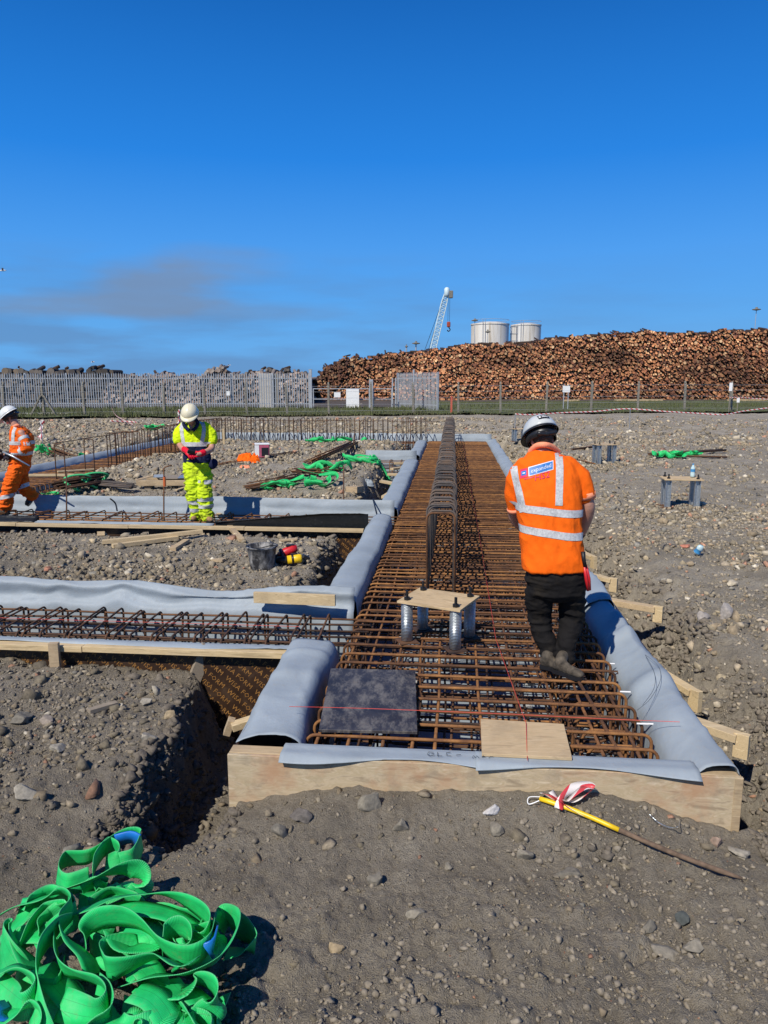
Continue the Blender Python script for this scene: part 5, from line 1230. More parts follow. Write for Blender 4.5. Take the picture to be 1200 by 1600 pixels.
# ------------------------------------------------------------------ palisade fence and gates
def pale_mesh(h, w=.068):
    prof = [(-w/2, .010), (-w*.18, -.012), (w*.18, -.012), (w/2, .010)]; V = []; F = []
    for z, k in ((0, 1), (h-.13, 1), (h, .12)):
        for x, y in prof: V.append((x*k, y, z))
    for i in range(2):
        for j in range(3): F.append((i*4+j, i*4+j+1, (i+1)*4+j+1, (i+1)*4+j))
    n = len(V); V += [(x, y+.004, z) for x, y, z in V]; F += [tuple(q+n for q in f[::-1]) for f in F]
    return mesh_np('pale', V, F, MT['fence_galv'])
PALE = pale_mesh(2.42)
def palisade(name, label, A, B, step=.158, h=2.42, post_every=2.75, posts=True, cat='fence', frame=False):
    A, B = Vector(A), Vector(B); t = thing(name, label, cat, A); d = B-A; L_ = d.length; a = math.atan2(d.y, d.x); dn = d/L_
    n = int(L_/step)
    for i in range(n+1):
        p = dn*(i*step); new('pale', PALE, t, (p.x, p.y, p.z+.03+rnd.uniform(-.008, .008)), (0, rnd.uniform(-.006, .006), a+rnd.uniform(-.03, .03)))
    nrm = Vector((-dn.y, dn.x, 0))*.045
    for z in (.42, 2.08): m = MB(); m.beam(nrm+Vector((0, 0, z)), nrm+d+Vector((0, 0, z)), .045, .06); m.build('rail', MT['fence_galv'], t)
    if posts:
        k = 0
        while k*post_every <= L_+.01:
            p = dn*(k*post_every)+nrm*2.2; m = MB(); m.box((p.x, p.y, p.z+1.18), (.10, .06, 2.5), Matrix.Rotation(a, 3, 'Z'), .004); m.build('post', MT['fence_galv'], t); k += 1
    if frame:
        for p in (Vector((0, 0, 0)), d): m = MB(); m.box((p.x, p.y, p.z+1.2), (.09, .09, 2.5), Matrix.Rotation(a, 3, 'Z'), .004); m.build('post', MT['fence_galv'], t)
    return t
Zf = .19
A = unproj(-150, 642, Y=50); B = unproj(484, 642, Y=50); A.z = B.z = Zf
palisade('palisade_fence', 'long grey steel palisade fence across the left background', A, B)
p = unproj(486, 642, Y=50); t = thing('gate_post', 'stout grey post at the right end of the long palisade fence', 'gate post', (p.x, p.y, Zf)); MB().box((0, 0, 1.32), (.19, .19, 2.64), None, .01).build('shaft', MT['fence_galv'], t); MB().box((0, 0, 2.66), (.22, .22, .03)).build('cap', MT['fence_galv'], t)
A = unproj(621, 641, Y=50.5); B = unproj(684, 641, Y=46); A.z = B.z = Zf
lf = palisade('palisade_gate', 'open palisade gate leaf standing left of the tall log pile centre', A, B, posts=False, cat='gate', frame=True)
p = unproj(646, 641, Y=46.5); t = thing('gate_post', 'dark post with a lock box in the middle of the open palisade leaf', 'gate post', (p.x, p.y, Zf)); MB().box((0, 0, 1.3), (.11, .11, 2.6), None, .01).build('shaft', MT['fence_galv'], t); MB().box((0, -.06, .95), (.14, .10, .9), None, .01).build('lock_box', MT['conc_post'], t)
p = unproj(615, 641, Y=50.5); t = thing('gate_post', 'pair of thin grey posts at the right side of the low gate', 'gate post', (p.x, p.y, Zf))
for x in (-.08, .13): MB().box((x, 0, 1.05), (.09, .09, 2.1), None, .005).build('shaft', MT['fence_galv'], t)
def low_gate(xa, xb, label, sign=None):
    A = unproj(xa, 640, Y=49.6); B = unproj(xb, 640, Y=49.6); A.z = B.z = Zf; t = thing('mesh_gate', label, 'gate', A); w = B.x-A.x
    for x in (0, w): MB().box((x, 0, .72), (.06, .06, 1.40)).build('stile', MT['fence_galv'], t)
    for z in (.06, .72, 1.40): MB().box((w/2, 0, z), (w-.06, .045, .05)).build('rail', MT['fence_galv'], t)
    return t, w
low_gate(490, 577, 'low wire gate with a large blank white board in the background gap'); low_gate(584, 612, 'narrow low wire gate just left of the open palisade leaf')
p = unproj(580, 641, Y=49.4); t = thing('gate_post', 'thick grey post between the two low gates', 'gate post', (p.x, p.y, Zf)); MB().box((0, 0, 1.0), (.26, .16, 2.0), None, .01).build('shaft', MT['fence_galv'], t)
def board(px0, py0, px1, py1, Y, label, name='sign_board', posts=0, foot=None, mat='white'):
    A = unproj(px0, py1, Y=Y); B = unproj(px1, py0, Y=Y); c = (A+B)/2; t = thing(name, label, 'sign', c)
    MB().box((0, 0, 0), (abs(B.x-A.x), .02, abs(B.z-A.z)), None, .003).build('panel', MT[mat], t)
    if posts:
        for x in ([0] if posts == 1 else [-.3*(B.x-A.x), .3*(B.x-A.x)]):
            MB().tube([(x, .03, Zf-c.z-.2), (x, .03, (B.z-c.z)*(1.5 if posts == 2 else .8))], .03, 8).build('post', MT['fence_galv'] if posts == 2 else MT['conc_post'], t)
    return t
board(541, 608, 561, 637, 49.2, 'large blank white board hung on the low gate'); board(522, 613, 532, 621, 56, 'small white board seen through the low gate')
board(354, 611, 359, 618, 49.8, 'small white notice on the palisade fence right of the yellow worker'); board(879, 603, 891, 613, 48, 'white sign on two legs in front of the log pile', posts=2)
board(1139, 598, 1145, 611, 43.4, 'narrow white notice on a fence post near the right edge', posts=1)
board(1151, 622, 1156, 629, 44, 'tiny white notice on a short peg at right', posts=1)
g = unproj(705, 650, Y=42); t = thing('marker_post', 'thin red marker post right of the open palisade leaf', 'post', (g.x, g.y, gzf(g.x, g.y))); MB().box((0, 0, .5), (.10, .05, 1.1)).build('shaft', simple('faded_red_paint', (.48, .10, .06), .7), t)
g = unproj(418, 640, Y=53); t = thing('cabinet', 'tall pale grey box standing behind the palisade fence', 'cabinet', (g.x, g.y, Zf)); MB().box((0, 0, 1.2), (1.05, .8, 2.45), None, .02).build('shell', MT['concrete'], t); MB().box((.66, .1, 1.2), (.28, .6, 2.4), None, .02).build('side_panel', MT['conc_post'], t)

# ------------------------------------------------------------------ post and wire fence
PX = [(-58, 655), (8, 655), (70, 655), (133, 655), (193, 655), (257, 654), (321, 653), (386, 652), (449, 651), (514, 650), (581, 649), (646, 648), (716, 647), (782, 646), (853, 646), (923, 645), (996, 645), (1069, 645), (1142, 645), (1216, 644)]
PP = []
for i, (a, b) in enumerate(PX):
    Y = 38.5+6.0*(a+60)/1260; p = unproj(a, b, Y=Y); PP.append(Vector((p.x, p.y, gzf(p.x, p.y))))
fn = thing('post_and_wire_fence', 'low fence of weathered concrete posts and thin wires along the whole site edge', 'fence', PP[0])
def post_mesh():
    m = MB(); m.box((0, 0, .80), (.12, .12, 1.70), None, .012); m.box((0, .05, 1.72), (.09, .14, .18), Matrix.Rotation(-.5, 3, 'X'), .01); return m.mesh('post', MT['conc_post'])
PM = post_mesh()
for p in PP: new('post', PM, fn, p-PP[0], (rnd.uniform(-.02, .02), rnd.uniform(-.03, .03), rnd.uniform(-.2, .2)))
for z in (.25, .6, .95, 1.3, 1.6): MB().tube([p-PP[0]+Vector((0, -.07, z)) for p in PP], .006, 4).build('wire', MT['fence_galv'], fn)
q = PP[2]-PP[0]
for s in (-1, 1): m = MB(); m.beam(q+Vector((s*.72, -.12, .0)), q+Vector((s*.08, -.10, 1.15)), .10, .08); m.build('strut', MT['conc_post'], fn)

# ------------------------------------------------------------------ log piles
def mat_log(name, attr=False):
    m = Mat(name, .85)
    if attr:
        a = m.N.new('ShaderNodeAttribute'); a.attribute_name = 'col'; c = a.outputs['Color']
    else:
        c = m.ramp(objrand(m), [(.0, (.26, .10, .045)), (.35, (.44, .19, .08)), (.7, (.54, .27, .12)), (1, (.70, .46, .25))])
    n = m.noise(m.coord('World'), 5, 4, .6); c = m.mix(.5, c, m.ramp(n, [(.3, (.6, .6, .6)), (.7, (1.2, 1.2, 1.2))]), 'MULTIPLY'); m.col(c); return m.m
MT['log'] = mat_log('log_wood', True); MT['log_end'] = mat_log('log_end'); MT['bark'] = simple('dark_bark', (.055, .032, .020), .95, 0, .3, 12, .3, .01)
def log_pile(name, label, prof, Y0, px0, px1, basepx, pal, barkc, r0, r1, lean=.3, big=0, seed=1, mass=True, tilt=.0):
    rg = np.random.default_rng(seed); zb = Zf-.1
    A = unproj(px0, basepx, Y=Y0); B = unproj(px1, basepx, Y=Y0)
    xs = [unproj(a, 600, Y=Y0).x for a, _ in prof]; zs = [unproj(a, b, Y=Y0).z for a, b in prof]
    t = thing(name, label, 'log pile', ((A.x+B.x)/2, Y0, zb)); O = np.array([(A.x+B.x)/2, Y0, zb])
    step = (r0+r1)*.86; P = []
    zmax = max(zs); row = 0; z = zb+r0
    while z < zmax+.3:
        x = A.x+(step/2 if row % 2 else 0)
        while x < B.x:
            xx = x+rg.normal(0, step*.16); zz = z+rg.normal(0, step*.16); r = r0*(r1/r0)**(rg.random()**1.5)
            top = np.interp(xx, xs, zs)+.12*math.sin(xx*1.7)+.12*math.sin(xx*4.1)
            if zz+r*.6 < top: P.append((xx, zz, r))
            x += step
        z += step*.80; row += 1
    P = np.array(P); n = len(P); yy = Y0+(P[:, 1]-zb)*lean+rg.uniform(-.25, .25, n)+.25*fbm(P[:, 0]*.4, P[:, 1]*.4, s=seed)
    order = np.argsort(-P[:, 2]); bigs = set(order[:big].tolist())
    K = 9; ang = np.arange(K)*math.tau/K; V = []; F = []; Cc = []; off = 0
    pal = np.array(pal); pk = rg.integers(0, len(pal), n); patch = np.clip(.75+.9*fbm(P[:, 0]*.22, P[:, 1]*.5, s=seed+5, o=3), .35, 1.3)
    for i in range(n):
        if i in bigs: continue
        x, z, r = P[i]; d0 = rg.normal(0, .22); d1 = rg.normal(0, .16); L_ = 1.1; c = pal[pk[i]]*rg.uniform(.55, 1.2)*patch[i]
        for yv, dx, dz in ((yy[i], 0, 0), (yy[i]+L_, d0*L_, d1*L_)):
            V += [(x+dx+r*math.cos(a), yv+.0+(.06*math.sin(a)), z+dz+r*.95*math.sin(a)) for a in ang]
        V += [(x+r*math.cos(a), yy[i]-.002+.06*math.sin(a), z+r*.95*math.sin(a)) for a in ang]
        F += [(off+k, off+(k+1) % K, off+K+(k+1) % K, off+K+k) for k in range(K)]+[tuple(off+2*K+k for k in range(K))[::-1]]
        Cc += [barkc]*(2*K)+[tuple(c)]*K; off += 3*K
    V = np.array(V)-O; me = mesh_np('log_mass', V, F, MT['log']); ca = me.color_attributes.new('col', 'FLOAT_COLOR', 'POINT')
    ca.data.foreach_set('color', np.concatenate([np.array(Cc), np.ones((len(Cc), 1))], 1).astype(np.float32).ravel())
    o = new('log_mass', me, t); o['kind'] = 'stuff'
    if big:
        m = MB(); m.V = []; ring = lambda y: [(math.cos(a), y, math.sin(a)) for a in ang]
        V = ring(0)+ring(5)+ring(0); F = [(k, (k+1) % K, K+(k+1) % K, K+k) for k in range(K)]+[tuple(2*K+k for k in range(K))[::-1]]
        lm = mesh_np('log', V, F, [MT['bark'], MT['log_end']]); lm.polygons[K].material_index = 1
        for i in order[:big]:
            x, z, r = P[i]; o = new('log', lm, t, (x-O[0], yy[i]-.05-O[1], z-O[2]), (rg.normal(0, .08), 0, rg.normal(0, .12))); o.scale = (r, .25, r*.95)
    # the body of the heap behind the ends
    m = MB(); xr = np.linspace(A.x+.2, B.x-.2, 90); zt = np.interp(xr, xs, zs); rows = []
    for (dy, kz, dz) in ((.45, 0, 0), (.45, .5, 0), (.45, 1, -.30), (2.5, 1, -.35), (9, .9, -.3), (12, 0, 0)):
        rows.append([(xr[j]-O[0], Y0+dy+(zt[j]-zb)*kz*lean-O[1]+.3*rg.random(), (zt[j]-zb)*kz+dz+rg.uniform(-.1, .1)) for j in range(90)])
    m.grid(rows); o = m.build('heap_body', MT['bark'], t, False)
    # loose logs lying about on top
    for i in range(int((B.x-A.x)*(1.4 if seed == 3 else .5))):
        x = rg.uniform(A.x+1, B.x-1); zt_ = np.interp(x, xs, zs); L_ = rg.uniform(.4, 1.4); a = rg.uniform(-.5, .5) if seed == 3 else rg.uniform(1.2, 1.9)
        MB().tube([(x-O[0], 1.2+(zt_-zb)*lean, zt_-zb+rg.uniform(-.12, .05)), (x+L_*math.cos(a)*1.4-O[0], 1.5+(zt_-zb)*lean+rg.uniform(-.5, 1), zt_-zb+L_*.12*a)], rg.uniform(.10, .17), 7).build('log', MT['bark'], t)
    return t, n
prof = [(484, 606), (492, 592), (505, 577), (524, 563), (537, 554), (548, 556), (560, 558), (600, 552), (650, 548), (690, 545), (700, 540), (720, 538), (740, 536), (800, 534), (850, 532), (860, 527), (900, 523), (960, 520), (1010, 515), (1060, 518), (1100, 518), (1140, 514), (1180, 513), (1260, 512), (1420, 512)]
_, NL = log_pile('log_pile', 'huge wall of stacked orange brown log ends across the right background', prof, 74, 484, 1420, 624,
    [(.46, .185, .075), (.56, .26, .11), (.34, .13, .055), (.24, .09, .04), (.60, .36, .18), (.17, .065, .035), (.48, .20, .08), (.30, .11, .05)], (.036, .017, .010), .070, .165, .30, 200, 3)
print('logs', NL)
log_pile('log_pile', 'greyish pink stack of small logs behind the palisade fence left of centre', [(150, 606), (170, 598), (200, 588), (225, 584), (300, 585), (318, 583), (325, 577), (340, 574), (365, 578), (372, 584), (400, 582), (480, 581)], 62, 165, 483, 628,
    [(.42, .33, .27), (.34, .26, .21), (.48, .41, .34), (.29, .22, .17), (.40, .28, .21)], (.20, .165, .14), .10, .17, .15, 0, 4)
log_pile('log_pile', 'dark heap of thick round logs rising over the left end of the palisade fence', [(-160, 578), (0, 577), (15, 574), (30, 575), (60, 576), (90, 575), (120, 577), (150, 574), (170, 577), (190, 580), (196, 600)], 66, -160, 196, 627,
    [(.10, .085, .07), (.07, .06, .055), (.14, .12, .10), (.17, .13, .09)], (.030, .026, .025), .20, .34, .05, 0, 5)
log_pile('log_pile', 'low dark stack of logs behind the fence just left of the log wall', [(378, 582), (385, 578), (420, 577), (450, 576), (478, 581)], 68, 378, 480, 627, [(.20, .16, .13), (.30, .26, .22), (.12, .10, .09)], (.04, .034, .03), .12, .2, .05, 0, 6)
for i, (a, b, c_) in enumerate([(1136, 1168, 627), (1168, 1205, 629), (880, 905, 628), (960, 1035, 630)]):
    A = unproj(a, c_, Y=66); B = unproj(b, c_, Y=66); A.z = B.z = gzf(A.x, 66)+.18; peg('loose_log', A, B, .22, .16, ('pale squared log lying at the foot of the log wall far right', 'second pale log at the very right foot of the log wall', 'short pale log behind the two legged sign', 'long pale kerb beam lying in the grass right of the sign')[i], 'wood', 'log')

# ------------------------------------------------------------------ harbour beyond: silos, crane, masts
def mat_silo():
    m = Mat('silo_concrete', .8); n = m.noise(m.coord('World', (.8, .8, .05)), .9, 5, .7); n2 = m.noise(m.coord('World'), .15, 4)
    c = m.ramp(n, [(.34, (.34, .27, .18)), (.47, (.62, .58, .50)), (.66, (.76, .74, .68))]); c = m.mix(m.ramp(n2, [(.5, (0, 0, 0)), (.8, (.3, .3, .3))]), c, (.40, .40, .38)); m.col(c); return m.m
MT['silo'] = mat_silo(); MT['crane'] = simple('pale_blue_crane_paint', (.55, .68, .70), .5, 0, .08, 3, 0)
def silo(pxa, pxb, pytop, Y, label):
    A = unproj(pxa, pytop, Y=Y); B = unproj(pxb, pytop, Y=Y); r = (B.x-A.x)/2; t = thing('silo', label, 'silo', ((A.x+B.x)/2, Y+r, 0)); h = A.z
    MB().lathe((0, 0, 0), [(r, 0), (r, h-.3)], 56, cap=False).build('shell', MT['silo'], t, True)
    MB().lathe((0, 0, 0), [(r+.12, h-.32), (r+.12, h), (r*.4, h+r*.10), (.01, h+r*.13)], 56, cap=False).build('roof', MT['silo'], t)
    for k in (.33, .66): MB().lathe((0, 0, 0), [(r+.005, h*k), (r+.06, h*k+.02), (r+.06, h*k+.22), (r+.005, h*k+.24)], 56, cap=False).build('hoop_band', MT['silo'], t)
    m = MB(); m.tube([(r*math.cos(a), r*math.sin(a), h+.9) for a in np.linspace(0, math.tau, 40)], .05, 4); m.build('handrail', MT['fence_galv'], t)
    a = -2.0; lx, ly = (r+.35)*math.cos(a), (r+.35)*math.sin(a)
    for s_ in (-.3, .3): MB().tube([(lx+s_, ly, 0), (lx+s_, ly, h+.8)], .06, 4).build('ladder_rail', MT['fence_galv'], t)
    return t, r, h
silo(740, 800, 504, 185, 'larger pale concrete silo standing behind the log wall'); silo(803, 850, 506, 200, 'smaller pale concrete silo to the right of the larger one')
p = unproj(801, 510, Y=192); t = thing('silo_stair', 'dark steel stair tower between the two silos', 'stair tower', (p.x+.4, 192, 0))
for x in (-.8, .8):
    for y in (-.8, .8): MB().box((x, y, p.z/2), (.15, .15, p.z)).build('column', MT['fence_galv'], t)
for k in range(9): MB().box((0, 0, p.z*(k+1)/9-.1), (1.75, 1.75, .10)).build('landing', MT['fence_galv'], t)
def mast(px, pt, Y, label, head=1.0, thick=.12):
    p = unproj(px, pt, Y=Y); t = thing('floodlight_mast', label, 'mast', (p.x, Y, 0)); MB().tube([(0, 0, 0), (0, 0, p.z)], [thick, thick*.6], 8).build('pole', MT['fence_galv'], t)
    MB().lathe((0, 0, p.z), [(head*.2, -.15), (head, 0), (head, .12), (head*.3, .25), (head*.25, .5)], 14).build('lamp_ring', MT['conc_post'], t); return t
mast(742, 501, 175, 'floodlight mast in front of the left edge of the larger silo', .7); mast(762, 519, 150, 'short floodlight mast in front of the larger silo', .55, .08); mast(1182, 484, 150, 'slim floodlight mast above the log wall at far right', .8, .10); mast(650, 537, 150, 'squat dark mast head left of the crane foot', .8, .2); mast(635, 542, 150, 'stubby pole left of the crane', .3, .22)
# lattice boom crane
YC = 170; foot = unproj(674, 556, Y=YC); tip = unproj(698, 456, Y=YC); cr = thing('crane', 'pale lattice boom crane leaning up behind the log wall with a hanging hook', 'crane', (foot.x, YC, 0))
O = Vector((foot.x, YC, 0)); d = tip-foot; dn = d.normalized(); s1 = Vector((0, 1, 0)); s2 = dn.cross(s1); n = 16
ch = []
for a, b in ((-1, -1), (1, -1), (1, 1), (-1, 1)):
    w = lambda f: (.95 if f < .85 else .95*(1-(f-.85)*3.2))
    pts = [foot+d*f+(s1*a+s2*b)*w(f)*.62-O for f in np.linspace(0, 1, n+1)]; ch.append(pts); MB().tube(pts, .12, 5).build('chord', MT['crane'], cr)
m = MB()
for i in range(n):
    for k in range(4):
        a, b = ch[k], ch[(k+1) % 4]; m.tube([a[i], b[i+1]], .06, 4, False); m.tube([a[i], b[i]], .05, 4, False)
o = m.build('lattice', MT['crane'], cr)
MB().lathe(tip-O+Vector((0, -.5, .2)), [(.35, -1.3), (.6, -1.0), (.6, .4), (.3, .7)], 12).build('boom_head', MT['crane'], cr, True)
MB().box(tip-O+Vector((.9, -.4, -.6)), (.9, .9, 1.6), None, .1).build('sheave_block', MT['conc_post'], cr)
hk = unproj(701, 507, Y=YC)-O
for x in (-.18, .18): MB().tube([Vector((hk.x+x, 0, tip.z-.5)), hk+Vector((x, 0, .3))], .035, 4).build('hoist_rope', MT['black'], cr)
MB().box(hk, (.8, .5, 1.2), None, .15).build('hook_block', simple('red_hook_paint', (.35, .06, .03), .5), cr); MB().tube(smooth_path([hk+Vector((0, 0, -.6)), hk+Vector((.35, 0, -1.1)), hk+Vector((0, 0, -1.5)), hk+Vector((-.3, 0, -1.2))], 4), .12, 5).build('hook', MT['black'], cr)
for px_ in (664, 670): b = unproj(px_, 546, Y=YC)-O; MB().tube([tip-O+Vector((-.5, 0, -.8)), b, b+Vector((-.5, 0, -2.5))], .05, 4).build('stay', MT['black'], cr)
MB().box((-1.5, 0, 3), (5, 4, 3.4), None, .2).build('cab', MT['crane'], cr); MB().box((0, 0, 1), (6, 5, 1.6), None, .2).build('undercarriage', MT['black'], cr)
def bird(px, py, Y, s, label):
    p = unproj(px, py, Y=Y); t = thing('gull', label, 'bird', p, rnd.uniform(-.4, .4))
    MB().tube([(-.25*s, 0, 0), (-.1*s, 0, .01), (.08*s, 0, .02), (.2*s, 0, .03), (.28*s, 0, .03)], [.01*s, .05*s, .06*s, .04*s, .01*s], 8).build('body', MT['white'], t, True)
    for k in (-1, 1): m = MB(); m.grid([[(.08*s, k*.04*s, .03*s), (.10*s, k*.35*s, .16*s), (-.02*s, k*.72*s, .10*s)], [(-.06*s, k*.04*s, .03*s), (-.02*s, k*.35*s, .15*s), (-.05*s, k*.72*s, .095*s)]]); o = m.build('wing', MT['fence_galv'], t); solid(o, .01)
bird(4, 423, 60, 1.0, 'white gull flying high at the left edge'); bird(145, 566, 70, .7, 'tiny bird over the dark log heap at left'); bird(358, 571, 70, .6, 'tiny bird above the small log stack')
# ------------------------------------------------------------------ people
def px3(px, py, Y): return unproj(px, py, Y=Y)
def limb(mb, pts, radii, n=14, k=4):
    P = smooth_path(pts, k); Q = [q.x for q in smooth_path([(r, 0, 0) for r in radii], k)]
    d0 = (P[0]-P[1]).normalized(); d1 = (P[-1]-P[-2]).normalized()
    P = [P[0]+d0*Q[0]*.8, P[0]+d0*Q[0]*.5]+P+[P[-1]+d1*Q[-1]*.5, P[-1]+d1*Q[-1]*.8]; Q = [Q[0]*.45, Q[0]*.83]+Q+[Q[-1]*.83, Q[-1]*.45]
    return mb.tube(P, Q, n)
def loft(mb, rings, n=28, sq=2.4):
    """rings: (centre, half width, half depth, yaw)"""
    V = []
    for c, rx, ry, yaw in rings:
        for k in range(n):
            a = k*math.tau/n; x = rx*math.copysign(abs(math.cos(a))**(2/sq), math.cos(a)); y = ry*math.copysign(abs(math.sin(a))**(2/sq), math.sin(a))
            V.append(Vector(c)+Vector((x*math.cos(yaw)-y*math.sin(yaw), x*math.sin(yaw)+y*math.cos(yaw), 0)))
    m = len(rings); F = [(i*n+k, i*n+(k+1) % n, (i+1)*n+(k+1) % n, (i+1)*n+k) for i in range(m-1) for k in range(n)]
    F += [tuple(range(n))[::-1], tuple((m-1)*n+k for k in range(n))]; return mb.add(V, F)
def ellipsoid(mb, c, r, M=None, n=16):
    V = []; c = Vector(c)
    for i in range(1, n//2):
        t = math.pi*i/(n//2)
        for k in range(n):
            a = k*math.tau/n; v = Vector((r[0]*math.sin(t)*math.cos(a), r[1]*math.sin(t)*math.sin(a), r[2]*math.cos(t))); V.append(c+(M @ v if M is not None else v))
    m = n//2-1; top = len(V); v = Vector((0, 0, r[2])); v = M @ v if M is not None else v; V += [c+v, c-v]
    F = [(i*n+k, (i+1)*n+k, (i+1)*n+(k+1) % n, i*n+(k+1) % n) for i in range(m-1) for k in range(n)]
    F += [(top, k, (k+1) % n) for k in range(n)]+[(top+1, (m-1)*n+(k+1) % n, (m-1)*n+k) for k in range(n)]
    return mb.add(V, F)
def fuse(mb, name, mat, parent, voxel=.008, smooth=6, fold=None, root=None):
    """one continuous surface out of overlapping closed shapes"""
    root = root if root is not None else parent.location
    V = [Vector(v)-root for v in mb.V]; me = mesh_np('tmp', V, mb.F)
    bm = bmesh.new(); bm.from_mesh(me); bmesh.ops.recalc_face_normals(bm, faces=bm.faces); bm.to_mesh(me); bm.free()
    o = bpy.data.objects.new('tmp', me); COL.objects.link(o)
    r = o.modifiers.new('r', 'REMESH'); r.mode = 'VOXEL'; r.voxel_size = voxel; r.use_smooth_shade = True
    s = o.modifiers.new('s', 'SMOOTH'); s.iterations = smooth; s.factor = .5
    dg = bpy.context.evaluated_depsgraph_get(); dg.update(); res = bpy.data.meshes.new_from_object(o.evaluated_get(dg)); bpy.data.objects.remove(o)
    res.name = name; n = len(res.vertices); co = np.empty(n*3, np.float32); res.vertices.foreach_get('co', co); co = co.reshape(-1, 3)
    if fold is not None:
        nr = np.empty(n*3, np.float32); res.vertex_normals.foreach_get('vector', nr); nr = nr.reshape(-1, 3); co = co+nr*fold(co)[:, None]; res.vertices.foreach_set('co', co.astype(np.float32).ravel())
    res.materials.clear()
    for m in (mat if isinstance(mat, (list, tuple)) else [mat]): res.materials.append(MT[m] if isinstance(m, str) else m)
    for p in res.polygons: p.use_smooth = True
    res.update(); return new(name, res, parent)
def folds(a, fx, fz, seed, g=.4):
    def f(co):
        x, y, z = co.T; w = fbm(x*fx*.5, y*fx*.5, z*fx*.5, s=seed, o=2)*.03
        r = 1-np.abs(fbm(x*fx+w*fx, y*fx, (z+w)*fz, s=seed+3, o=3))*2
        return a*(r-.5)+a*g*fbm(x*30, y*30, z*45, s=seed+8, o=2)
    return f
def bvh(o):
    me = o.data; return BVHTree.FromPolygons([v.co[:] for v in me.vertices], [p.vertices[:] for p in me.polygons])
def ray_px(tree, root, px, py, off=.004, fallback=None):
    o = Vector((0, 0, CAM_H)); d = (unproj(px, py, Y=10)-o).normalized(); h, nrm, _, _ = tree.ray_cast(o-root, d)
    if h is None: return None
    if nrm.dot(d) > 0: nrm = -nrm
    return h+nrm*off
def decal(tree, root, parent, quad, mat, name, nx=8, ny=6, off=.004):
    """quad: four pixel corners (tl, tr, br, bl); the patch is laid on the surface underneath"""
    rows = []
    for j in range(ny+1):
        r = []
        for i in range(nx+1):
            s, t = i/nx, j/ny; a = [(quad[0][k]*(1-s)+quad[1][k]*s)*(1-t)+(quad[3][k]*(1-s)+quad[2][k]*s)*t for k in (0, 1)]
            h = ray_px(tree, root, *a, off); r.append(h)
        rows.append(r)
    rows = [[h for h in r] for r in rows]
    m = MB(); idx = {}; V = []; F = []
    for j, r in enumerate(rows):
        for i, h in enumerate(r):
            if h is not None: idx[i, j] = len(V); V.append(h)
    for j in range(ny):
        for i in range(nx):
            q = [(i, j), (i+1, j), (i+1, j+1), (i, j+1)]
            if all(k in idx for k in q):
                P = [V[idx[k]] for k in q]
                if max((P[0]-P[2]).length, (P[1]-P[3]).length) < .22: F.append(tuple(idx[k] for k in q)[::-1])
    if not V: return None
    m.add(V, F); o = m.build(name, MT[mat], parent, True); return o
def strip_px(tree, root, parent, path, wpx, mat='refl', name='reflective_stripe', off=.004, k=8):
    P = smooth_path([(a, b, 0) for a, b in path], k); rows = []; m = MB(); V = []; F = []; idx = {}
    for i, p in enumerate(P):
        t = (P[min(i+1, len(P)-1)]-P[max(i-1, 0)]).normalized(); nn = Vector((-t.y, t.x, 0))
        for j in range(5):
            q = p+nn*wpx*(j/4-.5); h = ray_px(tree, root, q.x, q.y, off)
            if h is not None: idx[i, j] = len(V); V.append(h)
    for i in range(len(P)-1):
        for j in range(4):
            q = [(i, j), (i+1, j), (i+1, j+1), (i, j+1)]
            if all(x in idx for x in q):
                Q = [V[idx[x]] for x in q]
                if max((Q[0]-Q[2]).length, (Q[1]-Q[3]).length) < .10: F.append(tuple(idx[x] for x in q))
    m.add(V, F); return m.build(name, MT[mat], parent, True)
def hoop(tree, parent, c, n, w, rad=.6, mat='refl', tilt=(0, 0), name='reflective_stripe', off=.004, axis=Vector((0, 0, 1)), a0=0, a1=math.tau, seg=48, maxr=9):
    """band laid round a limb or the chest; c is a local point on the axis"""
    c = Vector(c); ax = axis.normalized(); e1 = ax.cross(Vector((0, 1, 0.01))).normalized(); e2 = ax.cross(e1); V = []; F = []; idx = {}
    for i in range(seg+1):
        a = a0+(a1-a0)*i/seg; d = e1*math.cos(a)+e2*math.sin(a)
        for j in range(4):
            o = c+ax*(w*(j/3-.5)+tilt[0]*math.cos(a)+tilt[1]*math.sin(a)); h, nr, _, dist = tree.ray_cast(o+d*rad, -d)
            if h is not None and (h-o).length < maxr: idx[i, j] = len(V); V.append(h+d*off)
    for i in range(seg):
        for j in range(3):
            q = [(i, j), (i+1, j), (i+1, j+1), (i, j+1)]
            if all(x in idx for x in q):
                Q = [V[idx[x]] for x in q]
                if max((Q[0]-Q[2]).length, (Q[1]-Q[3]).length) < .12: F.append(tuple(idx[x] for x in q))
    m = MB(); m.add(V, F); return m.build(name, MT[mat], parent, True)
def text_px(tree, root, parent, txt, quad, mat, name='lettering', off=.006):
    V, F = text_mesh(txt, 1.0, 'CENTER', 2); x0 = min(v.x for v in V); x1 = max(v.x for v in V); y0 = min(v.y for v in V); y1 = max(v.y for v in V); out = []
    for v in V:
        s = (v.x-x0)/(x1-x0); t = 1-(v.y-y0)/(y1-y0); a = [(quad[0][k]*(1-s)+quad[1][k]*s)*(1-t)+(quad[3][k]*(1-s)+quad[2][k]*s)*t for k in (0, 1)]
        h = ray_px(tree, root, *a, off); out.append(h if h is not None else Vector((0, 0, 0)))
    m = MB(); m.add(out, F); return m.build(name, MT[mat], parent)
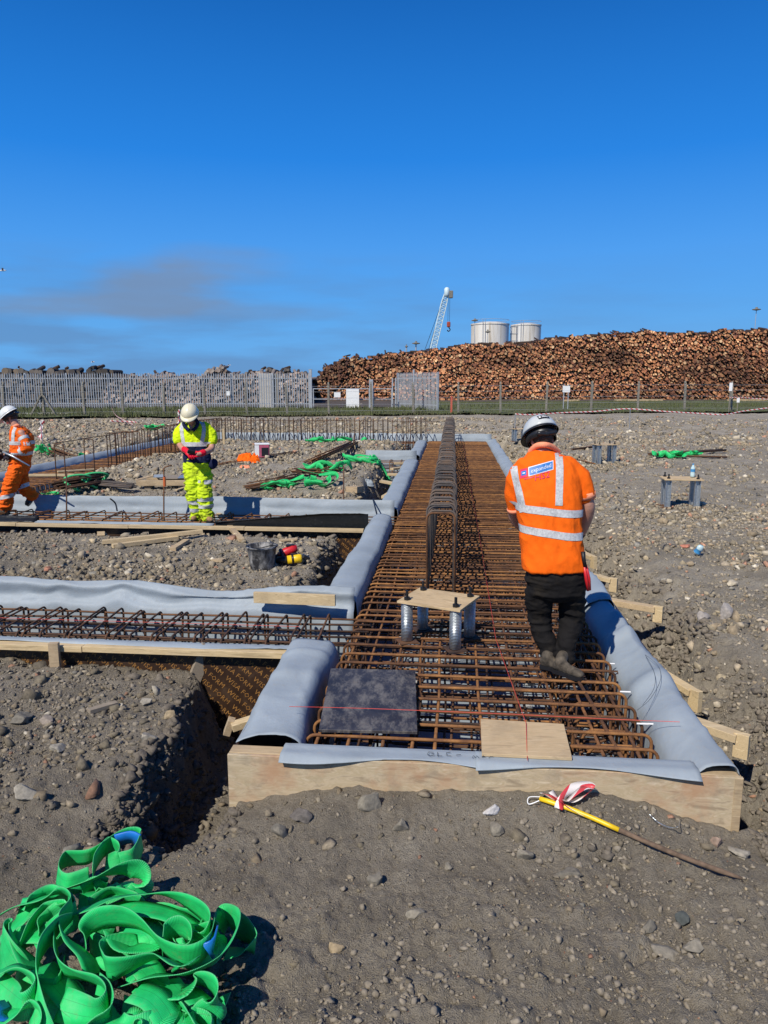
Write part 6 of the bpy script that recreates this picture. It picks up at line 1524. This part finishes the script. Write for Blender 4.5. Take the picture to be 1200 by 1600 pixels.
def hand(mb, wrist, dirv, palm_n, size=1.0, curl=.5, side=1, fat=1.0):
    """palm and five separate bent fingers; dirv wrist->knuckles, palm_n out of the back of the hand"""
    d = Vector(dirv).normalized(); n = Vector(palm_n); n = (n-d*n.dot(d)).normalized(); s = d.cross(n)*side; w = Vector(wrist)
    M = Matrix((s, d, n)).transposed()
    limb(mb, [w-d*.02, w+d*.03*size], [.028*fat, .034*fat], 10, 2)
    ellipsoid(mb, w+d*.055*size, (.042*fat, .052*size, .019*fat), M); ellipsoid(mb, w+d*.035*size-n*.004, (.034*fat, .04*size, .021*fat), M)
    for i, (off, ln) in enumerate(((-.031, .078), (-.011, .086), (.010, .080), (.029, .064))):
        b = w+d*(.092-.004*abs(i-1.3))*size+s*off*fat; P = [b-d*.03]; a = curl*(.35+.1*i); q = b; ang = 0
        P.append(q)
        for k, f in enumerate((.45, .32, .26)):
            ang += a*(1.0+.35*k); dd = d*math.cos(ang)-n*math.sin(ang)+s*off*1.2; q = q+dd.normalized()*ln*f*size; P.append(q)
        mb.tube(smooth_path(P, 3), [.0105*fat]*4+[.0098*fat]*6+[.009*fat]*2+[.006*fat], 9)
    b = w+d*.03*size-s*.030*fat; P = [b+s*.012, b-s*.016+d*.022-n*.012, b-s*.020+d*.050-n*.026, b-s*.010+d*.072-n*.038]; mb.tube(smooth_path(P, 3), [.013*fat]*5+[.012*fat]*3+[.010*fat, .007*fat], 9)
def head(body, face, c, M, hairy=True, ear=True):
    """skull, jaw, nose, ears into the body; local +y is the face side"""
    c = Vector(c); E_ = lambda p, r, n=16: ellipsoid(body, c+M @ Vector(p), r, M, n)
    E_((0, -.012, .035), (.074, .094, .090)); E_((0, .022, -.035), (.060, .070, .072)); E_((0, .045, -.078), (.034, .036, .030)); E_((0, .070, -.005), (.054, .028, .052))
    E_((0, .100, -.020), (.0135, .022, .017), 10); E_((0, .096, .0), (.010, .016, .024), 10); E_((0, .082, .026), (.050, .018, .010), 12)
    E_((0, .089, -.050), (.024, .011, .006), 10); E_((0, .087, -.060), (.021, .011, .007), 10)
    for s in (-1, 1): E_((s*.076, -.008, -.008), (.010, .019, .031), 12); E_((s*.036, .072, -.022), (.024, .02, .022), 12)
def eyes(parent, c, M, root):
    for s in (-1, 1):
        m = MB(); ellipsoid(m, Vector(c)+M @ Vector((s*.031, .086, .007))-root, (.012, .011, .008), M, 12); m.build('eye', MT['white'], parent, True)
        m = MB(); ellipsoid(m, Vector(c)+M @ Vector((s*.031, .0955, .006))-root, (.0055, .003, .0055), M, 10); m.build('iris', MT['black_plastic'], parent, True)
def helmet(parent, root, c, M, mat, label=None, rim_black=False, rear_label=False):
    c = Vector(c)-root; T = lambda p: c+M @ Vector(p)
    h = thing_part('helmet', parent)
    n = 44; rows = []
    for i in range(15):
        t = math.pi/2*(1-i/14)      # from crown down
        ring = []
        for k in range(n+1):
            a = k*math.tau/n; r = math.cos(t) ; x = math.cos(a); y = math.sin(a)
            ridge = 1+.030*math.exp(-(x*r/.14)**2)*(1 if r > 0 else 0)+.018*math.exp(-((abs(x*r)-.42)/.08)**2)
            ring.append(T((.118*x*r*(1 if i < 12 else 1.0+.01*(i-11)), .142*y*r-.002, .012+.118*math.sin(t)*ridge)))
        rows.append(ring)
    m = MB(); m.grid(rows); sh = m.build('shell', MT[mat], h, True); solid(sh, .004, 0)
    m = MB(); rows = []     # brim: narrow at the back, long peak in front
    for j in range(6):
        f = j/5; ring = []
        for k in range(n+1):
            a = k*math.tau/n; fr = max(0, math.sin(a))**1.6; w = .010+.050*fr
            ring.append(T(((.121+w*f*.75)*math.cos(a), (.145+w*f)*math.sin(a)-.002, .012-.016*f-.012*fr*f+.010*fr*math.sin(math.pi*f))))
        rows.append(ring)
    m.grid(rows); br = m.build('brim', MT['black_plastic' if rim_black else mat], h, True); solid(br, .004, 0)
    m = MB(); m.lathe((0, 0, 0), [(.104, -.060), (.110, .012)], 30, cap=False); m.V = [tuple(T((v[0], v[1]*1.16, v[2]-.004))) for v in m.V]; o = m.build('headband', MT['black_plastic'], h, True); solid(o, .004)
    m = MB(); m.tube([T((s_*.05, -.118, -.045-.01*q)) for s_, q in ((-1.4, 0), (-1, .6), (0, 1), (1, .6), (1.4, 0))], .016, 8); m.build('nape_strap', MT['black_plastic'], h, True)
    m = MB(); m.tube([T((0, -.132, -.052)), T((0, -.112, -.052))], .021, 12); m.build('ratchet_knob', MT['black_plastic'], h, True)
    for s_ in (-1, 1): m = MB(); m.tube(smooth_path([T((s_*.098, .03, .0)), T((s_*.088, .03, -.05)), T((s_*.055, .05, -.105)), T((0, .065, -.118))], 4), .005, 6); m.build('chin_strap', MT['black_plastic'], h, True)
    return h, T
def thing_part(name, parent):
    o = bpy.data.objects.new(name, None); o.empty_display_size = .05; return link(o, parent)
def boot(parent, heel, toe, ankle, mat, root, h=.10, name='boot', k=1.0):
    heel, toe, ankle = Vector(heel), Vector(toe), Vector(ankle); d = toe-heel; L_ = d.length; d.normalize(); s = d.cross(Vector((0, 0, 1))).normalized(); up = s.cross(d); M = Matrix((s, d, up)).transposed(); m = MB()
    for f, w, hh, z in ((.06, .038, .045, .045), (.22, .040, .055, .055), (.42, .040, .052, .05), (.62, .046, .042, .042), (.80, .048, .038, .038), (.92, .040, .032, .032)):
        ellipsoid(m, heel+d*L_*f+up*z*k, (w*k, L_*.17, hh*k), M, 14)
    limb(m, [heel+d*L_*.2+up*.05, heel+d*L_*.2+up*h*.9, ankle], [.050*k, .050*k, .052*k], 12, 3)
    o = fuse(m, name, mat, parent, .007, 9, folds(.0018, 9, 25, 7), root)
    m = MB(); prof = [(-.04, .03), (.0, .042), (.3, .038), (.45, .036), (.7, .052), (.9, .046), (1.03, .02)]
    top = [heel+d*L_*a+s*w for a, w in prof]+[heel+d*L_*a-s*w for a, w in prof[::-1]]; n = len(top)
    m.add([p-root+up*.014 for p in top]+[p-root-up*.012 for p in top], [tuple(range(n)), tuple(range(2*n-1, n-1, -1))]+[(i, (i+1) % n, n+(i+1) % n, n+i) for i in range(n)]); m.build('sole', MT['black_plastic'], o)
    return o
def rotM(pitch=0, yaw=0, roll=0): return Matrix.Rotation(yaw, 3, 'Z') @ Matrix.Rotation(pitch, 3, 'X') @ Matrix.Rotation(roll, 3, 'Y')

# ---- man in orange, seen from behind on the main mat
rt = px3(872, 1046, 5.10); rt.z = 0.0
pR = thing('person', 'worker in orange short sleeved top and black trousers standing on the mat, back turned', 'person', rt)
b = MB(); hc = px3(846, 688, 5.33); hM = rotM(R(-30), R(8), R(-4))
head(b, None, hc, hM)
limb(b, [hc+Vector((0, -.03, -.05)), px3(848, 712, 5.26), px3(852, 735, 5.24)], [.060, .062, .075])
loft(b, [(px3(866, 905, 5.12), .165, .11, 0), (px3(864, 860, 5.14), .16, .105, 0), (px3(858, 800, 5.18), .175, .11, 0), (px3(856, 750, 5.23), .185, .11, 0), (px3(853, 722, 5.25), .13, .08, 0)])
limb(b, [px3(900, 738, 5.24), px3(916, 780, 5.22), px3(918, 800, 5.25), px3(911, 824, 5.34), px3(905, 838, 5.40)], [.056, .052, .049, .042, .032])
limb(b, [px3(812, 738, 5.26), px3(803, 785, 5.32), px3(806, 812, 5.40), px3(826, 832, 5.52)], [.056, .046, .044, .032])
limb(b, [px3(848, 905, 5.12), px3(844, 960, 5.18), px3(852, 1000, 5.14), px3(857, 1014, 5.12)], [.085, .062, .048, .045]); limb(b, [px3(888, 905, 5.12), px3(890, 960, 5.18), px3(887, 996, 5.12), px3(885, 1010, 5.09)], [.085, .062, .048, .045])
hand(b, px3(905, 838, 5.40), (-.3, .8, -.5), (.6, .5, .6), .95, .8, 1, .9); hand(b, px3(826, 832, 5.52), (.6, .6, -.4), (-.4, .6, .6), .95, .8, -1, .9)
fuse(b, 'body', 'skin', pR, .0075, 3)
m = MB(); ellipsoid(m, hc+hM @ Vector((0, -.025, .018)), (.080, .092, .083), hM, 20); fuse(m, 'hair', 'hair', pR, .006, 2, folds(.004, 40, 40, 3))
m = MB(); loft(m, [(px3(867, 888, 5.115), .218, .150, 0), (px3(865, 872, 5.12), .214, .148, 0), (px3(862, 848, 5.14), .210, .140, 0), (px3(858, 810, 5.17), .216, .142, 0), (px3(856, 772, 5.20), .229, .148, 0), (px3(855, 742, 5.23), .226, .136, 0), (px3(854, 724, 5.25), .205, .118, 0), (px3(852, 712, 5.27), .140, .092, 0), (px3(849, 703, 5.285), .078, .078, 0)], 32, 2.5)
limb(m, [px3(888, 728, 5.25), px3(904, 745, 5.24), px3(911, 768, 5.235), px3(912, 774, 5.235)], [.075, .080, .076, .074]); limb(m, [px3(820, 728, 5.26), px3(807, 748, 5.27), px3(803, 775, 5.30), px3(805, 792, 5.32)], [.072, .070, .060, .056])
def shirt_folds(co):
    x, y, z = co.T; low = sst(-z, -1.55, -.9)
    return .013*low*(1-np.abs(fbm(x*7+z*1.2, y*5, z*3.0-x*2, s=5, o=3))*2.2)+.006*fbm(x*16, y*12, z*9+x*6, s=9, o=3)+.005*(1-np.abs(fbm(x*11+z*8, y*7, z*5-x*3, s=15, o=2))*3)
shR = fuse(m, 'shirt', 'orange_cloth', pR, .0072, 7, shirt_folds); tR = bvh(shR)
m = MB(); m.tube(smooth_path([px3(828, 706, 5.30), px3(838, 697, 5.24), px3(850, 695, 5.20), px3(862, 698, 5.24), px3(872, 706, 5.30)], 5), [.022]*21, 10); m.V = [tuple(Vector(v)) for v in m.V]; fuse(m, 'collar', 'pink_cuff', pR, .006, 3)
A_, B_ = px3(912, 769, 5.235), px3(913, 778, 5.235); m = MB(); m.tube([A_, B_+(B_-A_)*.1], [.083, .082], 22, False); o = part(m, 'cuff', MT['pink_cuff'], pR, True); solid(o, .004)
A_, B_ = px3(805, 793, 5.32), px3(806, 799, 5.325); m = MB(); m.tube([A_, B_], [.062, .060], 20, False); o = part(m, 'cuff', MT['pink_cuff'], pR, True); solid(o, .004)
hoop(tR, pR, px3(858, 795, 5.18)-rt, 0, .052, .6, tilt=(.020, 0), a0=0, maxr=.30); hoop(tR, pR, px3(860, 829, 5.155)-rt, 0, .052, .6, tilt=(.026, 0), maxr=.30)
strip_px(tR, rt, pR, [(871, 701), (874, 725), (874, 755), (873, 790)], 11.5); strip_px(tR, rt, pR, [(803, 729), (806, 748), (811, 768), (818, 800)], 11)
MT['sign_blue'] = simple('print_blue', (.02, .17, .50), .5, 0, .1, 40, 0); MT['print_red'] = simple('print_red', (.72, .03, .10), .5, 0, .1, 40, 0); MT['print_pale'] = simple('print_pale', (.72, .74, .78), .5, 0, .05, 40, 0)
decal(tR, rt, pR, [(825.6, 730.2), (864.4, 719.6), (864.6, 733.8), (826, 744.6)], 'print_pale', 'badge_border', 16, 6, .003)
decal(tR, rt, pR, [(826.8, 731.2), (863.2, 721.2), (863.4, 732.8), (827.2, 743.4)], 'sign_blue', 'badge', 16, 6, .0042); text_px(tR, rt, pR, 'expanded', [(830, 733), (861, 724), (861, 732), (830, 741.5)], 'print_pale', off=.0058)
decal(tR, rt, pR, [(813, 734), (824.5, 731), (824.5, 745), (813, 748)], 'print_red', 'badge', 5, 5, .003); decal(tR, rt, pR, [(815, 737), (822.5, 735), (822.5, 742), (815, 744)], 'sign_blue', 'badge', 4, 4, .0042); decal(tR, rt, pR, [(817, 739.3), (821, 738.2), (821, 740), (817, 741)], 'print_pale', 'badge', 3, 3, .0055)
text_px(tR, rt, pR, 'HS2', [(836, 741.5), (859, 735.5), (859, 745.5), (836, 751.5)], 'print_red', off=.004); decal(tR, rt, pR, [(819, 748.4), (834, 744.6), (834, 746), (819, 749.8)], 'print_red', 'badge', 6, 1, .003)
hR, TR = helmet(pR, rt, hc+hM @ Vector((0, -.004, .050)), hM, 'helmet_grey', rim_black=True)
# dark sticker on the back of the shell, with three pale marks
def shell_patch(T, x0, x1, t0, t1, mat, name, parent, off=1.02):
    rows = []
    for i in range(7):
        t = R(t0+(t1-t0)*i/6); row = []
        for k in range(9):
            x = x0+(x1-x0)*k/8; r = math.cos(t); xx = x/.118; yy = -math.sqrt(max(0, r*r-xx*xx)); ridge = 1+.030*math.exp(-(xx/.14)**2)+.018*math.exp(-((abs(xx)-.42)/.08)**2)
            row.append(T((x*off, .142*yy*off-.002, .012+.118*math.sin(t)*ridge*off)))
        rows.append(row)
    m = MB(); m.grid(rows); return m.build(name, MT[mat], parent, True)
shell_patch(TR, -.040, .040, 40, 20, 'black_plastic', 'sticker', hR, 1.03)
shell_patch(TR, -.034, -.022, 34, 26, 'white', 'sticker_mark', hR, 1.042); shell_patch(TR, -.014, .004, 34, 31.5, 'white', 'sticker_mark', hR, 1.042); shell_patch(TR, -.014, .030, 29, 26.5, 'white', 'sticker_mark', hR, 1.042); shell_patch(TR, .008, .016, 34, 31.5, 'white', 'sticker_mark', hR, 1.042)
m = MB(); loft(m, [(px3(867, 872, 5.12), .195, .125, 0), (px3(867, 900, 5.12), .212, .140, 0), (px3(868, 925, 5.13), .205, .135, 0), (px3(868, 935, 5.14), .13, .10, 0)], 26, 2.5)
limb(m, [px3(846, 905, 5.12), px3(843, 935, 5.16), px3(843, 965, 5.19), px3(849, 992, 5.16), px3(858, 1015, 5.13), px3(861, 1031, 5.12)], [.112, .102, .084, .072, .066, .064], 18)
limb(m, [px3(890, 905, 5.12), px3(893, 935, 5.16), px3(893, 962, 5.19), px3(889, 988, 5.14), px3(886, 1010, 5.10), px3(884, 1028, 5.08)], [.112, .104, .088, .076, .072, .070], 18)
trR = fuse(m, 'trousers', 'black_cloth', pR, .0075, 4, folds(.016, 5, 13, 12, .25))
for (a, b_, w_) in ((832, 925, .10), (905, 925, .10)): pass
boot(pR, unproj(847, 1040, .015), unproj(884, 1049, .015), px3(860, 1024, 5.12), 'boot', rt, k=.84); boot(pR, unproj(868, 1047, .015), unproj(908, 1060, .015), px3(882, 1022, 5.08), 'boot', rt, k=.84)
m = MB(); hand(m, px3(906, 836, 5.39), (-.3, .8, -.5), (.6, .5, .6), 1.0, .9, 1, 1.18); limb(m, [px3(909, 826, 5.35), px3(906, 836, 5.39)], [.042, .036], 12, 3); fuse(m, 'glove', 'glove_dark', pR, .004, 2)
m = MB(); hand(m, px3(826, 832, 5.52), (.6, .6, -.4), (-.4, .6, .6), 1.0, .9, -1, 1.18); limb(m, [px3(815, 822, 5.46), px3(826, 832, 5.52)], [.042, .036], 12, 3); fuse(m, 'glove', 'glove_dark', pR, .004, 2)
pc = px3(915, 890, 5.02); t = thing('steel_nippers', 'red handled tying nippers hanging at the right hip of the worker in orange', 'hand tool', pc)
for dx in (0, .014):
    m = MB(); m.tube([px3(913, 884, 5.0)+Vector((dx, dx, 0)), px3(916, 905, 5.0)+Vector((dx*1.6, dx, 0)), px3(919, 923, 5.0)+Vector((dx, dx, 0))], [.010, .012, .011], 10); part(m, 'handle', MT['red'], t, True)
m = MB(); m.tube([px3(911, 862, 5.01), px3(912, 874, 5.0), px3(914, 885, 5.0)], [.016, .014, .014], 10); part(m, 'jaw', MT['black'], t, True)

# ---- worker in yellow, facing the camera
rt = px3(312, 812, 10.9); rt.z = 0.03
pY = thing('person', 'worker in yellow and navy top and yellow trousers looking down at his red gloves', 'person', rt)
Yd = 10.9; hc = px3(297.5, 650, 10.78); hM = rotM(R(38), R(180), 0) if False else (Matrix.Rotation(math.pi, 3, 'Z') @ Matrix.Rotation(R(-34), 3, 'X'))
b = MB(); head(b, None, hc, hM); limb(b, [hc+Vector((0, .03, -.04)), px3(300, 664, 10.9), px3(302, 674, 10.95)], [.060, .060, .075])
loft(b, [(px3(308, 724, 10.95), .16, .11, 0), (px3(306, 700, 10.95), .155, .11, 0), (px3(304, 680, 10.95), .175, .115, 0), (px3(303, 667, 10.95), .15, .09, 0)])
limb(b, [px3(284, 670, 10.95), px3(280, 688, 10.92), px3(283, 698, 10.85), px3(290, 705, 10.66), px3(296, 708, 10.58)], [.056, .048, .044, .036, .030]); limb(b, [px3(325, 670, 10.95), px3(331, 690, 10.92), px3(329, 702, 10.85), px3(316, 708, 10.66), px3(308, 710, 10.60)], [.058, .050, .046, .038, .030])
limb(b, [px3(299, 728, 10.95), px3(301, 768, 10.85), px3(307, 806, 10.9)], [.085, .062, .046]); limb(b, [px3(317, 728, 10.95), px3(320, 770, 10.85), px3(322, 808, 10.86)], [.085, .062, .046])
fuse(b, 'body', 'skin', pY, .009, 3); eyes(pY, hc, hM, rt)
m = MB(); ellipsoid(m, hc+hM @ Vector((0, -.025, .018)), (.079, .090, .080), hM, 20); fuse(m, 'hair', 'hair', pY, .008, 2)
m = MB(); loft(m, [(px3(309, 722, 10.95), .200, .145, 0), (px3(308, 712, 10.95), .196, .14, 0), (px3(306, 700, 10.95), .190, .135, 0), (px3(304.5, 685, 10.95), .205, .14, 0), (px3(304, 673, 10.95), .215, .13, 0), (px3(303, 665, 10.95), .190, .11, 0), (px3(301.5, 659, 10.95), .11, .085, 0), (px3(300.5, 656, 10.94), .07, .07, 0)], 30, 2.4)
limb(m, [px3(288, 667, 10.95), px3(280, 677, 10.94), px3(279, 688, 10.92)], [.075, .080, .076]); limb(m, [px3(320, 667, 10.95), px3(329, 677, 10.94), px3(331, 688, 10.92)], [.078, .084, .080])
shY = fuse(m, 'shirt', ['yellow_cloth', 'navy'], pY, .008, 5, folds(.018, 8, 5, 22)); zl = px3(306, 698, 10.82).z-rt.z
for p in shY.data.polygons:
    if p.center.z < zl and abs(p.center.x-(px3(306, 700, 10.9).x-rt.x)) < .24: p.material_index = 1
tY = bvh(shY)
hoop(tY, pY, Vector((px3(306, 694, 10.95).x-rt.x, px3(306, 694, 10.95).y-rt.y, zl+.035)), 0, .062, .6, maxr=.27)
strip_px(tY, rt, pY, [(289, 657), (284.5, 665), (284, 675), (287, 694)], 5.6); strip_px(tY, rt, pY, [(312, 656), (318, 665), (318, 678), (314.5, 694)], 5.8)
for pts in ([(291, 656, 10.83), (287, 661, 10.82), (290, 668, 10.80), (296, 672, 10.79)], [(306, 655, 10.83), (309, 661, 10.82), (306, 668, 10.80), (301, 673, 10.79)], [(291, 655, 10.9), (298, 653, 11.02), (306, 655, 10.9)]):
    m = MB(); m.tube(smooth_path([px3(*p) for p in pts], 4), .026, 8); part(m, 'collar', MT['navy'], pY, True)
decal(tY, rt, pY, [(294, 662), (303, 662), (299.2, 674), (298.4, 674)], 'skin', 'neckline_skin', 4, 5, .008)
helmet(pY, rt, hc+hM @ Vector((0, -.002, .052)), hM, 'helmet_cream')
m = MB(); loft(m, [(px3(308.5, 716, 10.95), .175, .125, 0), (px3(308, 728, 10.95), .195, .14, 0), (px3(308, 742, 10.95), .175, .12, 0)], 26, 2.4)
limb(m, [px3(299, 732, 10.95), px3(300, 752, 10.88), px3(302, 772, 10.86), px3(306, 792, 10.90), px3(308, 809, 10.92)], [.118, .110, .102, .096, .092], 18)
limb(m, [px3(318, 732, 10.95), px3(319, 752, 10.88), px3(320, 772, 10.85), px3(322, 792, 10.86), px3(323, 807, 10.85)], [.118, .112, .106, .100, .098], 18)
trY = fuse(m, 'trousers', 'yellow_worn', pY, .008, 3, folds(.036, 6, 14, 33, .3)); tt = bvh(trY)
for (a, b_, yy) in ((320.5, 752, 10.88), (321, 779, 10.86), (322.5, 790, 10.86), (306, 796, 10.9), (304.5, 784, 10.88)): hoop(tt, pY, px3(a, b_, yy)-rt, 0, .058, .135, maxr=.13, off=.005, seg=30)
boot(pY, px3(321, 811, 10.98)*1.0+Vector((0, 0, -.02)), px3(330, 816, 10.66), px3(322, 806, 10.90), 'boot_tan', rt); boot(pY, px3(307, 811, 11.0), px3(302, 814, 10.78), px3(308, 806, 10.94), 'boot_tan', rt)
m = MB(); hand(m, px3(292, 705, 10.63), (.55, -.45, -.35), (.2, -.7, .7), 1.0, .8, 1, 1.3); limb(m, [px3(288, 702, 10.70), px3(292, 705, 10.63)], [.046, .042], 12, 3); fuse(m, 'glove', 'glove_red', pY, .0045, 2)
m = MB(); hand(m, px3(313, 709, 10.64), (-.85, -.3, -.1), (.1, -.7, .7), 1.05, .7, -1, 1.35); limb(m, [px3(318, 707, 10.68), px3(313, 709, 10.64)], [.048, .044], 12, 3); fuse(m, 'glove', 'glove_red', pY, .0045, 2)
q = px3(299, 706, 10.55); t = thing('phone', 'small dark gadget held between the red gloves of the yellow worker', 'gadget', q); MB().box((0, 0, 0), (.11, .03, .055), rotM(.5, .3, .2), .006).build('case', MT['black_plastic'], t)
q = px3(333, 725, 10.92); m = MB(); ellipsoid(m, q, (.07, .045, .085), rotM(0, .3, .5), 12); o = fuse(m, 'tool_pouch', 'navy', pY, .008, 2)

# ---- worker in orange overalls walking left
rt = px3(14, 800, 11.6); rt.z = .0
pL = thing('person', 'worker in all orange workwear and white helmet striding off the left edge', 'person', rt)
hc = px3(17, 652, 11.6); hM = Matrix.Rotation(R(90), 3, 'Z') @ Matrix.Rotation(R(-36), 3, 'X')
b = MB(); head(b, None, hc, hM); limb(b, [hc+Vector((.03, 0, -.04)), px3(25, 666, 11.6), px3(30, 676, 11.6)], [.058, .060, .075])
loft(b, [(px3(31, 724, 11.6), .11, .16, 0), (px3(34, 700, 11.6), .11, .16, 0), (px3(33, 682, 11.6), .12, .17, 0), (px3(29, 672, 11.6), .09, .13, 0)])
limb(b, [px3(33, 676, 11.40), px3(43, 700, 11.38), px3(25, 709, 11.40), px3(14, 711, 11.42)], [.055, .045, .038, .030]); limb(b, [px3(31, 676, 11.80), px3(33, 702, 11.84), px3(18, 708, 11.75), px3(8, 710, 11.70)], [.055, .045, .038, .030])
limb(b, [px3(26, 728, 11.5), px3(15, 762, 11.5), px3(9, 795, 11.5)], [.085, .062, .046]); limb(b, [px3(30, 728, 11.72), px3(35, 760, 11.72), px3(50, 776, 11.75)], [.085, .062, .046])
fuse(b, 'body', 'skin', pL, .009, 3); eyes(pL, hc, hM, rt)
m = MB(); ellipsoid(m, hc+hM @ Vector((0, -.028, .010)), (.079, .088, .084), hM, 20); fuse(m, 'hair', 'hair', pL, .008, 2)
m = MB(); loft(m, [(px3(31, 722, 11.6), .145, .19, 0), (px3(33, 708, 11.6), .150, .19, 0), (px3(35, 694, 11.6), .158, .20, 0), (px3(34, 682, 11.6), .155, .20, 0), (px3(30, 672, 11.6), .115, .16, 0), (px3(26, 666, 11.6), .075, .09, 0)], 30, 2.3)
limb(m, [px3(31, 675, 11.45), px3(37, 686, 11.40), px3(43, 699, 11.37)], [.078, .074, .068]); limb(m, [px3(43, 699, 11.37), px3(33, 706, 11.38), px3(22, 709, 11.40)], [.066, .058, .048])
limb(m, [px3(30, 675, 11.76), px3(32, 690, 11.82), px3(33, 702, 11.84), px3(20, 707, 11.76)], [.076, .070, .060, .048])
shL = fuse(m, 'jacket', 'orange_worn', pL, .008, 4, folds(.016, 6, 9, 44)); tL = bvh(shL)
hoop(tL, pL, px3(34, 691, 11.6)-rt, 0, .055, .6, maxr=.40); hoop(tL, pL, px3(32, 708, 11.6)-rt, 0, .055, .6, maxr=.40)
strip_px(tL, rt, pL, [(24, 668), (21, 676), (20, 690)], 5)
for a, b_ in (((34, 681, 11.42), (40, 692, 11.38)), ((40, 701, 11.37), (28, 708, 11.39))): A_, B_ = px3(*a)-rt, px3(*b_)-rt; hoop(tL, pL, (A_+B_)/2, 0, .052, .14, maxr=.11, axis=(B_-A_), seg=26)
m = MB(); m.tube(smooth_path([px3(20, 668, 11.55), px3(27, 664, 11.50), px3(33, 668, 11.6), px3(27, 664, 11.72)], 4), .022, 8); part(m, 'collar', MT['pink_cuff'], pL, True)
helmet(pL, rt, hc+hM @ Vector((0, -.002, .050)), hM, 'helmet_white')
m = MB(); loft(m, [(px3(31, 716, 11.6), .13, .17, 0), (px3(30, 728, 11.6), .15, .185, 0), (px3(29, 742, 11.6), .12, .15, 0)], 26, 2.3)
limb(m, [px3(26, 732, 11.5), px3(19, 750, 11.48), px3(14, 768, 11.48), px3(10, 784, 11.5), px3(8, 792, 11.5)], [.120, .112, .100, .094, .092], 18)
limb(m, [px3(30, 732, 11.70), px3(33, 750, 11.72), px3(37, 762, 11.72), px3(46, 770, 11.74), px3(51, 774, 11.75)], [.120, .108, .098, .090, .086], 18)
trL = fuse(m, 'trousers', 'orange_worn', pL, .008, 3, folds(.032, 6, 13, 55, .3)); tt = bvh(trL)
hoop(tt, pL, px3(12.5, 775, 11.49)-rt, 0, .06, .16, maxr=.15, axis=Vector((-.2, 0, 1)), seg=30); hoop(tt, pL, px3(36, 760, 11.72)-rt, 0, .06, .16, maxr=.15, axis=Vector((.4, 0, -1)), seg=30)
boot(pL, px3(14, 803, 11.5), px3(-10, 805, 11.5), px3(8, 793, 11.5), 'boot', rt); boot(pL, px3(56, 772, 11.75), px3(44, 790, 11.75), px3(52, 772, 11.75), 'boot', rt)
for w, sgn in ((px3(17, 710, 11.42), 1), (px3(12, 709, 11.72), -1)):
    m = MB(); hand(m, w, (-.9, 0, -.3), (0, -.8*sgn, .6), 1.0, .9, sgn, 1.25); limb(m, [w+Vector((.07, 0, .01)), w], [.044, .038], 12, 3); fuse(m, 'glove', 'glove_dark', pL, .0045, 2)
A_ = px3(4, 706, 11.36); t = thing('steel_bar_tool', 'short grey steel bar carried by the orange walking worker', 'hand tool', A_)
m = MB(); m.tube([A_, px3(20, 713, 11.34), px3(46, 728, 11.30)], [.016, .016, .012], 8); part(m, 'bar', MT['galv'], t, True); m = MB(); m.tube([px3(-4, 702, 11.37), A_], [.03, .018], 8); part(m, 'grip', MT['black_plastic'], t, True)
